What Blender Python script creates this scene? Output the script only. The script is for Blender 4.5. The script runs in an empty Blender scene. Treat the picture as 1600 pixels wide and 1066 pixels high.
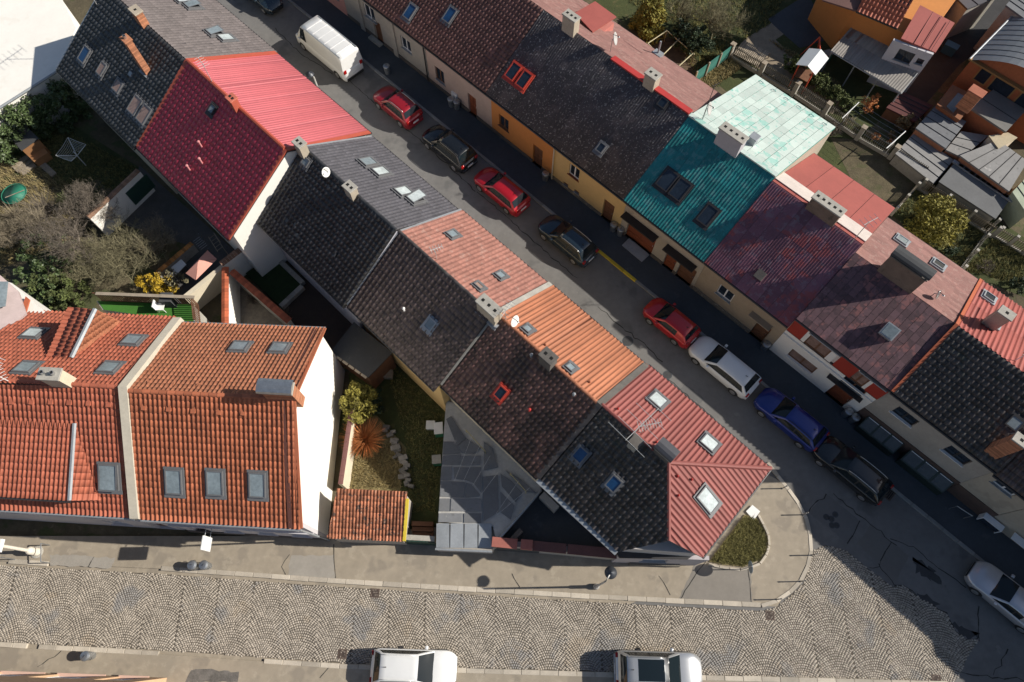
import bpy, bmesh, math, random
import numpy as np
from mathutils import Vector, Matrix
rng = random.Random(7)
nrg = np.random.default_rng(7)
C = bpy.context.scene.collection
scn = bpy.context.scene
# ------------------------------------------------------------ camera, sky, sun, exposure
FPX, CAMH = 1067.0, 42.0
TH = math.atan((990 - 533) / FPX)
cam_d = bpy.data.cameras.new('camera'); cam = bpy.data.objects.new('camera', cam_d); C.objects.link(cam)
cam_d.sensor_width = 36; cam_d.lens = FPX / 1600 * 36; cam_d.clip_end = 900; cam_d.clip_start = 0.5
cam.location = (0, 0, CAMH); cam.rotation_euler = (TH, 0, 0)
scn.camera = cam
SUN_EL = 33.5
world = bpy.data.worlds.new('World'); scn.world = world; world.use_nodes = True
wn = world.node_tree.nodes; wl = world.node_tree.links
sky = wn.new('ShaderNodeTexSky'); sky.sky_type = 'NISHITA'; sky.sun_disc = False
sky.sun_elevation = math.radians(SUN_EL); sky.sun_rotation = math.radians(90); sky.altitude = 300
sky.air_density = 1.0; sky.dust_density = 1.2
bg = wn['Background']; bg.inputs['Strength'].default_value = 0.066
wl.new(sky.outputs[0], bg.inputs[0])
sd = bpy.data.lights.new('sun', 'SUN'); sd.energy = 4.9; sd.angle = math.radians(0.53); sd.color = (1.0, 0.94, 0.84)
so = bpy.data.objects.new('sun', sd); C.objects.link(so)
so.rotation_euler = (0, math.radians(90 - SUN_EL), math.radians(1.0)); so.location = (30, 0, 60)
vs = scn.view_settings; vs.view_transform = 'Standard'; vs.look = 'None'; vs.exposure = 0.34; vs.gamma = 1.0; vs.use_curve_mapping = False

# ------------------------------------------------------------ surveying helpers
_c, _s = math.cos(TH), math.sin(TH)
def ray(u, v):
    d = (u - 800.0, -(v - 533.0), -FPX)
    return Vector((d[0], _c*d[1] - _s*d[2], _s*d[1] + _c*d[2]))
def W(u, v, z=0.0):                    # point at height z that was surveyed at photo position u, v
    w = ray(u, v); t = (CAMH - z) / -w.z
    return Vector((w.x*t, w.y*t, z))
ANG = math.radians(-44.4)
S = Vector((math.cos(ANG), math.sin(ANG), 0)); T = Vector((-math.sin(ANG), math.cos(ANG), 0)); Z = Vector((0, 0, 1))
def ST(s, t, z=0.0): return S*s + T*t + Z*z    # along the sloping street, across it, up
def sof(u, v, z=0.0): return W(u, v, z).dot(S)
def tof(u, v, z=0.0): return W(u, v, z).dot(T)

# ------------------------------------------------------------ materials
MATS = {}
def M(name, col, rough=0.85, var=0.12, scale=2.0, rnd=0.0, spots=None, bump=None, metal=0.0, coat=0.0, streak=None, spec=0.5, emit=0.0):
    if name in MATS: return MATS[name]
    m = bpy.data.materials.new(name); MATS[name] = m; m.use_nodes = True
    nt = m.node_tree; n = nt.nodes; l = nt.links; b = n['Principled BSDF']
    b.inputs['Roughness'].default_value = rough; b.inputs['Metallic'].default_value = metal
    b.inputs['Coat Weight'].default_value = coat; b.inputs['Coat Roughness'].default_value = 0.05
    b.inputs['Specular IOR Level'].default_value = spec
    c4 = (*col, 1)
    tc0 = n.new('ShaderNodeTexCoord'); oi = n.new('ShaderNodeObjectInfo'); va = n.new('ShaderNodeVectorMath'); l.new(tc0.outputs['Object'], va.inputs[0]); l.new(oi.outputs['Location'], va.inputs[1])
    class tc: outputs = {'Object': va.outputs[0]}
    def noise(sc, det=5, vec=None):
        t = n.new('ShaderNodeTexNoise'); t.inputs['Scale'].default_value = sc; t.inputs['Detail'].default_value = det
        t.inputs['Roughness'].default_value = 0.65
        l.new(vec or tc.outputs['Object'], t.inputs['Vector']); return t
    def mapr(src, a, b_, c, d):
        r = n.new('ShaderNodeMapRange'); r.inputs[1].default_value = a; r.inputs[2].default_value = b_
        r.inputs[3].default_value = c; r.inputs[4].default_value = d; l.new(src, r.inputs[0]); return r.outputs[0]
    cur = n.new('ShaderNodeRGB'); cur.outputs[0].default_value = c4; out = cur.outputs[0]
    def mul(out, fac):
        mx = n.new('ShaderNodeMix'); mx.data_type = 'RGBA'; mx.blend_type = 'MULTIPLY'; mx.inputs[0].default_value = 1.0
        l.new(out, mx.inputs[6]); l.new(fac, mx.inputs[7]); return mx.outputs[2]
    if var:
        t = noise(scale); out = mul(out, mapr(t.outputs[0], .3, .7, 1 - var, 1 + var))
        t2 = noise(scale*7, 3); out = mul(out, mapr(t2.outputs[0], .3, .7, 1 - var*.6, 1 + var*.6))
    if rnd:
        a = n.new('ShaderNodeAttribute'); a.attribute_name = 'rnd'
        out = mul(out, mapr(a.outputs['Fac'], 0, 1, 1 - rnd, 1 + rnd))
    if streak:                                 # (colour, scale, thr) long stains along local direction
        mp = n.new('ShaderNodeMapping'); mp.inputs['Scale'].default_value = streak[3]; l.new(tc.outputs['Object'], mp.inputs[0])
        t = noise(streak[1], 4, mp.outputs[0])
        mx = n.new('ShaderNodeMix'); mx.data_type = 'RGBA'; l.new(mapr(t.outputs[0], streak[2], streak[2] + .12, 0, .8), mx.inputs[0])
        l.new(out, mx.inputs[6]); mx.inputs[7].default_value = (*streak[0], 1); out = mx.outputs[2]
    for sp in (spots or []):                   # (colour, scale, threshold, strength)
        t = noise(sp[1], 3)
        mx = n.new('ShaderNodeMix'); mx.data_type = 'RGBA'; l.new(mapr(t.outputs[0], sp[2], sp[2] + .06, 0, sp[3]), mx.inputs[0])
        l.new(out, mx.inputs[6]); mx.inputs[7].default_value = (*sp[0], 1); out = mx.outputs[2]
    l.new(out, b.inputs['Base Color'])
    if bump:
        t = noise(bump[0], 4); bp = n.new('ShaderNodeBump'); bp.inputs['Strength'].default_value = bump[1]; bp.inputs['Distance'].default_value = bump[2] if len(bump) > 2 else .02
        l.new(t.outputs[0], bp.inputs['Height']); l.new(bp.outputs[0], b.inputs['Normal'])
    return m
def glass(name, col, rough=0.04, spec=0.6):
    return M(name, col, rough, var=.25, scale=.8, spec=spec)

# ------------------------------------------------------------ mesh helpers
ORG = {}
def org_of(o): return ORG.get(o.name, Vector((0, 0, 0))) if o else Vector((0, 0, 0))
def link(o, parent=None):
    C.objects.link(o)
    if parent: o.parent = parent
    return o
def mesh_np(name, v, f, rnd=None, mat=None, smooth=False):
    me = bpy.data.meshes.new(name); v = np.asarray(v, np.float32); f = np.asarray(f, np.int32)
    me.vertices.add(len(v)); me.vertices.foreach_set('co', v.ravel())
    k = f.shape[1]; me.loops.add(f.size); me.loops.foreach_set('vertex_index', f.ravel())
    me.polygons.add(len(f)); me.polygons.foreach_set('loop_start', np.arange(0, f.size, k, dtype=np.int32))
    me.polygons.foreach_set('loop_total', np.full(len(f), k, np.int32))
    if smooth: me.polygons.foreach_set('use_smooth', np.ones(len(f), bool))
    me.update(calc_edges=True)
    if rnd is not None:
        a = me.attributes.new('rnd', 'FLOAT', 'FACE'); a.data.foreach_set('value', np.asarray(rnd, np.float32))
    if mat: me.materials.append(mat)
    return me
class MB:
    def __init__(s): s.v = []; s.f = []; s.r = []
    def add(s, vs_, fs, r=.5):
        k = len(s.v); s.v += [Vector(p) for p in vs_]; s.f += [tuple(i + k for i in q) for q in fs]; s.r += [r]*len(fs); return s
    def quad(s, a, b, c, d, r=.5): return s.add([a, b, c, d], [(0, 1, 2, 3)], r)
    def poly(s, pts, r=.5): return s.add(pts, [tuple(range(len(pts)))], r)
    def obox(s, o, D, N, u0, u1, n0, n1, z0, z1, r=.5, U=None):
        U = U or Z; P = [o + D*u + N*n + U*z for z in (z0, z1) for n in (n0, n1) for u in (u0, u1)]
        return s.add(P, [(0, 2, 3, 1), (4, 5, 7, 6), (0, 1, 5, 4), (2, 6, 7, 3), (0, 4, 6, 2), (1, 3, 7, 5)], r)
    def bx(s, x0, x1, y0, y1, z0, z1, r=.5):
        return s.obox(Vector((0, 0, 0)), Vector((1, 0, 0)), Vector((0, 1, 0)), x0, x1, y0, y1, z0, z1, r)
    def prism(s, pts, z0, z1, r=.5):           # pts: plan points, any order
        pts = [Vector((p[0], p[1], 0)) for p in pts]; n = len(pts)
        a = sum(pts[i].x*pts[(i+1) % n].y - pts[(i+1) % n].x*pts[i].y for i in range(n))
        if a < 0: pts = pts[::-1]
        P = [p + Z*z0 for p in pts] + [p + Z*z1 for p in pts]
        F = [tuple(range(n))[::-1], tuple(range(n, 2*n))] + [(i, (i+1) % n, (i+1) % n + n, i + n) for i in range(n)]
        return s.add(P, F, r)
    def slab(s, top, d, r=.5):                 # any planar polygon in space, thickened downwards by d
        n = len(top); P = [Vector(p) for p in top]; nn = (P[1]-P[0]).cross(P[2]-P[0])
        if nn.z < 0: P = P[::-1]
        Q = P + [p - Z*d for p in P]
        return s.add(Q, [tuple(range(n)), tuple(range(n, 2*n))[::-1]] + [(i, i + n, (i+1) % n + n, (i+1) % n) for i in range(n)], r)
    def tube(s, pts, rad, n=6, cap=True, r=.5):
        pts = [Vector(p) for p in pts]; m = len(pts); rad = rad if isinstance(rad, (list, tuple)) else [rad]*m
        vs_ = []
        for i, p in enumerate(pts):
            d = (pts[min(i+1, m-1)] - pts[max(i-1, 0)]).normalized()
            a = d.cross(Z if abs(d.z) < .95 else Vector((1, 0, 0))).normalized(); b = d.cross(a)
            for k in range(n):
                t = 2*math.pi*k/n; vs_.append(p + (a*math.cos(t) + b*math.sin(t))*rad[i])
        fs = [(i*n + k, (i+1)*n + k, (i+1)*n + (k+1) % n, i*n + (k+1) % n) for i in range(m-1) for k in range(n)]
        if cap: fs += [tuple(range(n)), tuple(range((m-1)*n, m*n))[::-1]]
        return s.add(vs_, fs, r)
    def lathe(s, c, prof, n=16, r=.5):         # prof: (radius, z)
        c = Vector(c); vs_ = [c + Vector((math.cos(2*math.pi*k/n)*q[0], math.sin(2*math.pi*k/n)*q[0], q[1])) for q in prof for k in range(n)]
        m = len(prof)
        fs = [(i*n + k, i*n + (k+1) % n, (i+1)*n + (k+1) % n, (i+1)*n + k) for i in range(m-1) for k in range(n)]
        fs += [tuple(range(n))[::-1], tuple(range((m-1)*n, m*n))]
        return s.add(vs_, fs, r)
    def build(s, name, mat, parent=None, smooth=False, kind=None, label=None):
        o_ = org_of(parent); me = bpy.data.meshes.new(name)
        me.from_pydata([p - o_ for p in s.v], [], s.f)
        a = me.attributes.new('rnd', 'FLOAT', 'FACE'); a.data.foreach_set('value', np.asarray(s.r, np.float32))
        if smooth: me.polygons.foreach_set('use_smooth', np.ones(len(me.polygons), bool))
        if mat: me.materials.append(mat)
        o = bpy.data.objects.new(name, me); link(o, parent); ORG[o.name] = o_
        if kind: o['kind'] = kind
        if label: o['label'] = label
        return o
def thing(name, label, cat, loc=(0, 0, 0), group=None, rz=0.0):
    o = bpy.data.objects.new(name, None); C.objects.link(o); o.location = loc; o.rotation_euler = (0, 0, rz)
    o.empty_display_size = .3; o['label'] = label; o['category'] = cat
    if group: o['group'] = group
    ORG[o.name] = Vector(loc); return o
def tag(o, label, cat, group=None):
    o['label'] = label; o['category'] = cat
    if group: o['group'] = group
    return o
def struct(o): o['kind'] = 'structure'; return o
def copy_tree(o, parent=None):
    c = o.copy(); C.objects.link(c); c.parent = parent
    for ch in list(o.children): copy_tree(ch, c)
    return c
def place(o, loc, rz, label=None, group=None):
    o.location = loc; o.rotation_euler = (0, 0, rz)
    if label: o['label'] = label
    if group: o['group'] = group
    return o
def bevel(o, w=.02, seg=2):
    m = o.modifiers.new('bevel', 'BEVEL'); m.width = w; m.segments = seg; m.limit_method = 'ANGLE'; return o

# ------------------------------------------------------------ roofs
PAN = ([0, .3, .42, .56, .7, .84], [0, 0, .035, .065, .062, .03])
PAND = ([0, .34, .44, .57, .72, .86], [0, 0, .045, .085, .078, .035])
GRID = ([0, .06, .16, .5, .8, .92], [0, 0, .035, .05, .042, .02])
PANF = ([0, .3, .42, .56, .7, .84], [0, 0, .022, .042, .04, .02])
PAN2 = ([0, .15, .3, .5, .65, .8], [.0, .03, .04, .0, .03, .04])
CORR = ([0, .25, .5, .75], [0, .022, .044, .022])
FLAT = ([0, .96], [0, 0])
TRAP = ([0, .55, .65, .9], [0, 0, .05, .05])
FINE = ([0, .8, .85, .95], [0, 0, .018, .018])
class Slope:
    """A roof plane: eave E0->E1, R0/R1 above them (any planar polygon may trim it)."""
    def __init__(s, E0, E1, R0, poly=None):
        s.o = Vector(E0); s.U = (Vector(E1) - s.o).normalized()
        d = Vector(R0) - s.o; s.V = (d - s.U*d.dot(s.U)).normalized(); s.N = s.U.cross(s.V)
        if s.N.z < 0: s.N = -s.N
        s.poly = [Vector(p) for p in poly]
        us = [(p - s.o).dot(s.U) for p in s.poly]; vv = [(p - s.o).dot(s.V) for p in s.poly]
        s.u0, s.u1, s.v0, s.v1 = min(us), max(us), min(vv), max(vv)
    def at(s, u, v, n=0.0): return s.o + s.U*u + s.V*v + s.N*n
    def hit(s, px, py):                        # roof coordinates of a surveyed detail
        w = ray(px, py); c = Vector((0, 0, CAMH)); t = (s.o - c).dot(s.N) / w.dot(s.N); p = c + w*t - s.o
        return p.dot(s.U), p.dot(s.V)
    def tiles(s, parent, mat, tw, tl, prof=PAN, step=.03, name='roof_tiles', lift=.03, jit=.006, trim=True):
        Wd, Ht = s.u1 - s.u0, s.v1 - s.v0; nc = max(1, round(Wd/tw)); nr = max(1, round(Ht/tl)); tw = Wd/nc; tl = Ht/nr
        fr, hh = np.array(prof[0]), np.array(prof[1]); k = len(fr)
        uu = np.concatenate([(np.arange(nc)[:, None] + fr[None]).ravel()*tw, [Wd]]); hu = np.concatenate([np.tile(hh, nc), [hh[0]]])
        ci = np.minimum((np.arange(len(uu))//k), nc-1); n = len(uu)
        V_, F_, R_ = [], [], []; base = 0; O = np.array(s.at(s.u0, s.v0) - org_of(parent)); U = np.array(s.U); Vv = np.array(s.V); N = np.array(s.N)
        for r in range(nr):
            j = nrg.normal(0, jit, nc)[ci]; rr = nrg.random(nc)
            for v, h in ((r*tl - .015, hu*.9), (r*tl - .015, hu + step + j), ((r+1)*tl, hu + j*.3)):
                V_.append(O + uu[:, None]*U + v*Vv + (h + lift)[:, None]*N)
            a = base + np.arange(n-1)
            F_.append(np.stack([a, a+1, a+1+n, a+n], 1)); F_.append(np.stack([a+n, a+1+n, a+1+2*n, a+2*n], 1))
            q = rr[ci[:-1]]; R_ += [q, q]; base += 3*n
        F = np.concatenate(F_)
        if s.U.cross(s.V).dot(s.N) < 0: F = F[:, ::-1]
        me = mesh_np(name, np.concatenate(V_), F, np.concatenate(R_), mat)
        rect = len(s.poly) == 4 and all(min(abs((p-s.o).dot(s.U)-s.u0), abs((p-s.o).dot(s.U)-s.u1)) < .03 and min(abs((p-s.o).dot(s.V)-s.v0), abs((p-s.o).dot(s.V)-s.v1)) < .03 for p in s.poly)
        if trim and not rect:
            bm = bmesh.new(); bm.from_mesh(me); P = [p - org_of(parent) for p in s.poly]; c = sum(P, Vector())/len(P)
            for i in range(len(P)):
                a, b = P[i], P[(i+1) % len(P)]; nn = (b - a).cross(s.N)
                if nn.dot(c - a) > 0: nn = -nn
                if nn.length < 1e-6: continue
                bmesh.ops.bisect_plane(bm, geom=bm.verts[:] + bm.edges[:] + bm.faces[:], plane_co=a, plane_no=nn.normalized(), clear_outer=True)
            bm.to_mesh(me); bm.free()
        o = bpy.data.objects.new(name, me); link(o, parent); ORG[o.name] = org_of(parent); o['kind'] = 'stuff'
        return o
    def deck(s, parent, mat, d=.12, name='roof_deck'):
        m = MB(); m.slab(s.poly, d); return m.build(name, mat, parent)
    def box(s, m, u0, u1, v0, v1, n0, n1, r=.5): return m.obox(s.o, s.U, s.V, u0, u1, v0, v1, n0, n1, r, U=s.N)
    def panels(s, parent, mat, pw, pl, name='roof_panel', ribs=0, th=.03, gap=.02, stag=True, jit=.008, diag=False):
        Wd, Ht = s.u1 - s.u0, s.v1 - s.v0; nr = max(1, round(Ht/pl)); nc = max(1, round(Wd/pw)); pl = Ht/nr; pw = Wd/nc
        protos = []
        for q in range(4):
            m = MB(); m.obox(Vector((0, 0, 0)), Vector((1, 0, 0)), Vector((0, 1, 0)), gap/2, pw-gap/2, -.03, pl-gap*.3, 0, th, nrg.random())
            for i in range(ribs):
                x = pw*(i+.5)/ribs; m.obox(Vector((0, 0, 0)), Vector((1, 0, 0)), Vector((0, 1, 0)), x-.02, x+.02, -.02, pl-.02, th-.002, th+.03, nrg.random())
            me = bpy.data.meshes.new(name); me.from_pydata(m.v, [], m.f); a = me.attributes.new('rnd', 'FLOAT', 'FACE'); a.data.foreach_set('value', np.full(len(m.f), (q+.5)/4, np.float32))
            me.materials.append(mat); protos.append(me)
        rot = Matrix((s.U, s.V, s.N)).transposed()
        if rot.determinant() < 0: rot = Matrix((s.U, s.V, -s.N)).transposed()
        for r in range(nr):
            for c in range(nc):
                o = bpy.data.objects.new(name, protos[rng.randrange(4)]); link(o, parent)
                ti = Matrix.Rotation(rng.gauss(0, jit), 3, 'X') @ Matrix.Rotation(rng.gauss(0, jit), 3, 'Y')
                o.matrix_local = Matrix.Translation(s.at(s.u0 + c*pw, s.v0 + r*pl, .035) - org_of(parent)) @ (rot @ ti).to_4x4()

def ridge_tiles(parent, A, B, mat, L=.42, rad=.12, name='ridge_tile'):
    A, B = Vector(A), Vector(B); n = max(1, round((B-A).length/L)); d = (B-A)/n
    D = d.normalized(); Nn = D.cross(Z).normalized(); U = Nn.cross(D)
    m = MB(); k = 6
    for i, rr in ((0, 1.0), (1, .86)):
        pass
    P = []
    for x, rr in ((-.03, 1.0), (d.length, .88)):
        P += [D*x + Nn*math.cos(math.pi*a/k)*rad*rr + U*(math.sin(math.pi*a/k)*rad*rr) for a in range(k+1)]
    F = [(a, a+1, a+k+2, a+k+1) for a in range(k)] + [tuple(range(k+1))[::-1], tuple(range(k+1, 2*k+2))]
    mes = []
    for q in range(3):
        me = bpy.data.meshes.new(name); me.from_pydata(P, [], F); me.materials.append(mat)
        a = me.attributes.new('rnd', 'FLOAT', 'FACE'); a.data.foreach_set('value', np.full(len(F), rng.random(), np.float32)); mes.append(me)
    for i in range(n):
        o = bpy.data.objects.new(name, mes[i % 3]); link(o, parent); o.location = A + d*i - org_of(parent)
        o.rotation_euler = (rng.gauss(0, .01), rng.gauss(0, .01), rng.gauss(0, .015))
# ------------------------------------------------------------ palette
G_ = (.035, .045, .03)
m_dark = M('dark_void', (.012, .012, .014), .9, 0)
m_white = M('white_render', (.82, .79, .73), .9, .03, .7, bump=(40, .1), spots=[((.70, .66, .58), .5, .6, .3)])
m_cream = M('cream_render', (.62, .55, .42), .9, .07, .8, bump=(40, .15))
m_beige = M('beige_render', (.40, .35, .28), .9, .08, .8, bump=(40, .2), spots=[((.25, .22, .18), .7, .6, .4)])
m_pinkish = M('pink_beige_render', (.46, .35, .30), .9, .08, .8, bump=(40, .2))
m_orange = M('orange_render', (.56, .22, .06), .9, .06, .8, bump=(40, .2))
m_yellow = M('yellow_render', (.62, .43, .19), .9, .06, .8, bump=(40, .2))
m_brownwall = M('brown_beige_render', (.34, .27, .19), .9, .1, .8, bump=(40, .2))
m_greywall = M('grey_beige_render', (.36, .33, .29), .9, .1, .8, bump=(40, .2))
m_plinth = M('dark_plinth', (.10, .085, .075), .9, .15, 2, bump=(12, .3))
m_stone = M('rough_stone_base', (.16, .145, .12), .9, .25, 3, spots=[((.32, .29, .24), 3.5, .58, .7), ((.04, .04, .035), 3, .62, .6)], bump=(9, .6, .05))
m_brick = M('red_brick', (.40, .17, .09), .9, .2, 6, rnd=.3)
m_conc = M('concrete', (.36, .34, .30), .9, .15, 1.5, rnd=.15, bump=(20, .2), spots=[((.18, .17, .15), 2.0, .64, .5)])
m_chim = M('rendered_chimney', (.42, .36, .28), .9, .15, 2, bump=(20, .2), spots=[((.15, .13, .11), 2, .6, .5)])
m_chimdark = M('sooty_chimney', (.11, .10, .09), .9, .2, 2, bump=(20, .2))
m_metal = M('galvanised_metal', (.42, .44, .46), .42, .15, 4, metal=.85)
m_zinc = M('zinc_sheet', (.33, .35, .37), .5, .12, 1.5, metal=.3, rnd=.12)
m_gutter = M('dark_gutter', (.05, .048, .05), .5, .1, 3, metal=.4)
m_wood = M('brown_wood', (.16, .07, .035), .75, .2, 3, rnd=.2)
m_woodred = M('red_brown_door', (.22, .06, .025), .6, .15, 3)
m_woodgrey = M('weathered_wood', (.30, .25, .19), .9, .2, 3, rnd=.25)
m_wfr = M('white_window_frame', (.75, .75, .75), .5, .04)
m_greyfr = M('grey_skylight_frame', (.16, .16, .165), .5, .08, metal=.2)
m_redfr = M('red_painted_frame', (.42, .05, .03), .5, .08)
m_glass = glass('window_glass', (.02, .03, .045))
m_glassblue = glass('blue_skylight_glass', (.015, .06, .15), .05, .8)
m_glasspale = glass('pale_blind_glass', (.48, .53, .53), .12)
m_glassgrey = glass('grey_skylight_glass', (.20, .24, .26), .08)
m_glassbrown = glass('brown_blind_glass', (.30, .20, .16), .2)
m_flue = M('flue_soot', (.006, .006, .006), 1, 0)
m_steel = M('bright_steel', (.6, .6, .6), .3, .05, metal=.9)
m_whitepaint = M('white_paint', (.75, .75, .73), .5, .05)
m_black = M('black_metal', (.02, .02, .022), .45, .05)
# roofs
LICH = [((.42, .40, .36), 5.0, .69, .75), ((.02, .02, .018), 1.3, .6, .4)]
t_dark = M('dark_anthracite_tile', (.060, .062, .065), .42, .15, 1, rnd=.35, spots=[((.10, .10, .09), 4, .7, .4)])
t_black = M('black_tile', (.038, .039, .042), .38, .15, 1, rnd=.35)
t_blackbrown = M('dark_brown_tile', (.095, .068, .062), .5, .15, 1, rnd=.35, spots=[((.16, .13, .11), 5, .68, .4)])
t_maroon = M('maroon_brown_tile', (.135, .070, .058), .5, .15, .8, rnd=.35, spots=[((.025, .018, .018), .5, .5, .7)])
t_mossblack = M('mossy_black_tile', (.055, .047, .045), .5, .2, 1, rnd=.4, spots=[((.17, .17, .16), 5.5, .60, .6), ((.03, .04, .03), 1.5, .6, .5)])
t_brown = M('brown_clay_tile', (.15, .075, .063), .65, .12, 1, rnd=.3, spots=[((.03, .025, .025), .6, .6, .4)])
t_crimson = M('crimson_tile', (.46, .040, .075), .45, .06, .6, rnd=.12)
t_pinkred = M('pink_red_sheet', (.47, .115, .13), .6, .05, .5, rnd=.05)
t_greybrown = M('grey_brown_tile', (.138, .118, .115), .75, .1, .6, rnd=.15, spots=[((.04, .035, .035), 2.2, .7, .6)])
t_grey = M('slate_grey_tile', (.080, .077, .088), .7, .08, .6, rnd=.15, spots=[((.05, .05, .055), 2.4, .7, .5)])
t_salmon = M('salmon_tile', (.30, .135, .105), .8, .08, .6, rnd=.15, spots=[((.38, .25, .21), 2.5, .58, .4), ((.2, .09, .07), 1.8, .6, .4)])
t_orange = M('orange_tile', (.36, .138, .072), .75, .08, .6, rnd=.14, spots=[((.30, .10, .05), .8, .6, .35)])
t_orange2 = M('orange_red_tile', (.37, .115, .055), .75, .08, .6, rnd=.22, spots=[((.16, .06, .035), 1.0, .62, .35)])
t_orange3 = M('red_orange_tile', (.38, .11, .062), .7, .07, .6, rnd=.16, spots=[((.22, .06, .035), .9, .62, .35)])
t_red = M('brick_red_sheet', (.235, .066, .056), .6, .08, .6, rnd=.12)
t_oldorange = M('weathered_old_tile', (.34, .13, .07), .9, .18, 1, rnd=.45, spots=[((.05, .045, .04), 3.0, .57, .85), ((.42, .32, .24), 4, .62, .6)])
t_fibre = M('lichen_fibre_cement', (.055, .048, .052), .7, .2, 1.2, rnd=.12, spots=[((.13, .105, .10), .8, .55, .5), ((.36, .34, .32), 7.5, .585, .85)])
t_pinkshing = M('dusty_pink_shingle', (.235, .12, .106), .9, .1, .8, rnd=.12, spots=[((.31, .20, .175), 3.0, .56, .5), ((.2, .09, .08), 1.6, .58, .4)])
t_redsheet = M('coral_red_sheet', (.31, .078, .064), .7, .08, .6, rnd=.10)
t_teal = M('teal_painted_sheet', (.022, .21, .215), .5, .15, 1.0, rnd=.22, spots=[((.11, .27, .27), 2.4, .53, .6), ((.015, .11, .115), .9, .55, .5)])
t_mint = M('bleached_mint_sheet', (.47, .55, .51), .7, .06, .8, rnd=.12, spots=[((.14, .44, .37), .8, .56, .55), ((.10, .40, .34), 3.2, .61, .5)])
t_purple = M('faded_purple_red_sheet', (.19, .085, .115), .6, .12, .8, rnd=.22, spots=[((.32, .075, .07), .7, .54, .7), ((.25, .20, .23), 2.2, .55, .45)])
t_slate = M('maroon_slate', (.115, .062, .07), .7, .15, 1, rnd=.3, spots=[((.30, .12, .11), .9, .55, .6), ((.04, .025, .03), 2.5, .56, .5)])
t_bitumen = M('bitumen_felt', (.16, .165, .175), .9, .12, .8, rnd=.15, bump=(30, .2), spots=[((.45, .44, .42), 1.1, .66, .6), ((.08, .085, .09), 1.6, .62, .5)])
t_bitdark = M('dark_roofing_felt', (.055, .057, .06), .95, .1, .8, bump=(30, .2), spots=[((.09, .09, .09), 1.6, .62, .5)])
t_greysheet = M('grey_sheet_roof', (.24, .235, .23), .8, .1, .8, rnd=.15, spots=[((.55, .52, .5), .9, .66, .6), ((.10, .10, .10), 1.5, .63, .5)])
t_flash = M('orange_red_flashing', (.42, .085, .05), .55, .06)
t_flashred = M('red_flashing', (.42, .04, .035), .5, .06)
t_coping = M('terracotta_coping', (.42, .105, .045), .8, .08, 1, rnd=.25)
t_copbrown = M('brown_coping', (.24, .14, .09), .9, .12, 1, rnd=.3)

# ------------------------------------------------------------ details
def facade(parent, O, D, N, L, z0, z1, ops, mat, th=.22, name='front_wall'):
    """wall of length L along D, outer face through O facing N, with real openings (u, z, w, h)"""
    us = sorted({0, L} | {a for q in ops for a in (q[0], q[0]+q[2])}); zs = sorted({z0, z1} | {a for q in ops for a in (q[1], q[1]+q[3])})
    m = MB(); P = lambda u, z, n=0: O + D*u + Z*z + N*n
    inside = lambda u, z: any(q[0] < u < q[0]+q[2] and q[1] < z < q[1]+q[3] for q in ops)
    for a, b in zip(us, us[1:]):
        for c, d in zip(zs, zs[1:]):
            if not inside((a+b)/2, (c+d)/2): m.quad(P(a, c), P(b, c), P(b, d), P(a, d))
    for (u, z, w, h) in ops:
        m.quad(P(u, z), P(u, z+h), P(u, z+h, -th), P(u, z, -th)); m.quad(P(u+w, z), P(u+w, z, -th), P(u+w, z+h, -th), P(u+w, z+h))
        m.quad(P(u, z+h), P(u+w, z+h), P(u+w, z+h, -th), P(u, z+h, -th)); m.quad(P(u, z), P(u, z, -th), P(u+w, z, -th), P(u+w, z))
    for a, b in ((0, 0), (L, L)): m.quad(P(a, z0), P(a, z1), P(a, z1, -th), P(a, z0, -th))
    m.quad(P(0, z1), P(L, z1), P(L, z1, -th), P(0, z1, -th))
    return m.build(name, mat, parent)
def window(parent, O, D, N, u, z, w, h, fm=None, gm=None, mull=1, sill=None, dep=.12):
    fm = fm or m_wfr; gm = gm or m_glass; m = MB(); b = .07; U = Z
    for a in ((u, u+b, z, z+h), (u+w-b, u+w, z, z+h), (u+b, u+w-b, z, z+b), (u+b, u+w-b, z+h-b, z+h)): m.obox(O, D, N, a[0], a[1], -dep-.05, -dep+.02, a[2], a[3])
    for i in range(mull): x = u + w*(i+1)/(mull+1); m.obox(O, D, N, x-.05, x+.05, -dep-.05, -dep+.01, z+b, z+h-b)
    f = m.build('window', fm, parent)
    p = MB(); p.quad(*[O + D*a + Z*c + N*(-dep-.02) for a, c in ((u+b, z+b), (u+w-b, z+b), (u+w-b, z+h-b), (u+b, z+h-b))]); p.build('pane', gm, f)
    s_ = MB(); s_.obox(O, D, N, u-.08, u+w+.08, -dep, .07, z-.05, z+.005); s_.build('sill', sill or m_zinc, f)
    return f
def door(parent, O, D, N, u, z, w, h, mat=None, name='door', dep=.16):
    m = MB(); m.obox(O, D, N, u+.02, u+w-.02, -dep-.05, -dep, z, z+h)
    for i in range(2):
        for j in range(3):
            a = u + .1 + (w-.2)*i/2; m.obox(O, D, N, a+.03, a+(w-.2)/2-.03, -dep, -dep+.02, z+.1+(h-.2)*j/3, z+.1+(h-.2)*(j+1)/3-.08)
    d = m.build(name, mat or m_wood, parent)
    k = MB(); k.obox(O, D, N, u+w-.14, u+w-.1, -dep, -dep+.07, z+h*.45, z+h*.52); k.build('handle', m_steel, d)
    return d
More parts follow.
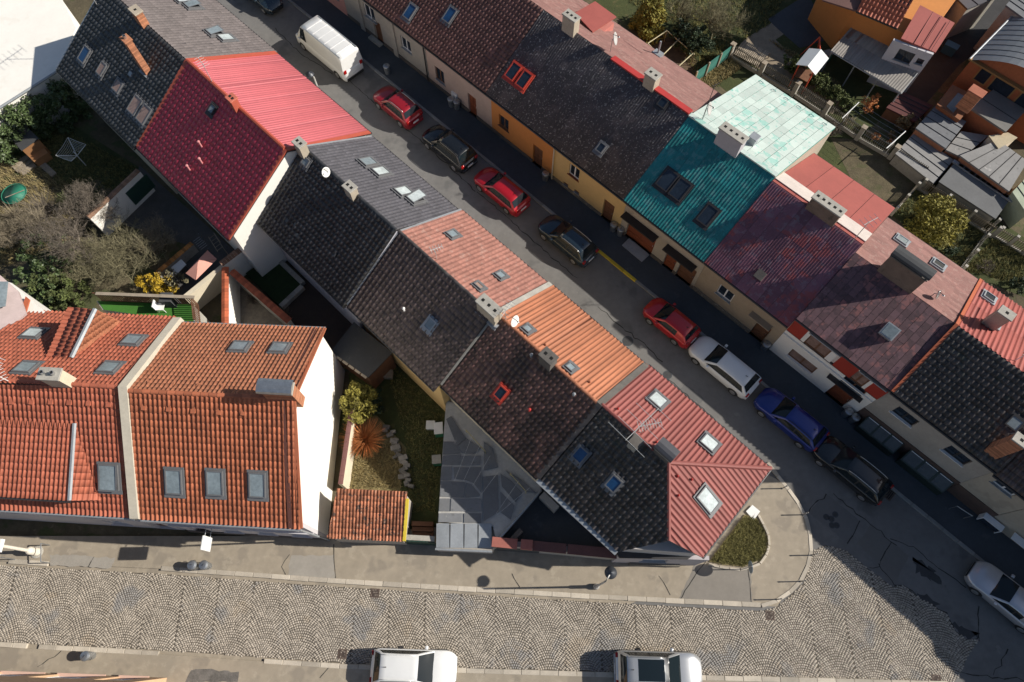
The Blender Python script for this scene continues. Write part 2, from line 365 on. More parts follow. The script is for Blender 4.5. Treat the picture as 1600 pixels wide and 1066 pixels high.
def skylight(parent, sl, px, py, w, h, fm=None, gm=None, open_=0.0, at=None):
    fm = fm or m_greyfr; gm = gm or m_glassgrey; u, v = at or sl.hit(px, py); m = MB(); b = .07
    u0, u1, v0, v1 = u-w/2, u+w/2, v-h/2, v+h/2; n1 = .23
    for q in ((u0, u0+b, v0, v1), (u1-b, u1, v0, v1), (u0+b, u1-b, v0, v0+b), (u0+b, u1-b, v1-b, v1)): sl.box(m, *q, -.02, n1)
    f = m.build('skylight', fm, parent)
    a = MB(); sl.box(a, u0-.12, u1+.12, v0-.22, v0, -.02, .13); sl.box(a, u0-.1, u0, v0, v1+.1, -.02, .14); sl.box(a, u1, u1+.1, v0, v1+.1, -.02, .14); sl.box(a, u0, u1, v1, v1+.1, -.02, .14); a.build('flashing', fm, f)
    p = MB(); lift = open_
    p.quad(sl.at(u0+b, v0+b, n1-.03+lift), sl.at(u1-b, v0+b, n1-.03+lift), sl.at(u1-b, v1-b, n1-.03), sl.at(u0+b, v1-b, n1-.03)); p.build('pane', gm, f)
    if open_:
        q = MB(); 
        for e in ((u0+.02, u0+b+.02), (u1-b-.02, u1-.02)):
            q.quad(sl.at(e[0], v0, n1+lift), sl.at(e[1], v0, n1+lift), sl.at(e[1], v1, n1+.01), sl.at(e[0], v1, n1+.01))
        q.quad(sl.at(u0, v0, n1+lift), sl.at(u1, v0, n1+lift), sl.at(u1, v0+b, n1+lift*.95), sl.at(u0, v0+b, n1+lift*.95)); q.build('sash', fm, f)
        k = MB(); k.poly([sl.at(u0+b, v0+b, .18), sl.at(u1-b, v0+b, .18), sl.at(u1-b, v1-b, .18), sl.at(u0+b, v1-b, .18)]); k.build('opening', m_dark, f)
    return f
ZL = 0.0
def chimney(parent, px, py, ztop, zbot, ls, lt, mat=None, cap=None, flues=2, D=None, pots=False, flash=None, metalcap=False, xy=None):
    """stack with its long side ls along D, cap slab and one hole per flue; px, py: middle of its top"""
    ztop += ZL; zbot += ZL; flash = flash + ZL if flash else None
    D = D or S; N = Vector((-D.y, D.x, 0)); O = xy or W(px, py, ztop); O = Vector((O.x, O.y, 0)); mat = mat or m_chim; cap = cap or m_conc
    m = MB()
    if mat is m_brick:
        z = zbot; i = 0
        while z < ztop-.1:
            m.obox(O, D, N, -ls/2, ls/2, -lt/2, lt/2, z, z+.067, rng.random())
            m.obox(O, D, N, -ls/2+.008, ls/2-.008, -lt/2+.008, lt/2-.008, z+.066, z+.078, 1.0); z += .076
    else: m.obox(O, D, N, -ls/2, ls/2, -lt/2, lt/2, zbot, ztop-.1)
    c = m.build('chimney', mat, parent)
    k = MB(); k.obox(O, D, N, -ls/2-.06, ls/2+.06, -lt/2-.06, lt/2+.06, ztop-.1, ztop); bevel(k.build('cap', cap, c), .015, 1)
    for i in range(flues):
        u = (i + .5)/flues*ls - ls/2; f = MB()
        if pots: f.lathe(O + D*u + Z*ztop, [(.10, -.02), (.10, .22), (.075, .22), (.075, .02)], 10)
        else:
            a = .085; f.obox(O, D, N, u-a, u+a, -a, a, ztop-.05, ztop+.006)
        f.build('flue', m_flue if not pots else m_steel, c)
        if pots: g = MB(); g.lathe(O + D*u + Z*ztop, [(.074, .1), (.074, .19)], 10); g.build('flue_opening', m_flue, c)
    if metalcap:
        g = MB(); n = 6
        P = [(math.cos(math.pi*i/n)*(lt/2+.12), math.sin(math.pi*i/n)*.22 + .16) for i in range(n+1)]
        for i in range(n): g.quad(O + D*(-ls/2-.1) + N*P[i][0] + Z*(ztop+P[i][1]), O + D*(ls/2+.1) + N*P[i][0] + Z*(ztop+P[i][1]), O + D*(ls/2+.1) + N*P[i+1][0] + Z*(ztop+P[i+1][1]), O + D*(-ls/2-.1) + N*P[i+1][0] + Z*(ztop+P[i+1][1]))
        for u in (-ls/2, ls/2-.06):
            for w_ in (-lt/2, lt/2-.06): g.obox(O, D, N, u, u+.06, w_, w_+.06, ztop-.02, ztop+.22)
        g.build('metal_hood', metalcap if not isinstance(metalcap, bool) else m_metal, c)
    if flash:
        g = MB(); g.obox(O, D, N, -ls/2-.14, ls/2+.14, -lt/2-.14, lt/2+.14, zbot, flash, .5); g.build('flashing', m_zinc, c)
    return c
def gutter(parent, A, B, mat=None, r=.07):
    m = MB(); m.tube([A, B], r, 8); return m.build('gutter', mat or m_gutter, parent)
def pipe_down(parent, top, bot, mat=None, r=.05):
    m = MB(); m.tube([top, bot], r, 8); return m.build('downpipe', mat or m_gutter, parent)
def dish(px, py, z, label, face=(.3, -.9, .35), mast=1.1, r=.40, col=None):
    p = W(px, py, z); t = thing('satellite_dish', label, 'satellite dish', p - Z*mast, 'satellite dishes on the roofs'); f = Vector(face).normalized()
    a = f.cross(Z).normalized(); b = f.cross(a); m = MB(); n, k = 14, 4; vs_ = []
    for j in range(k+1):
        q = j/k; vs_ += [p + f*(.12*q*q + .08) + (a*math.cos(2*math.pi*i/n) + b*math.sin(2*math.pi*i/n)*1.08)*r*max(q, .02) for i in range(n)]
    m.add(vs_, [(j*n+i, j*n+(i+1) % n, (j+1)*n+(i+1) % n, (j+1)*n+i) for j in range(k) for i in range(n)])
    o = m.build('reflector', col or M('dish_grey', (.42, .41, .40), .5, .08), t, True); sm = o.modifiers.new('s', 'SOLIDIFY'); sm.thickness = .02
    h = MB(); h.tube([p - b*r*.9 + f*.1, p + f*.5 - b*.1], .018, 5); h.build('feed_arm', m_black, t)
    l = MB(); l.tube([p + f*.5 - b*.1, p + f*.38 - b*.06], .045, 8); l.build('feed_horn', m_whitepaint, t)
    q = MB(); q.tube([p - Z*mast, p - Z*.02, p + f*.09], .025, 6); q.build('mast', m_metal, t)
    return t
def antenna(px, py, z0, h, label, ang=0.0, L=1.2, n=7, el=.7, mat=None, booms=1):
    p = W(px, py, z0); t = thing('television_antenna', label, 'antenna', p, 'television antennas on the roofs'); mt = mat or M('aluminium_rod', (.68, .67, .64), .4, .05, metal=.6)
    m = MB(); m.tube([p, p + Z*h], .022, 6); m.build('mast', mt, t)
    for b in range(booms):
        zz = h - .05 - b*.45; d = Vector((math.cos(ang + b*.9), math.sin(ang + b*.9), 0)); e = Vector((-d.y, d.x, 0)); c = p + Z*zz
        m = MB(); m.tube([c - d*L*.35, c + d*L*.65], .02, 5); bo = m.build('boom', mt, t)
        for i in range(n):
            x = -L*.33 + L*.96*i/max(1, n-1); w = el*(1 - .35*i/n); m = MB(); m.tube([c + d*x - e*w/2, c + d*x + e*w/2], .013, 4); m.build('element', mt, bo)
    return t
# ------------------------------------------------------------ cars
def paint(name, col, rough=.3, metal=.25): return M(name, col, rough, .03, .5, metal=metal, coat=1.0)
m_tyre = M('tyre_rubber', (.018, .018, .018), .85, .1)
m_rim = M('alloy_rim', (.45, .45, .46), .35, .05, metal=.8)
m_cglass = M('car_glass', (.010, .016, .02), .03, 0, spec=.45)
m_trim = M('black_trim', (.015, .015, .016), .6, .05)
m_head = M('headlamp', (.55, .57, .58), .08, .1, spec=.8)
m_tail = M('tail_lamp', (.30, .008, .008), .15, .1)
m_plate = M('number_plate', (.7, .7, .7), .5, .05)
def make_car(name, label, L, Wd, Hh, pm, kind='wagon', rails=None, sunroof=False, group='cars parked along the streets'):
    t = thing(name, label, 'van' if kind == 'van' else 'car', (0, 0, 0), group); w = Wd/2; h2 = L/2
    van = kind == 'van'
    belt = 1.0 if not van else 1.25
    if kind == 'suv': belt = 1.06
    if kind == 'van': cx = dict(rb=-h2+.04, rt=-h2+.10, ft=h2-1.35, fb=h2-.55)
    elif kind == 'wagon': cx = dict(rb=-h2+.10, rt=-h2+.62, ft=h2-2.05, fb=h2-1.22)
    elif kind == 'suv': cx = dict(rb=-h2+.10, rt=-h2+.55, ft=h2-2.0, fb=h2-1.22)
    elif kind == 'hatch': cx = dict(rb=-h2+.12, rt=-h2+.50, ft=h2-1.75, fb=h2-.92)
    elif kind == 'sedan': cx = dict(rb=-h2+.60, rt=-h2+1.25, ft=h2-2.1, fb=h2-1.22)
    def deck(x):                       # height of the bonnet / belt line
        if x > cx['fb']: q = (x - cx['fb'])/(h2 - cx['fb']); return belt - (.06*q + (.30 if not van else .35)*q**2.6)
        if x < -h2 + .35: q = (-h2+.35 - x)/.35; return belt - .16*q**2
        return belt
    def hw(x):
        a = abs(x)/h2; k = (.70 if x > 0 else .80) if not van else .9
        if a < k: return w
        q = (a - k)/(1 - k); return w*(1 - (.34 if x > 0 else .18)*q**2.4)
    nx = 30; m = MB(); vs_ = []; xs = [-h2 + L*(.5 - .5*math.cos(math.pi*i/nx)) for i in range(nx+1)]
    wheel_x = (h2 - .86 if not van else h2 - .95, -h2 + .86 if not van else -h2 + 1.05); wr = .32 if not van else .34
    ny = 8
    for x in xs:
        H_, a = deck(x), hw(x); e = 1 - min(1, (h2 - abs(x))/.12); lo = .20 + .08*e
        pr = [(a*.93, lo), (a*.985 - .03*e, .36), (a - .03*e, .56), (a - .03*e, min(.72, H_-.1)), (a*.985 - .05*e, H_-.07), (a*.93 - .06*e, H_-.015), (a*.62, H_ + .012), (a*.28, H_+.028)]
        vs_ += [Vector((x, y, z)) for y, z in pr] + [Vector((x, -y, z)) for y, z in pr[::-1]]
    k = 2*ny
    fs = [(i*k+j, (i+1)*k+j, (i+1)*k+j+1, i*k+j+1) for i in range(nx) for j in range(k-1)] + [tuple(range(k)), tuple(range(nx*k, (nx+1)*k))[::-1]]
    fs += [(i*k, i*k+k-1, (i+1)*k+k-1, (i+1)*k) for i in range(nx)]
    m.add(vs_, fs)
    # cabin: side profile rb-rt-ft-fb
    wb, wt, zb, zt = w*(.93 if not van else .985), w*(.70 if not van else .86), belt - .02, Hh
    def zc(x):
        x = min(max(x, cx["rb"]), cx["fb"])
        if x < cx['rt']: q = max(0, (x-cx['rb'])/(cx['rt']-cx['rb'])); return zb + (zt-.05-zb)*(q**.85)
        if x > cx['ft']: q = max(0, (cx['fb']-x)/(cx['fb']-cx['ft'])); return zb + (zt-.03-zb)*(q**.9)
        q = (x-cx['rt'])/(cx['ft']-cx['rt']); return zt - .05 + .02*q + .05*math.sin(math.pi*q)*.8
    def wid(z): q = max(0, min(1, (z-zb)/(zt-zb))); return wb + (wt-wb)*q**1.15
    cs = sorted(set([cx['rb'] + (cx['rt']-cx['rb'])*i/5 for i in range(6)] + [cx['rt'] + (cx['ft']-cx['rt'])*i/7 for i in range(8)] + [cx['ft'] + (cx['fb']-cx['ft'])*i/6 for i in range(7)]))
    vs_ = []; kk = 11
    for x in cs:
        z = zc(x); a = wid(z); dz = z - zb; sec = [(wb, zb-.03), (wid(zb+dz*.5), zb+dz*.5), (wid(zb+dz*.9), zb+dz*.9), (a*.965, z-.004), (a*.55, z+.02*min(1, dz*2)), (0, z+.028*min(1, dz*2))]
        sec = sec + [(-y, q) for y, q in sec[:-1][::-1]]; vs_ += [Vector((x, y, q)) for y, q in sec]
    m.add(vs_, [(i*kk+j, (i+1)*kk+j, (i+1)*kk+j+1, i*kk+j+1) for i in range(len(cs)-1) for j in range(kk-1)])
    body = m.build('body', pm, t, True)
    def strip(x0, x1, n, nm, mt, inset=.06, off=.012):     # glass over the top surface between x0 and x1
        g = MB(); vs_ = []
        for i in range(n+1):
            x = x0 + (x1-x0)*i/n; z = zc(x); a = wid(z) - inset; dz = z - zb
            for f in (-1, -.55, 0, .55, 1): vs_.append(Vector((x + (off if x0 > 0 else -off), a*f, z + off + (.028 - .02*f*f)*min(1, dz*2))))
        g.add(vs_, [(i*5+j, (i+1)*5+j, (i+1)*5+j+1, i*5+j+1) for i in range(n) for j in range(4)]); return g.build(nm, mt, t, True)
    strip(cx['ft']+.04, cx['fb']-.03, 6, 'windshield', m_cglass)
    if not van: strip(cx['rb']+.12, cx['rt']-.05, 4, 'rear_window', m_cglass)
    if sunroof: strip(cx['rt']+.55, cx['ft']-.2, 4, 'sunroof', m_cglass, .12, .006)
    def side(x0, x1, sgn, lean0=0, lean1=0, nm='side_window', mt=None, off=.014, ex=0):
        g = MB(); n = 5; vs_ = []
        for i in range(n+1):
            q = i/n; xb = x0 + (x1-x0)*q; xt_ = (x0+lean0) + (x1-lean1-x0-lean0)*q; 
            top = min(zc(xt_), zt) - .085 + ex; zl = zb + .05 - ex
            for z, x in ((zl, xb), ((zl+top)/2, (xb+xt_)/2), (top, xt_)): vs_.append(Vector((x, sgn*(wid(z) + off), z)))
        g.add(vs_, [(i*3+j, (i+1)*3+j, (i+1)*3+j+1, i*3+j+1) for i in range(n) for j in range(2)]); g.build(nm, mt or m_cglass, t, True)
    for sg in (-1, 1):
        if van: side(h2-1.75, h2-.95, sg, 0, .3)
        else:
            a, b = cx['rb']+.22, cx['fb']-.30; mid = (cx['ft']+cx['rt'])/2 + .1
            side(a+(.08 if kind in ('wagon', 'suv') else .7), b+.06, sg, .28 if kind in ('wagon', 'suv') else 0, .64, 'window_trim', m_trim, .008, .015)
            side(mid+.05, b, sg, 0, .62); side(a+.75, mid-.04, sg, 0, 0)
            if kind in ('wagon', 'suv'): side(a+.12, a+.68, sg, .28, 0)
        g = MB(); g.obox(Vector((cx['fb']-.45, sg*(w+.10), belt+.05)), Vector((1, 0, 0)), Vector((0, 1, 0)), -.09, .09, -.1, .1, -.06, .09); bevel(g.build('mirror', pm, t, True), .04)
        g = MB(); g.obox(Vector((h2-.20, sg*(hw(h2-.2)-.24), deck(h2-.2)-.10)), Vector((1, -.35*sg, 0)).normalized(), Vector((.35*sg, 1, 0)).normalized(), -.20, .08, -.16, .16, -.10, .035); bevel(g.build('headlight', m_head, t, True), .04)
        g = MB(); zl = belt-.25; g.obox(Vector((-h2+.09, sg*(hw(-h2+.1)-.15), zl)), Vector((1, 0, 0)), Vector((0, 1, 0)), -.10, .10, -.12, .14, 0, .24 if not van else .35); bevel(g.build('tail_light', m_tail, t, True), .03)
        for wx in wheel_x:
            ar = MB(); c = Vector((wx, sg*(w-.02), wr))
            ar.add([c + Vector((math.cos(q*math.pi/10)*(wr+.07), sg*.025, max(-wr+.2, math.sin(q*math.pi/10)*(wr+.07)))) for q in range(11)], [tuple(range(11))]); ar.build('wheel_arch', m_trim, t)
            yv = Vector((0, sg, 0)); wt_ = MB(); wt_.tube([c - yv*.16, c - yv*.14, c + yv*.02, c + yv*.045], [wr*.93, wr, wr, wr*.93], 18); o = wt_.build('wheel', m_tyre, t, False)
            rm = MB(); rm.tube([c + yv*.03, c + yv*.055], [wr*.68, wr*.62], 14); rm.build('rim', m_rim, o)
        if rails:
            pts = [Vector((cx['rt'] + (cx['ft']-.15-cx['rt'])*q/6, sg*(wid(zt)-.03), zc(cx['rt'] + (cx['ft']-cx['rt'])*q/6) + (.05 if 0 < q < 6 else .0))) for q in range(7)]
            g = MB(); g.tube(pts, .022, 6); g.build('roof_rail', rails, t, True)
    g = MB(); g.obox(Vector((h2-.02, 0, .42)), Vector((1, 0, 0)), Vector((0, 1, 0)), -.05, .03, -w*.62, w*.62, -.10, .10); bevel(g.build('grille', m_trim, t), .03)
    g = MB(); g.obox(Vector((-h2+.0, 0, .38)), Vector((1, 0, 0)), Vector((0, 1, 0)), -.05, .06, -w*.8, w*.8, -.14, .10); bevel(g.build('rear_bumper', m_trim if van else pm, t), .04)
    g = MB(); g.obox(Vector((-h2-.03, 0, .62)), Vector((1, 0, 0)), Vector((0, 1, 0)), -.02, .02, -.26, .26, -.06, .06); g.build('number_plate', m_plate, t)
    g = MB(); g.bx(-h2+.3, h2-.3, -w*.8, w*.8, .14, .24); g.build('underbody', m_trim, t)
    if van:
        for i in range(6): g = MB(); x = -h2+.7 + i*.72; g.bx(x-.03, x+.03, -wt*.85, wt*.85, zt-.03, zt+.035); g.build('roof_rib', pm, t)
        for sg in (-1, 1): g = MB(); g.bx(-h2+.2, h2-1.5, sg*wt*.93-.03, sg*wt*.93+.03, zt-.06, zt+.02); g.build('roof_gutter', m_zinc, t)
    else:
        g = MB(); x = cx['rt']+.3; g.tube([(x, 0, zt), (x-.07, 0, zt+.06), (x-.16, 0, zt+.08)], [.03, .02, .008], 5); g.build('roof_aerial', m_trim, t)
    return t
HEAD = math.atan2(S.y, S.x)            # facing down the street
UP_ = HEAD + math.pi
def park(car, px, py, rz, z=.7): p = W(px, py, z); car.location = (p.x, p.y, 0.004); car.rotation_euler = (0, 0, rz); return car
# ------------------------------------------------------------ dustbins
def make_bin():
    t = thing('dustbin', 'bin', 'dustbin'); 
    m = MB(); m.lathe((0, 0, 0), [(.20, 0), (.205, .03), (.215, .2), (.225, .21), (.222, .23), (.232, .44), (.24, .45), (.236, .47), (.245, .72), (.255, .74)], 18); m.build('body', m_metal, t, False)
    m = MB(); m.lathe((0, 0, .74), [(.265, -.02), (.27, .01), (.25, .05), (.16, .085), (.02, .10)], 18); l = m.build('lid', m_metal, t, False)
    m = MB(); m.tube([(-.07, 0, .83), (-.05, 0, .87), (.05, 0, .87), (.07, 0, .83)], .012, 5); m.build('lid_handle', m_gutter, l)
    for sg in (-1, 1): m = MB(); m.tube([(-.06, sg*.235, .5), (-.06, sg*.29, .52), (.06, sg*.29, .52), (.06, sg*.235, .5)], .012, 5); m.build('side_handle', m_gutter, t)
    return t
# ------------------------------------------------------------ plants
def twig_tree(loc, h, spread, seed, mat, depth=5, r0=.12, n0=5, name='bare_tree', label='', cat='tree', group=None, trunk=.22, dens=3, buds=None):
    R = random.Random(seed); t = thing(name, label, cat, loc, group); tr = MB(); cr = MB(); loc = Vector(loc); tips = []
    def grow(p, d, L, r, lev):
        n = 3; pts = [p]; q = p; dd = d.copy()
        for i in range(n):
            dd = (dd + Vector((R.gauss(0, .22), R.gauss(0, .22), R.gauss(.05, .14)))).normalized(); q = q + dd*(L/n); pts.append(q)
        (tr if lev < 2 else cr).tube(pts, [r*(1-.45*i/n) for i in range(n+1)], 6 if lev < 2 else 3, cap=False, r=R.random())
        if lev >= depth: tips.append(q); return
        k = dens + (1 if R.random() < .5 else 0)
        for i in range(k):
            f = R.uniform(.35, 1.0); b = pts[0].lerp(pts[-1], f) if f < .98 else pts[-1]; j = min(n-1, int(f*n)); b = pts[j].lerp(pts[j+1], f*n - j) if j < n else pts[-1]
            a = R.uniform(0, 2*math.pi); out = Vector((math.cos(a), math.sin(a), R.uniform(-.15, .6)))
            nd = (dd*.75 + out*spread).normalized(); grow(b, nd, L*R.uniform(.55, .82), max(.0055, r*.54), lev+1)
    tl = h*trunk; top = loc + Vector((R.gauss(0, .1), R.gauss(0, .1), tl)); tr.tube([loc, loc.lerp(top, .5), top], [r0*1.25, r0*1.05, r0], 8)
    for i in range(n0):
        a = 2*math.pi*(i + R.random()*.6)/n0; grow(top - Z*R.uniform(0, tl*.3), Vector((math.cos(a)*spread, math.sin(a)*spread, R.uniform(.5, 1.0))).normalized(), h*.34, r0*.62, 1)
    tr.build('trunk', mat, t); c = cr.build('crown', mat, t)
    if buds:
        b = MB()
        for q in tips:
            for _ in range(buds[1]):
                o = q + Vector((R.gauss(0, .12), R.gauss(0, .12), R.gauss(0, .12))); leaf(b, o, buds[2], R)
        b.build('buds', buds[0], c)
    return t
def leaf(m, o, sz, R, flat=.6):
    a = Vector((R.gauss(0, 1), R.gauss(0, 1), R.gauss(0, flat))).normalized(); b = a.cross(Vector((R.gauss(0, 1), R.gauss(0, 1), R.gauss(0, 1)))).normalized(); sz *= R.uniform(.6, 1.3)
    m.add([o - a*sz, o + b*sz*.45, o + a*sz, o - b*sz*.45], [(0, 1, 2, 3)], R.random())
def leafy(loc, rx, ry, h, n, seed, mat, name, label, cat, shape='round', sz=.10, group=None, trunk=True, clumps=40, base=.1, stem=None):
    R = random.Random(seed); loc = Vector(loc); t = thing(name, label, cat, loc, group); m = MB()
    cl = []
    for i in range(clumps):
        while True:
            x, y, z = R.uniform(-1, 1), R.uniform(-1, 1), R.uniform(0, 1)
            if shape == 'cone': ok = math.hypot(x, y) < (1 - z)**.75*.95 + .06
            elif shape == 'box': ok = True
            else: ok = x*x + y*y + (2*z-1)**2 < 1
            if ok: break
        cl.append((loc + Vector((x*rx, y*ry, base + z*(h-base))), R.uniform(.16, .34)*min(rx, ry, h) if shape != 'box' else R.uniform(.12, .3), R.random()))
    for i in range(n):
        c, r, br = cl[R.randrange(clumps)]; d = Vector((R.gauss(0, 1), R.gauss(0, 1), R.gauss(0, 1))).normalized()*r*R.uniform(.5, 1.05); k = len(m.f)
        leaf(m, c + d, sz, R); m.r[-1] = min(1, max(0, br*.6 + R.random()*.4))
    m.build('foliage', mat, t)
    tr = MB(); tr.tube([loc, loc + Z*h*.45], [.07, .03], 6)
    for i in range(7):
        c = cl[R.randrange(clumps)][0]; tr.tube([loc + Z*h*R.uniform(.1, .4), c], [.03, .01], 4)
    tr.build('trunk', stem or m_bark, t)
    return t
m_bark = M('grey_brown_bark', (.15, .125, .10), .95, .25, 4, rnd=.35)
m_barklight = M('straw_brown_twigs', (.24, .20, .14), .95, .2, 4, rnd=.4)
m_barkmoss = M('mossy_twigs', (.19, .17, .10), .95, .25, 3, rnd=.4)
m_thuja = M('thuja_green', (.085, .105, .03), .8, .2, 2, rnd=.5)
m_thujayel = M('golden_thuja', (.20, .175, .03), .8, .2, 2, rnd=.5)
m_ever = M('dark_evergreen', (.025, .045, .018), .7, .2, 2, rnd=.5)
m_ivy = M('ivy_leaf', (.08, .115, .042), .5, .2, 2, rnd=.5)
m_forsy = M('yellow_leaf', (.42, .28, .02), .7, .1, 2, rnd=.4)
m_redtwig = M('orange_red_twigs', (.44, .17, .055), .8, .15, 2, rnd=.35)
m_drybush = M('tan_dry_bush', (.26, .18, .09), .9, .15, 2, rnd=.4)
# ------------------------------------------------------------ ground, roads, pavements
m_ground = M('rough_garden_ground', (.095, .078, .046), 1, .3, .35, spots=[((.055, .070, .022), .5, .52, .75), ((.17, .135, .085), 1.6, .62, .5)], bump=(6, .6, .06))
m_lawn = M('lawn_grass', (.050, .060, .018), 1, .25, .6, spots=[((.10, .085, .035), 1.2, .58, .6)], bump=(25, .8, .04))
m_dryl = M('dry_grass', (.20, .165, .075), 1, .25, .8, spots=[((.08, .095, .03), 1.1, .58, .5)], bump=(25, .8, .04))
m_asph = M('worn_asphalt', (.150, .145, .140), .9, .13, .35, spots=[((.085, .085, .085), .33, .60, .55), ((.22, .21, .195), .8, .66, .5), ((.06, .06, .06), 3.0, .68, .4)], bump=(60, .25, .01))
m_asphd = M('dark_asphalt_pavement', (.056, .064, .074), .9, .12, .5, spots=[((.11, .11, .11), .9, .64, .4)], bump=(60, .25, .01))  # dark asphalt, with the blue of street shade mixed into its colour
m_pave = M('sandy_asphalt_pavement', (.31, .265, .205), .95, .12, .4, spots=[((.19, .165, .135), .4, .54, .55), ((.38, .33, .26), 1.4, .58, .4)], bump=(60, .25, .01))
m_patch = M('concrete_patch', (.30, .275, .24), .95, .1, .6, bump=(60, .2, .01))
m_patchd = M('tar_patch', (.05, .05, .052), .95, .15, 1.0, bump=(50, .3, .01))
m_seam = M('tar_seam', (.035, .033, .03), .95, .2, 2)
m_sett = M('granite_sett', (.37, .325, .27), .85, .10, .5, rnd=.24, spots=[((.21, .215, .225), .28, .57, .6), ((.40, .32, .23), .4, .60, .45)])
m_joint = M('sett_joint', (.10, .085, .068), 1, .2, 3)
m_kerb = M('granite_kerb', (.44, .39, .32), .85, .12, 2, rnd=.22, bump=(30, .2))
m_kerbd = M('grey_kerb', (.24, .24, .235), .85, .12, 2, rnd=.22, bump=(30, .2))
m_kerby = M('yellow_kerb_paint', (.52, .38, .03), .7, .12, 2, rnd=.15)
def sheet(name, pts, z, mat, parent=None):
    m = MB(); pts = [Vector((p[0], p[1], z)) for p in pts]; n = len(pts)
    if sum(pts[i].x*pts[(i+1) % n].y - pts[(i+1) % n].x*pts[i].y for i in range(n)) < 0: pts = pts[::-1]
    m.poly(pts); o = m.build(name, mat, parent)
    bm = bmesh.new(); bm.from_mesh(o.data); bmesh.ops.triangulate(bm, faces=bm.faces[:]); bm.to_mesh(o.data); bm.free()
    if not parent: struct(o)
    return o
sheet('ground', [(-400, -300), (400, -300), (400, 400), (-400, 400)], -.03, m_ground)
road = sheet('road', [ST(-110, 17.2), ST(6, 17.2), W(1262, 815), W(1268, 860), W(1215, 948), W(1000, 938), ST(-3, -8), ST(70, -8), ST(70, 22.02), ST(-110, 22.02)], 0, m_asph)
sheet('lane', [(-60, -3.2), (-3, -3.2), (20, 0), (20, 4.5), (-60, 4.5)], -.008, m_pave)
cob_px = [(-60, 880), (0, 884), (250, 897), (520, 917), (930, 941), (1190, 955), (1215, 948), (1255, 912), (1272, 860), (1290, 852), (1321, 860), (1358, 890), (1394, 917), (1411, 914), (1434, 932), (1462, 949), (1481, 960), (1490, 983), (1510, 1000), (1529, 1000), (1510, 1028), (1501, 1052), (1480, 1080), (1100, 1054), (800, 1046), (530, 1036), (250, 1016), (0, 1003), (-60, 1000)]
cob = [W(*p) for p in cob_px]
lane = sheet('cobbled_street', cob, .004, m_joint)
def inpoly(P, x, y):
    c = np.zeros(len(x), bool); n = len(P)
    for i in range(n):
        a, b = P[i], P[(i+1) % n]
        if abs(a.y-b.y) < 1e-9: continue
        t = ((a.y > y) != (b.y > y)) & (x < (b.x-a.x)*(y-a.y)/(b.y-a.y) + a.x); c ^= t
    return c
def cobbles():
    cw, n, d = 2.0, 16, .122; k = np.arange(-17, 14); j = np.arange(-68, 80); i = np.arange(n)
    K, J, I = [a.ravel() for a in np.meshgrid(k, j, i, indexing='ij')]; N = len(K)
    u = (I + .25 + .5*(J % 2))/n*2 - 1; r1 = nrg.normal(0, 1, (6, N))
    x = K*cw + u*cw/2 + r1[0]*.006 + .05*np.sin(K*5.3 + J*.07); sag = .40
    y = J*d + sag*(1 - u*u) + r1[1]*.006 + .06*np.sin(K*2.1 + J*.11) + .08*np.sin(K*.7) + .03*np.sin(x*3.1 + J*.4)
    sl = -2*sag*u/(cw/2); ang = np.arctan(sl)*.92 + r1[2]*.025
    keep = inpoly(cob, x, y); x, y, ang, r1 = x[keep], y[keep], ang[keep], r1[:, keep]; N = len(x)
    hx = .056/np.maximum(.72, np.cos(ang))*(1 + r1[3]*.05); hy = .048*np.maximum(.78, np.cos(ang))*(1 + r1[4]*.05); z = .026 + r1[5]*.0015
    ca, sa = np.cos(ang), np.sin(ang); V = np.zeros((N, 8, 3))
    for q, (a, b, top) in enumerate([(-1, -1, 0), (1, -1, 0), (1, 1, 0), (-1, 1, 0), (-.8, -.8, 1), (.8, -.8, 1), (.8, .8, 1), (-.8, .8, 1)]):
        V[:, q, 0] = x + ca*a*hx - sa*b*hy; V[:, q, 1] = y + sa*a*hx + ca*b*hy; V[:, q, 2] = np.where(top, z, .005)
    F = np.array([(4, 5, 6, 7), (0, 1, 5, 4), (1, 2, 6, 5), (2, 3, 7, 6), (3, 0, 4, 7)])
    f = (np.arange(N)[:, None, None]*8 + F[None]).reshape(-1, 4)
    me = mesh_np('cobblestones', V.reshape(-1, 3), f, np.repeat(nrg.random(N), 5), m_sett)
    o = bpy.data.objects.new('cobblestones', me); link(o, lane); o['kind'] = 'stuff'
cobbles()
def resample(pts, L):
    pts = [Vector(p) for p in pts]; out = [pts[0]]; acc = 0
    tot = sum((b-a).length for a, b in zip(pts, pts[1:])); n = max(1, round(tot/L)); L = tot/n; seg = 0; pos = pts[0]; need = L; i = 0
    while len(out) < n and i < len(pts)-1:
        d = (pts[i+1]-pos).length
        if d >= need: pos = pos + (pts[i+1]-pos).normalized()*need; out.append(pos); need = L
        else: need -= d; i += 1; pos = pts[i]
    out.append(pts[-1]); return out
def kerb(parent, pts, L, w, top, mat, side=1):
    P = resample(pts, L)
    for a, b in zip(P, P[1:]):
        m = MB(); D = (b-a).normalized(); N = Vector((-D.y, D.x, 0))*side; g = .008
        o = Vector((a.x, a.y, 0)); m.obox(o, D, N, g + rng.uniform(0, .006), (b-a).length-g, rng.gauss(0, .008), w, -.05, top + rng.gauss(0, .006), rng.random()); bevel(m.build('kerb_stone', mat, parent), .014, 1)
pave = MB().prism([W(-90, 873), W(75, 881), W(250, 889), W(520, 909), W(930, 934), W(1185, 947), W(1205, 944), W(1248, 909), W(1266, 860), W(1260, 815), W(1248, 790), W(1223, 755), ST(4.2, 17.25), ST(3, 17.2), ST(3, 14.5), W(1000, 800), W(500, 838), W(-90, 838)], -.04, .10).build('pavement', m_pave); struct(pave)
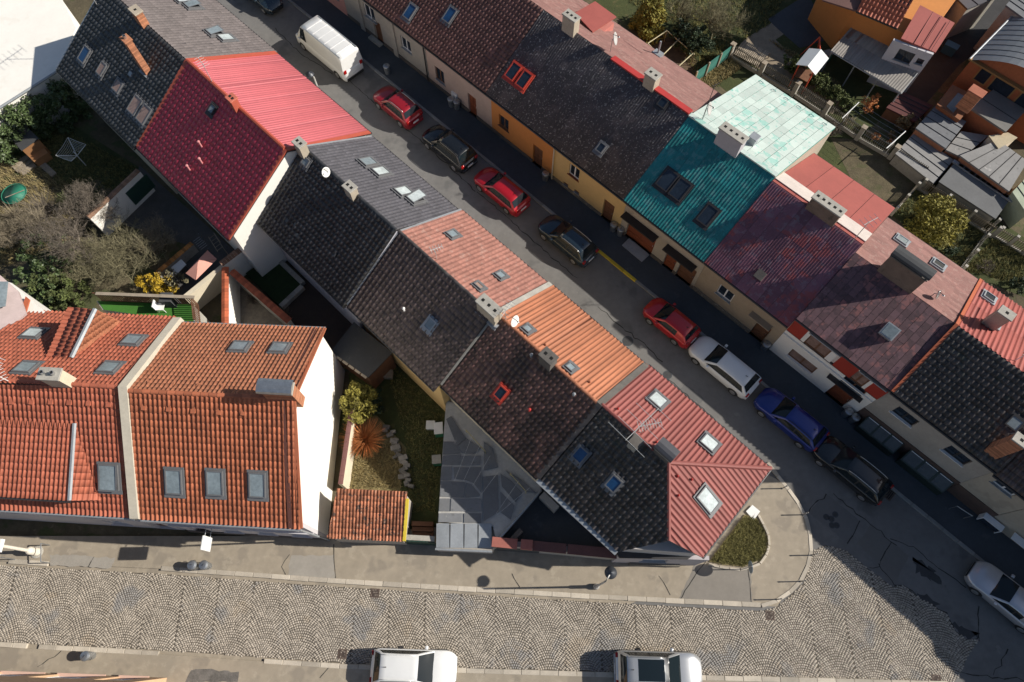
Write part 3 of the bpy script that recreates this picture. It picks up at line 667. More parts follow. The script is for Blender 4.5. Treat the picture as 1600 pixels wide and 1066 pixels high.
pl = MB().prism([ST(-110, 15.0), ST(2.99, 15.0), ST(2.99, 17.2), ST(-110, 17.2)], -.04, .098).build('pavement', m_pave); struct(pl)
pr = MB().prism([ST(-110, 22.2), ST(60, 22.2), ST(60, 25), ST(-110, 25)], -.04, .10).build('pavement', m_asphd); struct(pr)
ps = MB().prism([W(-60, 1009), W(250, 1022), W(530, 1042), W(800, 1050), W(1100, 1061), W(1500, 1068), (24, -7, 0), (-40, -7, 0)], -.04, .09).build('pavement', m_pave); struct(ps)
kerb(pave, [W(252, 892), W(520, 911.5), W(930, 936.5), W(1188, 949.5)], 1.08, .27, .125, m_kerb)
kerb(pave, [W(14, 881), W(76, 885)], 1.2, .27, .125, m_kerb)
kerb(pave, [W(*p) for p in [(1190, 950), (1208, 946), (1232, 931), (1252, 911), (1264, 886), (1270, 860), (1268, 838), (1264, 815), (1252, 790), (1227, 755), (1200, 722)]], .95, .22, .125, m_kerb)
kerb(ps, [W(0, 1003), W(45, 1006)], .9, .25, .115, m_kerb, -1); kerb(ps, [W(63, 1007), W(250, 1017)], 1.0, .25, .115, m_kerb, -1)
kerb(ps, [W(414, 1029), W(530, 1037), W(620, 1040)], 1.0, .25, .115, m_kerb, -1); kerb(ps, [W(700, 1043), W(1100, 1055), W(1478, 1064)], 1.0, .25, .115, m_kerb, -1)
y0, y1 = sof(935, 393), sof(994, 439)
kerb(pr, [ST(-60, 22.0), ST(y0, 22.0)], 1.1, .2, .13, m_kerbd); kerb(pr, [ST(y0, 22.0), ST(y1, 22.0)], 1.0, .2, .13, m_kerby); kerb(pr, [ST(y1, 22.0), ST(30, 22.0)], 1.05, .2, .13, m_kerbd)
def patch(px, mat, z, parent):
    P = [W(*p) for p in px]; j = .11 if mat is m_patchd else .03; Q = []
    for a, b in zip(P, P[1:] + P[:1]): Q += [p + Vector((rng.gauss(0, j), rng.gauss(0, j), 0)) for p in resample([a, b], .22)[:-1]]
    return sheet('surface_patch', Q, z, mat, parent)
patch([(455, 868), (523, 868), (524, 908), (450, 905), (452, 890)], m_patch, .104, pave)
patch([(1292, 772), (1344, 815), (1325, 850), (1262, 800)], M('grey_repair_asphalt', (.125, .122, .12), .9, .06, .6, bump=(60, .2, .01)), .004, road)
patch([(1362, 818), (1420, 870), (1395, 918), (1372, 882), (1340, 850)], M('brown_repair_asphalt', (.135, .128, .12), .9, .06, .6, bump=(60, .2, .01)), .0045, road)
patch([(1425, 872), (1445, 880), (1465, 900), (1470, 912), (1448, 905), (1430, 890)], m_patchd, .0055, road)
patch([(1432, 925), (1452, 930), (1466, 945), (1452, 952), (1436, 940)], m_patchd, .0055, road)
patch([(1492, 970), (1515, 985), (1530, 998), (1512, 999), (1496, 988)], m_patchd, .0055, road)
patch([(1070, 600), (1100, 623), (1092, 632), (1062, 609)], M('grey_repair_asphalt2', (.115, .113, .112), .9, .06, .6, bump=(60, .2, .01)), .004, road)
patch([(1085, 882), (1172, 890), (1174, 942), (1060, 936)], M('smooth_asphalt_patch', (.215, .195, .17), .95, .08, .6, bump=(60, .2, .01)), .104, pave)
patch([(80, 866), (180, 872), (175, 888), (80, 884)], m_patch, .1042, pave)
patch([(300, 1045), (375, 1050), (372, 1066), (290, 1066)], M('broken_tarmac', (.13, .12, .11), .95, .3, 2, bump=(30, .4)), .094, ps)
def seam(px, parent, z, w=.03, wob=.03):
    P = resample([W(*p) for p in px], .35); P = [p + Vector((rng.gauss(0, wob), rng.gauss(0, wob), 0)) for p in P]; m = MB()
    for a, b in zip(P, P[1:]):
        d = (b-a).normalized(); n = Vector((-d.y, d.x, 0))*w*rng.uniform(.3, .8); m.quad(a-n+Z*z, b-n+Z*z, b+n+Z*z, a+n+Z*z)
    m.build('crack', m_seam, parent)
for q in [[(522, 851), (524, 912)], [(1102, 878), (1085, 900), (1060, 940)], [(1168, 888), (1174, 948)], [(1030, 900), (1046, 930)], [(800, 896), (812, 918)], [(452, 868), (440, 885), (450, 905)], [(148, 870), (140, 886)]]: seam(q, pave, .109, .035, .02)
for q in [[(1262, 800), (1292, 772)], [(1344, 815), (1325, 850)], [(1300, 772), (1360, 820), (1400, 850)], [(1372, 882), (1400, 915), (1411, 914), (1434, 932), (1462, 949), (1481, 960), (1490, 983), (1510, 1000), (1529, 1000)], [(1358, 890), (1372, 884), (1385, 860), (1395, 848)], [(1529, 1000), (1530, 970), (1528, 948)], [(1552, 1055), (1575, 1015)], [(1500, 1052), (1552, 1057), (1600, 1064)], [(935, 480), (975, 515), (1010, 540), (1035, 565)], [(590, 165), (640, 205), (690, 250), (745, 300)], [(520, 105), (590, 165)], [(745, 300), (820, 365), (900, 435)], [(1040, 590), (1100, 640), (1170, 705)], [(1390, 842), (1430, 855), (1470, 890), (1510, 920)], [(430, 45), (470, 85), (520, 115)]]: seam(q, road, .0075, .045, .05)
for q in [[(60, 1043), (95, 1020), (110, 1004)], [(500, 1060), (520, 1035)]]: seam(q, ps, .098, .03, .03)
def manhole(px, py, r=.3, label='', z=.004, mat=None):
    t = thing('manhole_cover', label, 'manhole cover', W(px, py), 'manhole covers in the road'); c = W(px, py)
    m = MB(); m.lathe(c, [(r+.05, z-.004), (r+.05, z+.006)], 18); f = m.build('frame', m_asphd, t)
    m = MB(); m.lathe(c, [(r, z), (r, z+.012), (r*.8, z+.012), (r*.8, z+.009), (r*.4, z+.009), (r*.4, z+.012), (.02, z+.012)], 18); m.build('lid', mat or M('cast_iron', (.04, .04, .042), .7, .2, 6), t)
mh = 'round iron manhole cover on the road by the curved kerb'
for p in [(1291, 808), (1299, 811), (1305, 804), (1300, 821), (1307, 821)]: manhole(*p, .14, mh)
manhole(981, 533, .32, 'round iron manhole cover in the asphalt beside the orange sheet roof'); manhole(1043, 586, .25, 'worn manhole cover in the asphalt beside the white estate car')
def grate(px, py, label, w=.5, rz=-.06):
    p = W(px, py); t = thing('drain_grate', label, 'drain grate', p, 'iron drain grates'); D = Vector((math.cos(rz), math.sin(rz), 0)); N = Vector((-D.y, D.x, 0)); m = MB(); a = w/2
    fe = M('rusty_iron', (.10, .07, .055), .8, .25, 6)
    for q in ((-a, a, -a, -a+.05), (-a, a, a-.05, a), (-a, -a+.05, -a+.05, a-.05), (a-.05, a, -a+.05, a-.05)): m.obox(p, D, N, *q, .0, .034)
    m.build('frame', fe, t); m = MB(); m.obox(p, D, N, -a+.05, a-.05, -a+.05, a-.05, .005, .0255); m.build('well', m_dark, t)
    for i in range(6): x = -a + .085 + i*(w-.17)/5; m = MB(); m.obox(p, D, N, x-.018, x+.018, -a+.05, a-.05, .024, .032); m.build('bar', fe, t)
grate(586, 927, 'rusty drain grate in the cobbles beneath the old tiled lean-to'); grate(535, 1022, 'rusty drain grate in the cobbles behind the white estate car'); grate(1203, 962, 'rusty drain grate in the cobbles at the curved kerb'); grate(1463, 1062, 'rusty drain grate where the cobbles meet the shaded asphalt')
grate(1387, 771, 'dark square drain grate by the kerb behind the black estate car', .7, HEAD if 'HEAD' in globals() else 0)
# ------------------------------------------------------------ row houses along the sloping street
def row(name, label, s0, s1, A, Rg, B, wmat, ra, rb, wa=.4, wb=.35, front=None, loc_t=None, ridge=None, gut=True, deckm=None, group='houses along the sloping street'):
    """A, Rg, B = (t, z) of street eave, ridge and garden eave; ra / rb = tile arguments of the two slopes"""
    h = thing(name, label, 'house', ST((s0+s1)/2, (A[0]+B[0])/2, 0), group); sg = 1 if B[0] > A[0] else -1
    lerp = lambda P, Q, t: P[1] + (Q[1]-P[1])*(t-P[0])/(Q[0]-P[0])
    ta, tb = A[0] + sg*wa, B[0] - sg*wb; za, zb = lerp(A, Rg, ta) - .16, lerp(B, Rg, tb) - .16; off = .22 if front else 0
    sec = [(ta + sg*off, -.02), (ta + sg*off, lerp(A, Rg, ta+sg*off)-.16), (Rg[0], Rg[1]-.16), (tb, zb), (tb, -.02)]
    m = MB(); e = .006; n = len(sec)
    P = [ST(s0+e, *q) for q in sec] + [ST(s1-e, *q) for q in sec]
    m.add(P, [tuple(range(n)), tuple(range(n, 2*n))[::-1]] + [(i, i+n, (i+1) % n+n, (i+1) % n) for i in range(n)]); m.build('wall', wmat, h)
    g = .004
    h_a = Slope(ST(s0, *A), ST(s1, *A), ST(s0, *Rg), [ST(s0+g, *A), ST(s1-g, *A), ST(s1-g, *Rg), ST(s0+g, *Rg)])
    h_b = Slope(ST(s0, *B), ST(s1, *B), ST(s0, *Rg), [ST(s0+g, *B), ST(s1-g, *B), ST(s1-g, *Rg), ST(s0+g, *Rg)])
    for sl, q in ((h_a, ra), (h_b, rb)):
        sl.deck(h, deckm or (M('teal_joint', (.05, .26, .22), .7, .1) if q and q[1] is t_mint else m_gutter))
        if q:
            if q[0] == 'panels': sl.panels(h, *q[1:])
            else: sl.tiles(h, *q)
    if ridge: ridge_tiles(h, ST(s0+.02, Rg[0], Rg[1]+.02), ST(s1-.02, Rg[0], Rg[1]+.02), ridge[0], ridge[1] if len(ridge) > 1 else .42, ridge[2] if len(ridge) > 2 else .12)
    if gut:
        gutter(h, ST(s0+.02, A[0]-sg*.06, A[1]-.08), ST(s1-.02, A[0]-sg*.06, A[1]-.08)); gutter(h, ST(s0+.02, B[0]+sg*.06, B[1]-.08), ST(s1-.02, B[0]+sg*.06, B[1]-.08))
    return h, h_a, h_b, (ta, za)
def verge(h, s, A, Rg, B, mat, w=.22, zup=.07):
    m = MB()
    for a, b in ((A, Rg), (Rg, B)): m.slab([ST(s-w/2, a[0], a[1]+zup+.05), ST(s+w/2, a[0], a[1]+zup+.05), ST(s+w/2, b[0], b[1]+zup+.05), ST(s-w/2, b[0], b[1]+zup+.05)], .10)
    return m.build('verge_trim', mat, h)
# ---- left row
ZL = 1.45; l1 = (15.4, 5.5), (9.55, 8.8), (3.63, 5.5)
h, fa, fb, _ = row('row_house', 'house with black tiled garden slope and grey brown street slope, next to crimson roof', -48.2, -38.45, *l1, m_cream, (t_greybrown, .3, .36, PANF, .012), (t_dark, .32, .36, PAND, .05))
L1 = h
verge(h, -48.15, *l1, m_zinc, .1)
skylight(h, fb, 135, 87, .75, 1.1, gm=m_glassblue); skylight(h, fb, 162, 109, .6, .9, gm=m_glassbrown); skylight(h, fb, 187, 136, .75, .8, gm=m_glassbrown)
skylight(h, fb, 214, 166, .85, 1.2, gm=m_glassbrown); skylight(h, fb, 228, 180, .85, 1.2, gm=m_glassbrown)
skylight(h, fa, 335, 54, .8, 1.0, gm=m_glassgrey, open_=.25); skylight(h, fa, 353, 62, .8, 1.0, gm=m_glasspale); skylight(h, fa, 285, 3, .8, 1.0, gm=m_glasspale); skylight(h, fa, 300, 12, .8, 1.0, gm=m_glassgrey, open_=.25)
chimney(h, 211, 15, 8.4, 6.3, .75, .5, m_brick, m_chim, 1, flash=6.9)
chimney(h, 196, 60, 8.9, 4.9, .6, .42, m_brick, m_brick, 1, pots=True, flash=6.2)
m = MB(); q = fb.hit(207, 117); fb.box(m, q[0]-.15, q[0]+.15, q[1]-.15, q[1]+.15, 0, .2); m.build('roof_vent', m_zinc, h)
ZL = 1.1; ll = (15.35, 5.5), (9.55, 8.85), (3.78, 5.5)
h, fa, fb, _ = row('row_house', 'house with crimson tiled roof and pink red sheet slope to the street', -38.4, -28.25, *ll, m_white, (t_pinkred, .22, 9, FINE, .006), (t_crimson, .36, .38, GRID, .05), wa=.4)
L2 = h
verge(h, -38.4, *ll, t_flash, .34); verge(h, -28.33, *ll, t_flash, .26); 
m = MB(); m.tube([ST(-38.3, 9.55, 8.95), ST(-28.4, 9.55, 8.95)], .13, 8); m.build('ridge_cap', t_flash, h)
skylight(h, fb, 334, 172, .5, .6, fm=m_gutter)
chimney(h, 361, 152, 8.7, 6.9, .5, .45, M('red_painted_stack', (.45, .1, .06), .7, .1), M('red_cap', (.5, .14, .09), .7, .1), 2)
for p in [(316, 231), (317, 257), (298, 268)]:
    u, v = fb.hit(*p); m = MB(); c = fb.at(u, v, 0); m.lathe(c - Z*.1, [(.06, 0), (.06, .62), (.09, .63), (.09, .72), (.03, .75)], 10); m.build('vent_pipe', M('pink_vent', (.62, .25, .25), .5, .05), h)
ZL = 1.2; ll = (15.3, 5.3), (10.57, 8.4), (5.83, 5.3)
h, fa, fb, _ = row('row_house', 'house with black tiled garden slope and dark grey street slope with four skylights', -28.2, -19.68, *ll, M('lavender_white_render', (.50, .48, .52), .9, .06, .8), (t_grey, .27, .34, PANF, .012), (t_black, .30, .34, PAND, .05), ridge=(t_black,))
for p, o_, g_ in [((574, 256), .0, m_glassgrey), ((594, 271), 0, m_glasspale), ((629, 302), 0, m_glasspale), ((648, 314), .35, m_glasspale)]: skylight(h, fa, *p, .8, 1.05, gm=g_, open_=o_)
chimney(h, 467, 222, 8.2, 6.2, .65, .5, m_chim, m_conc, 2); chimney(h, 546, 291, 8.0, 6.2, .65, .5, m_chim, m_conc, 2, flash=6.6)
skylight(h, fb, 480, 254, .55, .5, gm=m_glassgrey)
for p in [(450, 345), (463, 352), (466, 368), (455, 378), (515, 293), (524, 398)]:
    u, v = fb.hit(*p); m = MB(); fb.box(m, u-.1, u+.1, v-.12, v+.12, .05, .12); m.build('vent_tile', t_dark, h)
m = MB(); m.slab([ST(-28.18, 15.3, 5.42), ST(-28.05, 15.3, 5.42), ST(-28.05, 10.57, 8.52), ST(-28.18, 10.57, 8.52)], .1); m.build('verge_trim', m_zinc, h)
ll = (15.45, 5.3), (10.72, 8.1), (6.0, 5.3)
h, fa, fb, _ = row('row_house', 'house with dark brown garden slope and salmon tiled street slope', -19.65, -12.0, *ll, m_yellow, (t_salmon, .3, .34, PANF, .02), (t_blackbrown, .30, .34, PAND, .05), ridge=(t_mossblack,))
verge(h, -19.65, *ll, m_zinc, .1)
skylight(h, fa, 706, 369, .6, .7, gm=m_glassgrey); skylight(h, fa, 781, 433, .55, .6, gm=m_glassgrey); skylight(h, fa, 747, 450, .6, .4, gm=m_glassbrown); skylight(h, fb, 674, 507, .6, .7, fm=m_zinc, gm=m_glassgrey)
u, v = fb.hit(632, 487); m = MB(); m.lathe(fb.at(u, v, 0), [(.06, 0), (.06, .4), (.1, .42), (.02, .5)], 8); m.build('vent_pipe', m_whitepaint, h)
ZL = 1.1; ll = (15.55, 5.3), (11.0, 8.0), (6.45, 5.3)
h, fa, fb, _ = row('row_house', 'house with maroon black garden slope and orange ribbed street slope', -11.95, -4.38, *ll, m_cream, (t_orange, .26, 4.0, TRAP, .006), (t_maroon, .30, .34, PAND, .05), ridge=(t_orange,))
L5 = h
m = MB(); m.slab([ST(-12.1, 15.55, 5.45), ST(-11.78, 15.55, 5.45), ST(-11.78, 11, 8.15), ST(-12.1, 11, 8.15)], .12); m.build('verge_trim', m_conc, h)
m = MB(); m.slab([ST(-4.6, 15.55, 5.45), ST(-4.24, 15.55, 5.45), ST(-4.24, 11, 8.15), ST(-4.6, 11, 8.15)], .12); m.build('verge_trim', m_chimdark, h)
m = MB(); m.slab([ST(-4.55, 6.45, 5.45), ST(-4.24, 6.45, 5.45), ST(-4.24, 11, 8.15), ST(-4.55, 11, 8.15)], .12); m.build('verge_trim', t_mossblack, h)
m = MB(); m.slab([ST(-12.02, 6.45, 5.45), ST(-11.88, 6.45, 5.45), ST(-11.88, 11, 8.15), ST(-12.02, 11, 8.15)], .12); m.build('verge_trim', m_conc, h)
skylight(h, fb, 784, 614, .6, .75, fm=m_redfr, gm=m_glass); skylight(h, fa, 823, 517, .5, .55, gm=m_glassgrey); skylight(h, fa, 890, 577, .5, .55, gm=m_glassgrey)
for p in [(852, 540), (921, 598)]: u, v = fa.hit(*p); m = MB(); m.lathe(fa.at(u, v, 0), [(.06, 0), (.06, .22), (.03, .26)], 8); m.build('vent_pipe', t_orange, h)
for p, c in [((827, 643), t_flashred), ((830, 558), m_zinc), ((896, 619), m_zinc)]: u, v = fb.hit(*p); m = MB(); m.lathe(fb.at(u, v, 0), [(.07, 0), (.07, .35), (.1, .36), (.03, .45)], 8); m.build('vent_pipe', c, h)
chimney(h, 764, 477, 8.0, 6.1, 1.35, .6, m_chim, m_conc, 3, flash=6.8); chimney(h, 857, 556, 7.9, 5.9, .8, .55, m_chimdark, m_chimdark, 2, flash=6.5)
# corner house with a hipped end
h = thing('corner_house', 'corner house with hipped brick red roof and black garden slope, beside the grassy bed', 'house', ST(0, 11.5, 0), 'houses along the sloping street')
LC = h; zf = 5.3; P_fe0, P_fe1 = ST(-4.32, 15.65, zf), ST(4.25, 15.65, zf); P_r0, P_r1 = ST(-4.32, 11.1, 8.0), ST(.1, 11.15, 8.0)
P_re0 = ST(-4.32, 6.55, zf); cS = W(1097, 871, zf); P_w = W(966, 862, zf)
hipN = (P_fe1 - P_r1).cross(cS - P_r1).normalized(); rearN = (P_r1 - P_re0).cross(S).normalized()
rear0 = Slope(P_re0, P_re0 + S, P_r0, [P_re0, P_re0 + S, P_r1, P_r0])
dline = hipN.cross(rear0.N).normalized(); dline = dline if dline.z < 0 else -dline
tq = 1.0
for k_ in range(60):
    tq = .1*k_; p_ = P_r1 + dline*tq; w_ = p_ - Vector((0, 0, CAMH)); vv_ = 533 - FPX*(_c*w_.y + _s*w_.z)/(_s*w_.y - _c*w_.z)
    if vv_ > 842: break
P_h = P_r1 + dline*tq
fa = Slope(P_fe0, P_fe1, P_r0, [P_fe0, P_fe1, P_r1, P_r0]); fb = Slope(P_re0, P_re0 + S, P_r0, [P_re0, rear0.at(*rear0.hit(966, 862)), P_h, P_r1, P_r0])
fe = Slope(P_fe1, cS, P_r1, [P_fe1, cS, P_h, P_r1])
for sl, q in ((fa, (t_red, .26, 4.0, TRAP, .006)), (fb, (t_mossblack, .30, .34, PAND, .05)), (fe, (t_red, .26, 4.0, TRAP, .006))): sl.deck(h, m_gutter); sl.tiles(h, *q)
m = MB(); m.tube([P_r1 + Z*.07, P_fe1 + Z*.07], .12, 8); m.tube([P_r1 + Z*.07, P_h + Z*.05], .11, 8); m.tube([P_r0 + Z*.06, P_r1 + Z*.07], .11, 8); m.build('hip_cap', t_red, h)
inn = lambda p, k=.93: ST(0, 11.1, 0).lerp(Vector((p.x, p.y, 0)), k)
m = MB(); base = [inn(P_fe0, .94), inn(P_fe1, .94), inn(cS, .95), W(957, 872, .0), inn(P_re0, .94)]
m.prism(base, -.02, 5.0); m.build('wall', M('pale_grey_render', (.5, .47, .45), .9, .07, .8, bump=(40, .15)), h)
m = MB(); m.prism([inn(P_fe1, .955), inn(cS, .965), inn(cS, .94), inn(P_fe1, .93)], .1, .75); m.build('stone_base', M('white_brick_base', (.5, .47, .42), .9, .2, 9, bump=(14, .6)), h)
m = MB(); a = W(960, 860, 3.5); b = W(1040, 856, 3.5); m.slab([a, b, W(1083, 868, 3.5), W(1075, 874, 3.5), W(968, 872, 3.5)], .18); m.build('side_canopy', m_gutter, h)
o_ = W(955, 879, 0); d_ = (W(1085, 884, 0) - o_); Ld = d_.length; d_ = d_.normalized(); nn = Vector((d_.y, -d_.x, 0))
facade(h, o_, d_, nn, Ld, .1, 3.3, [(1.5, 1.2, 1.4, 1.2)], M('lavender_grey_render', (.42, .39, .40), .9, .07, .8, bump=(40, .15)), name='side_wall'); window(h, o_, d_, nn, 1.5, 1.2, 1.4, 1.2)
m = MB(); m.obox(o_, d_, nn, 1.0, 3.9, .0, .14, .05, .6); m.build('stone_base', m_stone, h)
gutter(h, P_fe0 + T*.05 - Z*.06, P_fe1 + T*.05 - Z*.06); gutter(h, P_fe1 + S*.06 - Z*.06, cS + S*.06 - Z*.06); 
m = MB(); g0 = P_re0 - T*.25 - Z*.05; g1 = rear0.at(*rear0.hit(966, 862)) - T*.25 - Z*.05; m.slab([P_re0 - T*.02 + Z*.06, P_re0 - T*.30 - Z*.02, g1 - Z*.0, g1 + T*.28 + Z*.08], .08); m.build('zinc_gutter', m_zinc, h)
skylight(h, fa, 1026, 628, .9, 1.0, gm=m_glasspale); skylight(h, fa, 1106, 695, .9, 1.0, gm=m_glasspale); skylight(h, fe, 1103, 780, .85, 1.35, gm=m_glasspale); skylight(h, fb, 908, 710, .65, .8, gm=m_glassblue); skylight(h, fb, 960, 755, .65, .8, gm=m_glassblue)
for p in [(1058, 745), (1080, 750), (1059, 775), (965, 640), (1025, 692)]: u, v = (fe if p[0] > 1030 else fa).hit(*p); m = MB(); c = (fe if p[0] > 1030 else fa).at(u, v, 0); m.lathe(c, [(.07, 0), (.06, .2), (.02, .26)], 8); m.build('vent_pipe', t_flashred, h)
chimney(h, 1041, 704, 7.7, 6.0, .9, .55, m_chimdark, m_conc, 1, metalcap=M('dark_hood', (.10, .10, .11), .5, .1, metal=.5)); chimney(h, 994, 690, 7.5, 6.0, .5, .5, m_conc, m_chimdark, 0)
# ---- right row
ZL = .5; tR = 24.35; sR = [sof(545, 28, 0), sof(650, 72, 4.2), sof(755, 149, 4.4), -19.75, -13.1, -6.4, .03, 6.55, 13.2, 15.8]
O_R = lambda s0: ST(s0, tR, 0)
NT = -T
def fr(px, py, t=tR):                    # (s, z) on the street face
    w = ray(px, py); c = Vector((0, 0, CAMH)); k = (t - c.dot(T))/w.dot(T); p = c + w*k; return p.dot(S), p.z
eaveR, ridR = (23.87, 4.4), (29.6, 7.9)
def right(i, label, wmat, ra, rb, wins=(), doors=(), A=None, Rg=None, B=None, ridge=None, base=m_plinth, bh=.45, name='row_house'):
    s0, s1 = sR[i], sR[i+1]; A = A or eaveR; Rg = Rg or ridR; B = B or (35.4, 4.4)
    h, fa, fb, w = row(name, label, s0, s1, A, Rg, B, wmat, ra, rb, wa=tR-A[0], front=True, ridge=ridge)
    ops = []
    for q in wins: s_, z_ = fr(q[0], q[1]); ops.append((s_-s0-q[2]/2, max(.12, z_-q[3]/2), q[2], q[3]))
    dps = []
    for q in doors: s_, z_ = fr(q[0], q[1]); dps.append((s_-s0-q[2]/2, .1, q[2], q[3]))
    facade(h, O_R(s0)+S*.006, S, NT, s1-s0-.012, -.02, A[1]-.02, ops+dps, wmat)
    for o, q in zip(ops, wins): window(h, O_R(s0), S, NT, *o, *(q[4:] if len(q) > 4 else ()))
    for o, q in zip(dps, doors): door(h, O_R(s0), S, NT, *o, *(q[4:] if len(q) > 4 else ()))
    if base:
        cuts = sorted((o[0], o[0]+o[2]) for o in dps); u = .01
        for a, b in cuts + [(s1-s0-.012, 0)]:
            if a-u > .1: m = MB(); m.obox(O_R(s0), S, NT, u, a, -.01, .05, -.02, bh); m.build('plinth', base, h)
            u = b
    return h, fa, fb
brown = (t_brown, .30, .34, PAND, .045); shing = (t_pinkshing, .9, .30, FLAT, .012); fib = (t_fibre, .18, 9, CORR, .003, 'roof_tiles', .03, .0008)
h, fa, fb = right(0, 'house with brown tiled roof and grey beige front with pilasters around its door', m_greywall, brown, shing, [(577, 20, 1.3, 1.3), (634, 70, 1.15, 1.2)], [(592, 54, .95, 2.1)])
skylight(h, fa, 642, 20, .75, 1.1, gm=m_glassblue)
for p in (568, 612): s_, z_ = fr(p, 40); m = MB(); m.obox(ST(s_, tR, 0), S, NT, -.25, .25, .0, .12, .1, 3.5); m.build('pilaster', m_greywall, h)
s_, z_ = fr(590, 60); m = MB(); m.obox(ST(s_, tR, 0), S, NT, -.7, .7, .05, .45, .1, .26); m.build('doorstep', m_conc, h)
pipe_down(h, ST(sR[1]-.12, tR-.1, 3.6), ST(sR[1]-.12, tR-.1, .1))
h0, _, _ = None, None, None
h, fa, fb = right(1, 'house with brown tiled roof and pinkish beige front', m_pinkish, brown, shing, [(687, 118, 1.0, 1.35, m_wood)], [(738, 165, .9, 2.1, m_woodred)])
skylight(h, fa, 704, 25, .75, 1.1, gm=m_glassblue); m = MB(); s_, z_ = fr(711, 150); m.obox(ST(s_, tR, z_), S, NT, -.3, .3, 0, .12, -.35, .35); m.build('meter_box', m_wfr, h)
h, fa, fb = right(2, 'house with lichen covered black corrugated roof and orange front', m_orange, fib, shing, [(787, 192, 1.0, 1.2, m_wood, m_glass, 1, m_wood)], [(840, 240, .95, 2.1)])
R3h = h; skylight(h, fa, 803, 113, .8, 1.15, fm=m_redfr, gm=m_glass); skylight(h, fa, 820, 126, .8, 1.15, fm=m_redfr, gm=m_glass)
chimney(h, 893, 24, 8.6, 6.6, 1.05, .55, m_chim, m_conc, 3, flash=7.1)
h, fa, fb = right(3, 'house with lichen covered black corrugated roof and yellow front', m_yellow, fib, shing, [(897, 269, .95, 1.2, m_wfr, m_glass, 1, m_woodred), (884, 288, .45, .3, m_wood, m_glass, 0), (901, 300, .45, .3, m_wood, m_glass, 0)], [(951, 323, .95, 2.15)], base=m_stone)
R4h = h; skylight(h, fa, 940, 232, .55, .65, gm=m_glass); skylight(h, fa, 1036, 162, .6, .6, fm=m_gutter, gm=m_glass)
chimney(h, 1021, 115, 8.4, 6.6, .85, .6, m_chim, m_conc, 2)
m = MB(); m.slab([ST(-19.7, 29.4, 8.0), ST(-13.15, 29.4, 8.0), ST(-13.15, 29.85, 7.95), ST(-19.7, 29.85, 7.95)], .12); m.build('ridge_flashing', t_flashred, h)
pipe_down(h, ST(sR[3]+.12, tR-.1, 3.6), ST(sR[3]+.12, tR-.1, .1), m_cream)
h, fa, fb = right(4, 'house with teal sheet roof bleached mint on its garden side, beige front with garage', m_beige, ('panels', t_teal, .85, 1.1, 'roof_panel', 4, .02, .015), ('panels', t_mint, .62, .72, 'roof_panel', 0, .02, .025), [], [(999, 374, 2.4, 2.05, m_woodred, 'garage_door'), (1046, 410, .9, 2.05, m_woodred), (1069, 432, 1.3, 2.05, m_wood, 'door')], B=(37.9, 5.1), Rg=(29.5, 7.8))
R5h = h; s0 = sR[4]
for p, w_ in (((1003, 352), 2.9), ((1064, 404), 2.5)): s_, z_ = fr(*p); m = MB(); m.obox(ST(s_, tR, 2.6), S, NT, -w_/2, w_/2, 0, .6, 0, .1); m.build('entrance_canopy', M('dark_brown_canopy', (.045, .033, .025), .8, .15), h)
skylight(h, fa, 1043, 282, .95, 1.3, fm=m_gutter, gm=m_glass); skylight(h, fa, 1063, 297, .95, 1.3, fm=m_gutter, gm=m_glass); skylight(h, fa, 1106, 337, .85, 1.25, fm=m_gutter, gm=m_glass)
chimney(h, 1147, 207, 8.5, 6.3, 1.7, .6, M('lavender_stack', (.42, .40, .42), .9, .08), m_conc, 4); chimney(h, 1180, 213, 7.6, 6.0, .45, .45, m_zinc, m_zinc, 0)
m = MB(); m.slab([ST(s0, 29.35, 7.92), ST(sR[5], 29.35, 7.92), ST(sR[5], 29.7, 7.88), ST(s0, 29.7, 7.88)], .1); m.build('ridge_flashing', t_mint, h)
for q in (0, 1, 2, 3, 4, 5): m = MB(); s_ = s0 + .8 + q*1.05; m.tube([ST(s_-.15, 37.5, 5.28), ST(s_-.1, 37.4, 5.4), ST(s_+.1, 37.4, 5.4), ST(s_+.15, 37.5, 5.28)], .02, 5); m.build('snow_guard', t_teal, h)
h, fa, fb = right(5, 'house with faded purple red sheet roof and brown beige front on rough stones', m_brownwall, ('panels', t_purple, .85, 1.05, 'roof_panel', 5, .02, .015), None, [(1133, 459, 1.15, 1.15)], [(1189, 516, 1.0, 2.1, m_wood)], base=m_stone, bh=.55, Rg=(29.1, 7.7), B=(36.0, 4.1))
R6h = h; fb.panels(h, t_redsheet, 1.6, 7.7, 'roof_panel', 0, .03, .03, True, 0)
m = MB(); fb.box(m, fb.u0, fb.u1, 5.9, 7.4, .07, .12); m.build('pale_roof_strip', M('pale_felt', (.55, .48, .44), .9, .1, 1, spots=[((.4, .25, .22), 1, .62, .5)]), h)
chimney(h, 1296, 318, 8.3, 6.0, 1.9, .6, M('brown_stack', (.18, .13, .10), .9, .15, 2, spots=[((.06, .05, .04), 1.5, .58, .6)]), m_conc, 5)
u, v = fa.hit(1188, 430); m = MB(); fa.box(m, u-.28, u+.28, v-.28, v+.28, .02, .35); m.build('roof_hatch', m_chimdark, h)
s_, z_ = fr(1190, 500); m = MB(); m.obox(ST(s_, tR, 2.5), S, NT, -.8, .8, 0, .45, 0, .07); m.build('entrance_canopy', m_brownwall, h)
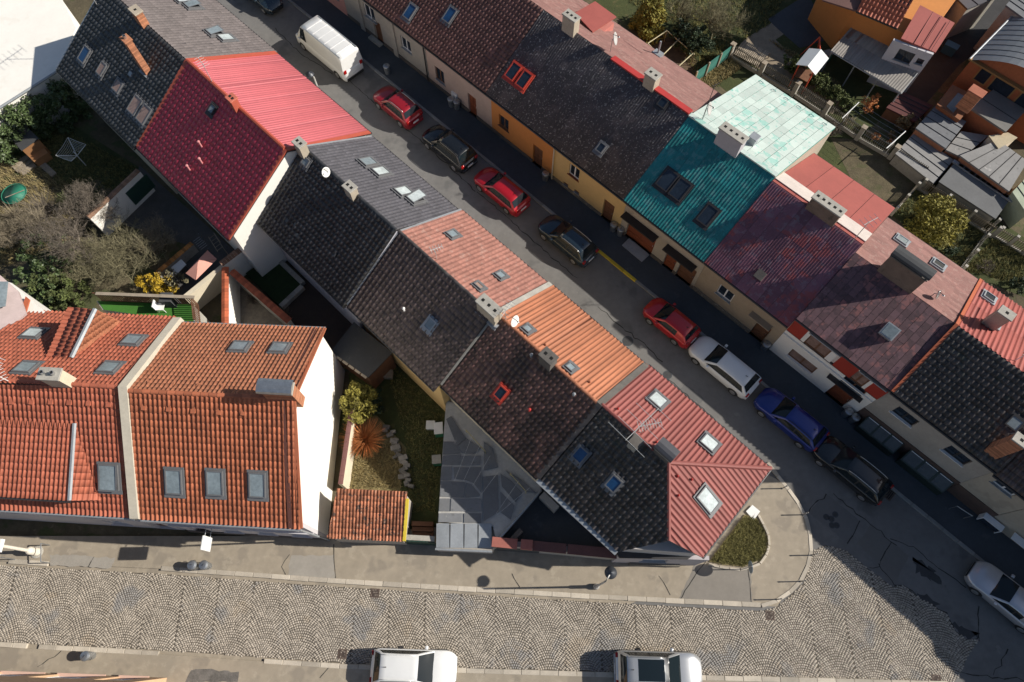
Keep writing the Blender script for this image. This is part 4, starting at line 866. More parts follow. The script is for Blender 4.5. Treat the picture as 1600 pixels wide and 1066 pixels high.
# mansard house
A7 = (24.15, 5.2); h, fa, fb = right(6, 'white fronted house with red panels below a maroon slate roof', m_white, ('panels', t_slate, .42, .40, 'slate', 0, .012, .02), (t_pinkshing, .9, .3, FLAT, .012), [(1253, 565, 1.9, 1.05, m_wood, m_glassbrown, 1, m_white), (1333, 604, 1.5, .9, m_wood, m_glass, 1, m_white)], [(1311, 618, 1.35, 1.9, m_woodred)], A=A7, Rg=(28.6, 7.4), B=(34.3, 4.9), base=None)
s0 = sR[6]; m = MB(); m.obox(ST(s0, tR, 2.75), S, NT, .02, 6.5, 0, .12, 0, .12); m.build('cornice', m_white, h)
m = MB(); m.obox(ST(s0, tR, 3.35), S, NT, .02, 6.5, 0, .10, 0, .14); m.build('band', m_gutter, h)
for a, b, z0_, z1_ in ((0.02, 1.0, 3.5, 4.95), (3.35, 4.55, 3.5, 4.95), (5.6, 6.5, 3.5, 4.95)): m = MB(); m.obox(ST(s0, tR, 0), S, NT, a, b, 0, .16, z0_, z1_); m.build('red_panel', M('red_cladding', (.36, .035, .02), .6, .08), h)
for p, w_ in (((1282, 537), 1.5), ((1350, 585), .95)):
    s_, z_ = fr(*p); m = MB(); O7 = ST(s0, tR+.0, 0); u_ = s_-s0
    for q in ((u_-w_/2-.4, u_-w_/2), (u_+w_/2, u_+w_/2+.4)): m.obox(O7, S, NT, q[0], q[1], 0, .14, 3.5, 4.85)
    m.obox(O7, S, NT, u_-w_/2, u_+w_/2, 0, .14, 4.7, 4.85); m.build('dormer_surround', m_white, h); window(h, O7, S, NT, u_-w_/2, 3.5, w_, 1.2, m_wood, m_glassbrown, 1, m_white, -.08)
m = MB(); s_, z_ = fr(1320, 605); m.obox(ST(s_, tR, 2.3), S, NT, -1.2, 1.2, 0, .35, 0, .09); m.build('entrance_canopy', m_gutter, h)
for a, b in ((1.1, 3.3), (4.6, 6.4)): m = MB(); m.obox(ST(s0, tR-.1, 5.0), S, NT, a, b, 0, .22, -.1, .0); m.build('dormer_gutter', m_zinc, h)
u, v = fa.hit(1388, 519); m = MB(); fa.box(m, u-.4, u+.4, v-.4, v+.4, 0, .55); c_ = m.build('roof_hatch', m_zinc, h); m = MB(); fa.box(m, u-.33, u+.33, v-.33, v+.33, .55, .57); m.build('pane', m_glassgrey, c_)
skylight(h, fb, 1407, 378, .75, .75, fm=m_zinc, gm=m_glassgrey); skylight(h, fb, 1464, 416, .75, .75, fm=m_zinc, gm=m_glass)
chimney(h, 1425, 413, 8.6, 5.9, 2.2, .6, M('brown_stack', (1, 1, 1)), m_chimdark, 0, metalcap=M('black_hood', (.05, .052, .055), .6, .1, metal=.3))
m = MB(); p = W(1441, 460, 6.6); m.obox(Vector((p.x, p.y, 6.3)), S, T, -.3, .3, -.25, .25, -.6, .35); m.build('red_stack', t_flashred, h)
for q in ((1530, 432), (1470, 395)): pass
A8 = (24.1, 5.2); h, fa, fb = right(7, 'house with black brown tiled roof and grey beige front over dark shopfront boxes', m_greywall, (t_mossblack, .30, .36, PAND, .05), (t_redsheet, .28, 4, TRAP, .006), [(1414, 651, 1.35, 1.0, m_gutter, m_glass, 1, m_wfr), (1495, 712, 1.35, 1.0, m_gutter, m_glass, 1, m_wfr)], A=A8, Rg=(28.5, 7.5), B=(34.5, 4.8), base=M('brown_shop_base', (.085, .055, .045), .85, .15, 2), bh=1.7)
R8h = h; skylight(h, fb, 1543, 467, .7, .8, fm=m_zinc, gm=m_glass); skylight(h, fb, 1551, 508, .6, .5, fm=m_zinc, gm=m_glassgrey); skylight(h, fa, 1584, 661, .7, .7, fm=m_gutter, gm=m_glassgrey)
chimney(h, 1574, 489, 7.8, 5.6, .75, .5, m_chim, m_conc, 1); verge(h, 6.6, A8, (28.5, 7.5), (34.5, 4.8), t_coping, .18)
h, fa, fb = right(8, 'house with dark brown roof and pale beige front next to the shopfront boxes house', m_beige, (t_blackbrown, .30, .36, PAND, .05), (t_redsheet, .28, 4, TRAP, .006), [(1573, 762, 1.2, 1.0)], A=(24.1, 4.9), Rg=(28.5, 7.1), B=(34.5, 4.6), base=M('brown_shop_base', (1, 1, 1)), bh=1.5)
chimney(h, 1597, 688, 7.4, 4.6, .7, .5, m_brick, m_conc, 1)
s_, z_ = fr(1540, 815); m = MB()
o1 = ST(s_, tR, .9); m.obox(o1, S, NT, -.6, .6, .05, .45, 0, .06); m.obox(o1, S, NT, -.6, -.55, .05, .45, -.6, 0); m.obox(o1, S, NT, .55, .6, .05, .45, -.6, 0); k_ = m.build('window_box', m_wfr, h)
m = MB(); m.obox(o1, S, NT, -.55, .55, .05, .42, -.5, -.05); m.build('pane', m_glass, k_)
s_, z_ = fr(1583, 845); m = MB(); m.obox(ST(s_, tR, 1.1), S, NT, -.55, .55, .04, .5, 0, .06); m.build('entrance_canopy', m_wfr, h)
for q0, q1, ze_, lab in ((15.85, 25.6, 7.1, 'taller pale house by the junction with the cobbled street'), (25.7, 36, 7.6, 'tallest pale house past the junction with the cobbled street')):
    row('row_house', lab, q0, q1, (24.0, ze_), (28.5, ze_+2.2), (34.5, ze_), m_beige, (t_brown, .30, .36, PAN, .03), (t_redsheet, .28, 4, TRAP, .006))
# far end of the row
h, fa, fb, _ = row('row_house', 'pink fronted house with red window frames opposite the white van', sR[0]-9, sR[0], (24.0, 4.5), (29.6, 7.9), (35.4, 4.4), M('pink_render', (.5, .25, .22), .9, .06), brown, shing, front=True)
O9 = ST(sR[0]-9, 24.35, 0); s_, z_ = fr(530, 14); facade(h, O9, S, NT, 8.99, 0, 4.1, [(7.2, 1.2, .9, 1.2)], M('pink_render', (1, 1, 1))); window(h, O9, S, NT, 7.2, 1.2, .9, 1.2, m_redfr)
ZL = 0
# ------------------------------------------------------------ orange roofed houses on the cobbled street
DB = Vector((8.5, -.50, 0)).normalized(); NB = Vector((DB.y, -DB.x, 0))     # along the lane, towards the lane
V3 = lambda x, y, z: Vector((x, y, z))
grpB = 'orange roofed houses on the cobbled street'
h = thing('town_house', 'house with orange tiled roof, three front skylights and blinding white gable', 'house', (-15, 10.8, 0), grpB)
x0, x1 = -19.15, -10.82; yl = lambda x, y: y - .059*(x + 10.82)
FE0, FE1, RE0, RE1 = V3(x0, yl(x0, 4.95), 6.0), V3(x1, 4.95, 6.0), V3(x0, yl(x0, 16.2)-.15, 6.0), V3(x1, 16.2, 6.0); RI0, RI1 = V3(x0+.1, yl(x0, 10.66)-.1, 9.9), V3(x1+.06, 10.64, 9.9)
fa = Slope(FE0, FE1, RI0, [FE0, FE1, RI1, RI0]); fb = Slope(RE0, RE1, RI0, [RE0, RE1, RI1, RI0])
for sl, mt, tw in ((fa, t_orange2, .235), (fb, t_orange, .235)): sl.deck(h, m_gutter); sl.tiles(h, mt, tw, .36, PAN, .03)
ridge_tiles(h, RI0 + Z*.03, RI1 + Z*.03, t_orange2, .42, .13)
sec = lambda x, k: [V3(x, yl(x, 5.35), -.02), V3(x, yl(x, 5.35), 6.05), V3(x, yl(x, 10.66), 9.72), V3(x, yl(x, 15.85), 6.05), V3(x, yl(x, 15.85), -.02)]
m = MB(); a_, b_ = sec(x0+.01, 0), sec(x1-.16, 0); n = 5; m.add(a_ + b_, [tuple(range(n)), tuple(range(n, 2*n))[::-1]] + [(i, i+n, (i+1) % n+n, (i+1) % n) for i in range(n)]); m.build('wall', m_white, h)
Of = V3(x0, yl(x0, 5.12), 0); Lf = x1-.15-x0
ops = [(.4, 3.6, 1.05, 1.5), (2.4, 3.6, 1.05, 1.5), (4.4, 3.6, 1.05, 1.5), (6.4, 3.6, 1.05, 1.5), (2.4, .9, 1.05, 1.5), (4.4, .9, 1.05, 1.5), (6.4, .9, 1.05, 1.5)]
m_lav = M('lavender_front_render', (.50, .48, .50), .9, .05, .8, bump=(40, .15))
facade(h, Of, DB, NB, Lf, -.02, 5.98, ops + [(.5, .1, 1.0, 2.1)], m_lav)
for o in ops: window(h, Of, DB, NB, *o, m_wfr, m_glass, 1, m_lav)
door(h, Of, DB, NB, .5, .1, 1.0, 2.1, m_woodred)
for zc_, dz in ((2.9, .16), (5.6, .2)): m = MB(); m.obox(Of, DB, NB, .02, Lf, .0, .12, zc_, zc_+dz); m.build('cornice', m_lav, h)
m = MB(); m.obox(Of, DB, NB, .02, Lf, .0, .06, .0, .6); m.build('plinth', m_plinth, h)
gutter(h, FE0 + NB*.07 - Z*.06, FE1 + NB*.07 - Z*.06, m_zinc, .075); gutter(h, RE0 - NB*.07 - Z*.06, RE1 - NB*.07 - Z*.06, m_zinc); pipe_down(h, V3(x1-.1, 4.9, 5.9), V3(x1-.05, 5.1, .1), m_zinc)
for p in [(274, 751), (338, 753), (404, 756)]: skylight(h, fa, *p, .85, 1.35, gm=m_glassgrey)
for p in [(375, 545), (437, 547)]: skylight(h, fb, *p, .9, .9, gm=m_glassgrey)
chimney(h, 432, 606, 11.0, 8.9, 1.5, .55, m_brick, m_conc, 2, D=DB, metalcap=True)
def vent_tiles(h, sl, pts, mat, k=1.0):
    for p in pts:
        u, v = sl.hit(*p); m = MB(); P = [sl.at(u-.13*k, v+.2*k, .05), sl.at(u+.13*k, v+.2*k, .05), sl.at(u+.11*k, v-.12*k, .17), sl.at(u-.11*k, v-.12*k, .17), sl.at(u-.13*k, v-.12*k, .05), sl.at(u+.13*k, v-.12*k, .05)]
        m.add(P, [(0, 3, 2, 1), (3, 4, 5, 2), (0, 4, 3), (1, 2, 5)]); m.build('vent_tile', mat, h)
vent_tiles(h, fa, [(226, 636), (265, 638), (303, 641), (343, 643), (381, 644)], t_orange2); vent_tiles(h, fb, [(233, 600), (271, 602), (310, 604), (348, 605)], t_orange, .6); vent_tiles(h, fb, [(330, 567)], t_orange, .8)
m = MB(); 
for a_, b_ in ((FE1, RI1), (RI1, RE1)): 
    U_ = (b_-a_).normalized(); N_ = U_.cross(V3(1, 0, 0)); N_ = N_ if N_.z > 0 else -N_
    m.slab([a_ + V3(-.14, 0, .11), a_ + V3(.1, 0, .11), b_ + V3(.1, 0, .11), b_ + V3(-.14, 0, .11)], .12)
m.build('verge_tiles', t_orange2, h)
m = MB()
for a_, b_ in ((FE1, RI1), (RI1, RE1)): m.slab([a_ + V3(-.62, 0, .13), a_ + V3(-.42, 0, .13), b_ + V3(-.42, 0, .13), b_ + V3(-.62, 0, .13)], .05)
m.build('cable_strip', M('brown_strip', (.10, .035, .025), .7, .1), h)
# left neighbour
g1 = thing('town_house', 'house with red orange roof, long dormers and twin steel flues', 'house', (-24, 11, 0), grpB); h = g1
x0, x1 = -33.0, -19.5
FE0, FE1 = V3(x0, yl(x0, 5.0), 6.0), V3(x1, yl(x1, 5.0), 6.0); RE0, RE1 = V3(x0, yl(x0, 16.4), 6.0), V3(x1, yl(x1, 16.4), 6.0); RI0, RI1 = V3(x0, yl(x0, 10.72), 9.9), V3(x1+.3, yl(x1, 10.72), 9.9)
kk = W(46, 486, 6.0); k0 = W(-10, 528, 7.4)
fa = Slope(FE0, FE1, RI0, [FE0, FE1, RI1, RI0]); fb0 = Slope(RE0, RE1, RI0, [RE0, RE1, RI1, RI0]); fb = Slope(RE0, RE1, RI0, [fb0.at(*fb0.hit(46, 486)), RE1, RI1, fb0.at(*fb0.hit(-104, 596))])
for sl, mt in ((fa, t_orange3), (fb, t_orange3)): sl.deck(h, m_gutter); sl.tiles(h, mt, .235, .36, PAN, .03)
ridge_tiles(h, RI0 + Z*.03, RI1 + Z*.03, t_orange3, .42, .13)
m = MB(); a_ = [V3(x0, yl(x0, 5.4), -.02), V3(x0, yl(x0, 5.4), 6.05), V3(x0, yl(x0, 10.72), 9.7), V3(x0, yl(x0, 10.72), -.02)]; b_ = [p + V3(x1-x0-.05, -.059*(x1-x0), 0) for p in a_]
m.add(a_ + b_, [(0, 1, 2, 3), (7, 6, 5, 4)] + [(i, i+4, (i+1) % 4+4, (i+1) % 4) for i in range(4)]); q1, q2 = fb.poly[0], RE1
m.prism([(q1.x+.5, q1.y-.9), (q2.x-.1, q2.y-.5), (x1-.06, yl(x1, 10.7)), (-27, yl(-27, 10.7)), (-26.5, 13.5)], -.02, 6.0); m.build('wall', m_white, h)
Of = V3(x0, yl(x0, 5.17), 0); Lf = x1-x0-.05; ops = [(7.2, 3.6, 1.1, 1.5), (9.6, 3.6, 1.1, 1.5), (11.9, 3.6, 1.1, 1.5), (5.2, 3.6, 1.1, 1.5), (9.6, .9, 1.1, 1.5)]
facade(h, Of, DB, NB, Lf, -.02, 5.98, ops + [(12.0, .1, 1.1, 2.2)], m_lav)
for o in ops: window(h, Of, DB, NB, *o, m_wfr, m_glass, 1, m_lav)
door(h, Of, DB, NB, 12.0, .1, 1.1, 2.2)
gutter(h, FE0 + NB*.07 - Z*.06, FE1 + NB*.07 - Z*.06, m_zinc, .075)
# parapet between the two
m = MB(); pf, pr_, pb = V3(-19.38, yl(-19.38, 4.9), 6.25), V3(-19.2, yl(-19.2, 10.7), 10.2), V3(-19.38, yl(-19.38, 16.3), 6.25)
for a_, b_ in ((pf, pr_), (pr_, pb)): m.slab([a_ + V3(-.22, 0, 0), a_ + V3(.22, 0, 0), b_ + V3(.22, 0, 0), b_ + V3(-.22, 0, 0)], .5)
m.build('parapet', M('pale_parapet', (.52, .47, .38), .9, .1, 1), h)
for p in [(53, 524), (208, 535), (172, 578), (42, 578)]: skylight(h, fb, *p, .9, .9, gm=m_glassgrey if p[0] != 53 else m_glasspale)
skylight(h, fa, 173, 744, 1.0, 1.4, gm=m_glassgrey, open_=.12)
vent_tiles(h, fa, [(20, 627), (51, 627), (81, 627), (110, 628), (140, 629), (171, 631)], t_orange3)
chimney(h, 76, 584, 11.1, 8.9, 1.0, .55, M('cream_stack', (.55, .48, .36), .9, .08), m_conc, 2, D=DB, pots=True, flash=9.5)
def trislope(E0, E1, R0, poly, mt, par): sl = Slope(E0, E1, R0, poly); sl.deck(par, m_gutter, .08, 'dormer_deck'); return sl.tiles(par, mt, .235, .36, PAN, .025, 'dormer_tiles')
# front dormer
tp0, tp1 = fa.at(*fa.hit(-60, 655)), fa.at(*fa.hit(118, 662)); be1 = W(110, 782, 7.35); be0 = be1 + DB*-7.0; tp0 = tp1 - DB*7.0
trislope(be0, be1, tp0, [be0, be1, tp1, tp0], t_orange3, h); vl = fa.at(*fa.hit(158, 781), .03)
trislope(be1, vl, tp1, [be1, vl, tp1], t_orange3, h)
m = MB(); m.tube([tp1 + Z*.08, be1 + Z*.08], .1, 6); m.build('dormer_hip', m_zinc, h); m = MB(); m.slab([be0 + Z*.02, be1 + Z*.02, be1 + NB*.12, be0 + NB*.12], .1); m.build('dormer_gutter', m_gutter, h)
fl = fa.at(*fa.hit(112, 790)); m = MB(); m.obox(V3(be1.x, be1.y, 0) - NB*.25, DB, NB, -7, -.15, -.1, 0, 6.3, be1.z-.1); m.build('dormer_wall', m_white, h)
# rear dormer
ri = fb.at(*fb.hit(113, 560)); ro = W(150, 484, ri.z); li = fb.at(*fb.hit(72, 560)); n_ = (li-ri).cross(ro-ri); w_ = ray(107, 481); c_ = V3(0, 0, CAMH); lo = c_ + w_*((ri-c_).dot(n_)/w_.dot(n_)); rr = fb.at(*fb.hit(190, 504))
trislope(li, lo, ri, [li, lo, ro, ri], t_orange3, h); trislope(rr, ri, ro, [ri, ro, rr], t_orange, h)
m = MB(); m.tube([ri + Z*.08, ro + Z*.08], .12, 6); m.build('dormer_hip', m_zinc, h)
m = MB(); m.add([lo - Z*.1, ro - Z*.1, ro - Z*1.6, lo - Z*1.3], [(0, 1, 2, 3)]); m.build('dormer_wall', m_white, h)
# pinkish gable at the far left
h = thing('town_house', 'pinkish house end with roof window and terracotta edge beside the red orange roof', 'house', (-31, 17, 0), grpB)
m = MB(); c0, c1, c2, c3 = W(0, 435, 6.5), W(15, 440, 6.5), W(68, 486, 6.5), W(0, 545, 6.5); c4 = W(-80, 480, 6.5); m.prism([c0, c1, c2, c3, c4], 0, 6.3); m.build('wall', m_white, h)
m = MB(); m.slab([W(-60, 470, 8), W(0, 430, 7.4), W(28, 455, 6.9), W(40, 490, 6.75), W(0, 525, 7.3), W(-60, 560, 8)], .15); m.build('roof', M('pink_grey_membrane', (.40, .32, .31), .7, .08), h)
m = MB(); m.slab([W(40, 463, 6.6), W(46, 468, 6.6), W(38, 495, 6.6), W(28, 497, 6.6)], .1); m.build('edge_tiles', t_coping, h)
m = MB(); m.slab([W(-20, 440, 7.6), W(12, 440, 7.5), W(8, 478, 7.5), W(-20, 485, 7.7)], .06); m.build('roof_window', m_glassgrey, h)
# house beyond the lane, only its front face in view
h = thing('lane_house', 'house front with sky reflections coloured into its panes behind the single dustbin on the lane', 'house', (-25, -5, 0)); oS = W(-60, 1047, 0); dS = (W(262, 1059, 0) - oS); Ls = dS.length; dS = dS.normalized(); nS = Vector((-dS.y, dS.x, 0))
m = MB(); m.obox(oS, dS, nS, 0, Ls, -5, -.22, 0, 6.5); m.build('wall', M('apricot_render', (.55, .36, .22), .9, .06), h)
ops = [(sum_, .5, w_, 2.6) for sum_, w_ in (((W(12, 1050) - oS).dot(dS), 2.3), ((W(100, 1053) - oS).dot(dS), 2.5), ((W(195, 1056) - oS).dot(dS), 1.5))]
facade(h, oS, dS, nS, Ls, -.02, 6.5, ops, M('apricot_render', (1, 1, 1)))
for o in ops: window(h, oS, dS, nS, *o, m_wfr, M('sky_reflection_pane', (.5, .55, .6), .5, .06), 1, M('pink_sill', (.6, .4, .32), .8, .05))  # reflected sky is put into the pale blue grey pane colour
# ------------------------------------------------------------ white flat building top left
h = thing('white_building', 'large white roofed building with ivy on its wall beside the black tiled house', 'building', W(0, 60, 0)); zr = 3.6
poly = [W(90, -10, zr), W(116, 45, zr), W(89, 108, zr), W(0, 165, zr), W(-140, 255, zr), W(-140, -10, zr)]
m = MB(); m.prism(poly, 0, zr-.12); m.build('wall', m_white, h); m = MB(); c_ = W(0, 60, zr); m.slab([Vector((p.x, p.y, zr)) + (Vector((p.x, p.y, 0)) - Vector((c_.x, c_.y, 0))).normalized()*.12 for p in poly], .14); m.build('roof', m_white, h)
gutter(h, W(-100, 230, zr) - Z*.05, W(90, 110, zr) - Z*.05, m_zinc, .09)
# ------------------------------------------------------------ lean-to, slab roofed annex, dark terrace
h = thing('lean_to', 'lean-to with weathered old orange tiles and yellow edge beside the white gable', 'shed', W(570, 830, 0))
a_, b_, c_, d_ = W(512, 841, 2.5), W(630, 846, 2.5), W(636, 768, 3.5), W(527, 763, 3.5); sl = Slope(a_, b_, d_, [a_, b_, c_, d_]); sl.deck(h, m_wood); sl.tiles(h, t_oldorange, .19, .30, PAN, .03)
m = MB(); ins = lambda p: Vector((p.x, p.y, 0)).lerp(Vector(((a_.x+c_.x)/2, (a_.y+c_.y)/2, 0)), .06)
P = [ins(p) for p in (a_, b_, c_, d_)]; m.add(P + [P[0] + Z*2.35, P[1] + Z*2.35, P[2] + Z*3.3, P[3] + Z*3.3], [(0, 3, 2, 1), (4, 5, 6, 7), (0, 1, 5, 4), (1, 2, 6, 5), (2, 3, 7, 6), (3, 0, 4, 7)]); m.build('wall', m_greywall, h)
m = MB(); m.slab([b_ + V3(-.02, 0, .12), b_ + V3(.14, 0, .12), c_.lerp(b_, .15) + V3(.14, 0, .12), c_.lerp(b_, .15) + V3(-.02, 0, .12)], .2); m.build('verge_trim', M('yellow_board', (.6, .45, .04), .6, .06), h)
ridge_tiles(h, a_ + Z*.02 + V3(0, .1, 0), b_ + Z*.02 + V3(0, .1, 0), t_oldorange, .2, .09, 'eave_tile')
h = thing('annex', 'low annex roofed with grey felt slabs along the maroon black roofed house', 'annex', W(750, 780, 0)); za = 2.0
out = [W(697, 624, za), W(684, 815, za), W(681, 857, za-.25), W(768, 861, za-.25), W(776, 847, za), W(846, 766, za), ST(-4.6, 7.0, za), ST(-11, 7.0, za)]
m = MB(); m.prism(out, 0, za-.3); m.build('wall', m_greywall, h); sheetm = MB(); sheetm.slab([Vector((p.x, p.y, za-.06)) for p in (out[0], out[1], W(770, 822, za), out[4], out[5], out[6], out[7])], .2); sheetm.build('roof', M('pale_roof_joint', (.42, .41, .39), .9, .15, 1.0), h)
def slabpoly(h, px, z, mat, d=.05, name='felt_slab'): m = MB(); m.slab([W(*p, z) if len(p) == 2 else p for p in px], d, rng.random()); return m.build(name, mat, h)
SL = [[(691, 729), (706, 729), (705, 750), (688, 750)], [(707, 752), (726, 753), (725, 777), (688, 776), (688, 752)], [(728, 754), (737, 757), (752, 775), (727, 777)], [(687, 779), (703, 779), (702, 799), (686, 799)], [(705, 779), (752, 779), (752, 799), (704, 799)], [(686, 802), (722, 802), (722, 816), (685, 816)], [(725, 802), (752, 802), (752, 817), (725, 817)],
 [(692, 712), (720, 710), (719, 726), (690, 726)], [(693, 690), (710, 690), (720, 708), (692, 710)], [(697, 655), (714, 697), (728, 685), (705, 650)], [(722, 712), (752, 712), (750, 726), (721, 727)], [(716, 697), (730, 686), (752, 700), (740, 709), (722, 708)], [(728, 730), (752, 730), (752, 770), (740, 755), (728, 750), (710, 748), (709, 730)], [(782, 740), (800, 752), (816, 770), (806, 785), (784, 760)], [(782, 768), (804, 790), (798, 812), (782, 800)], [(756, 690), (770, 700), (778, 730), (756, 735)], [(754, 745), (778, 742), (779, 800), (755, 815)], [(790, 735), (812, 748), (838, 770), (820, 768)]]
for q in SL: slabpoly(h, q, za + .0, t_bitumen, .045)
for i in range(4): a, b = 682 + i*22, 702 + i*22; m = MB(); m.slab([W(a, 818, za+.02), W(b, 818, za+.02), W(b, 856, za-.22), W(a-.5, 856, za-.22)], .05, rng.random()); m.build('zinc_panel', m_zinc, h)
m = MB(); m.tube([W(680, 858, za-.3), W(769, 862, za-.3)], .07, 8); m.build('gutter', m_zinc, h)
# clothes line frame on that roof
h = thing('clothes_line', 'clothes line with yellow frames and wires on the slab roof', 'clothes line', W(740, 680, za)); yb = M('yellowed_wood', (.42, .36, .20), .8, .1)
fr1 = [W(728, 672, za+.5), W(758, 705, za+.5)]; fr2 = [W(797, 740, za+.5), W(822, 768, za+.5)]; 
for a, b in (fr1, fr2): 
    for p in (a, b): m = MB(); m.tube([Vector((p.x, p.y, za-.02)), p], .03, 6); m.build('post', yb, h)
    m = MB(); m.tube([a, b], .03, 6); m.build('crossbar', yb, h)
for i, (p, q) in enumerate([((738, 680), (710, 752)), ((752, 692), (724, 752)), ((766, 712), (738, 760)), ((778, 738), (748, 778)), ((810, 752), (775, 803)), ((828, 762), (776, 805))]):
    m = MB(); m.tube([W(*p, za+.55), W(*q, za+.03)], .006, 4); m.build('wire', m_whitepaint, h)
h = thing('terrace', 'dark sunken terrace behind a red coped wall under the black roof', 'terrace', W(860, 830, 0)); zt_ = 1.5
tp = [W(845, 772, zt_), W(958, 866, zt_), W(780, 850, zt_)]; m = MB(); m.prism([W(840, 768, zt_), ST(.6, 8, zt_), W(956, 868, zt_), W(776, 856, zt_)], 0, zt_); m.build('floor', t_bitdark, h)
m = MB(); 
w0, w1 = W(770, 858, 0), W(957, 876, 0); dw = (w1-w0).normalized(); nw = Vector((dw.y, -dw.x, 0)); Lw = (w1-w0).length
m.obox(w0, dw, nw, 0, Lw, -.3, 0, 0, 2.2); m.build('parapet_wall', m_greywall, h)
for a, b, mt, zz in ((0, 1.45, M('red_coping', (.33, .11, .085), .7, .12, 1), 2.3), (1.62, 2.3, M('red_coping', (1, 1, 1)), 2.5), (2.3, 4.2, M('dark_red_coping', (.14, .06, .055), .8, .12, 1), 2.28), (4.25, Lw, M('dark_red_coping', (1, 1, 1)), 2.28)): m = MB(); m.obox(w0, dw, nw, a, b-.02, -.42, .12, 2.18, zz); m.build('coping', mt, h)
m = MB(); m.tube([W(777, 846, za+.05), W(846, 766, za+.05)], .07, 6); m.build('edge_pipe', m_zinc, h)
m = MB(); p = W(805, 840, 1.6); m.obox(p, S, T, -.15, .15, -.5, .5, -.1, .5); m.build('bench', m_plinth, h); m = MB(); p = W(858, 785, 2.0); m.obox(p, S, T, -.6, .6, -.2, .2, -.5, .3); m.build('cabinet', m_greywall, h)
# boundary wall and gate along the lane
h = thing('garden_gate', 'dark green gate in the low wall between lean-to and annex', 'gate', W(652, 852, 0)); a, b = W(628, 850, 0), W(683, 853, 0); dg = (b-a).normalized(); ng = Vector((dg.y, -dg.x, 0)); L_ = (b-a).length
gm = M('dark_green_paint', (.02, .06, .045), .6, .1)
for i in range(8): m = MB(); m.obox(a, dg, ng, L_*i/8+.01, L_*(i+1)/8-.01, -.05, 0, .1, 1.5); m.build('board', gm, h)
m = MB(); m.obox(a, dg, ng, 0, L_, -.35, -.06, 1.45, 1.62); m.build('lintel', m_conc, h)
# ------------------------------------------------------------ back gardens on the left
sheet('lawn', [W(*p) for p in [(60, 185), (90, 180), (218, 262), (205, 285), (165, 330), (105, 308), (60, 250)]], -.02, m_lawn)
sheet('yard', [W(*p) for p in [(218, 258), (370, 395), (350, 430), (285, 470), (235, 440), (300, 385), (190, 350)]], -.018, M('grey_yard_paving', (.085, .082, .08), .9, .15, 1.5))
sheet('yard', [W(*p) for p in [(470, 430), (560, 505), (520, 560), (440, 500), (440, 480)]], -.016, M('brown_yard_paving', (.055, .038, .03), .9, .15, 1.5))
sheet('yard', [W(*p) for p in [(365, 430), (445, 500), (440, 520), (366, 520)]], -.014, M('gravel_yard', (.22, .19, .15), .95, .25, 3))
sheet('lawn', [W(*p) for p in [(545, 585), (600, 540), (700, 620), (688, 855), (625, 855), (545, 770)]], -.02, m_lawn)
sheet('lawn', [W(*p) for p in [(545, 640), (590, 650), (635, 700), (625, 770), (540, 770)]], -.012, m_dryl)
def wall_run(name, label, pts, h_, th, mat, cop=None, cw=.34, cl=.22, ch=.10, cat='wall', gable=False):
    t = thing(name, label, cat, pts[0]); 
    for a, b in zip(pts, pts[1:]):
        a, b = Vector((a.x, a.y, 0)), Vector((b.x, b.y, 0)); D = (b-a).normalized(); N = Vector((-D.y, D.x, 0)); L = (b-a).length
        m = MB(); m.obox(a, D, N, 0, L, -th/2, th/2, -.02, h_); m.build('wall_body', mat, t)
        if cop:
            n = max(1, round(L/cl))
            for i in range(n):
                m = MB(); u0, u1 = L*i/n+.006, L*(i+1)/n-.006; zz = h_ + rng.uniform(0, .015)
                P = [a + D*u + N*w + Z*z for u in (u0, u1) for w, z in ((-cw/2, zz-.02), (-cw/2, zz+.02), (0, zz+ch), (cw/2, zz+.02), (cw/2, zz-.02))]
                m.add(P, [(0, 1, 2, 3, 4)[::-1], (5, 6, 7, 8, 9), (0, 5, 6, 1)[::-1], (1, 6, 7, 2)[::-1], (2, 7, 8, 3)[::-1], (3, 8, 9, 4)[::-1]], rng.random()); m.build('coping_tile', cop, t)
    return t
wA = wall_run('garden_wall', 'cream garden wall with brown coping and dark green hatch behind the crimson house', [W(138, 340, 2.3), W(216, 266, 2.3)], 2.3, .3, m_white, t_copbrown, .42, .25)
a, b = W(138, 340, 2.3), W(216, 266, 2.3); D = (Vector((b.x-a.x, b.y-a.y, 0))).normalized(); N = Vector((D.y, -D.x, 0)); L_ = Vector((b.x-a.x, b.y-a.y, 0)).length
m = MB(); m.obox(Vector((a.x, a.y, 0)), D, N, L_*.62, L_*.62+2.0, .15, .2, .35, 1.75); m.build('hatch', gm, wA)
wall_run('garden_wall', 'white wall with bright terracotta coping running to the orange roof', [W(352, 418, 2.2), W(352, 512, 2.2)], 2.2, .35, m_white, t_coping, .46, .24)
wall_run('garden_wall', 'wall with bright terracotta coping beside the sunken green bed', [W(362, 424, 2.2), W(452, 502, 2.2)], 2.2, .25, m_conc, t_coping, .46, .24)
wall_run('garden_wall', 'wall with brown coping ending at the white gable of the crimson house', [W(345, 413, 2.4), W(381, 386, 2.4)], 2.4, .3, m_white, t_copbrown, .46, .2)
wall_run('garden_wall', 'pale bare wall beside the pink parasol', [W(288, 466, 1.8), W(346, 415, 2.0)], 1.9, .32, m_cream)
wall_run('garden_wall', 'low wall with orange brown tiles beside the white table', [W(245, 427, 1.0), W(300, 380, 1.0)], 1.0, .2, m_conc, M('orange_brown_tile', (.42, .18, .05), .85, .1, 1, rnd=.4), .36, .2)
wall_run('garden_wall', 'narrow rendered wall with brown cap along the white gable', [W(551, 627, 1.9), W(532, 757, 1.9)], 1.9, .2, m_cream, M('dark_red_coping', (1, 1, 1)), .28, .5, .04)
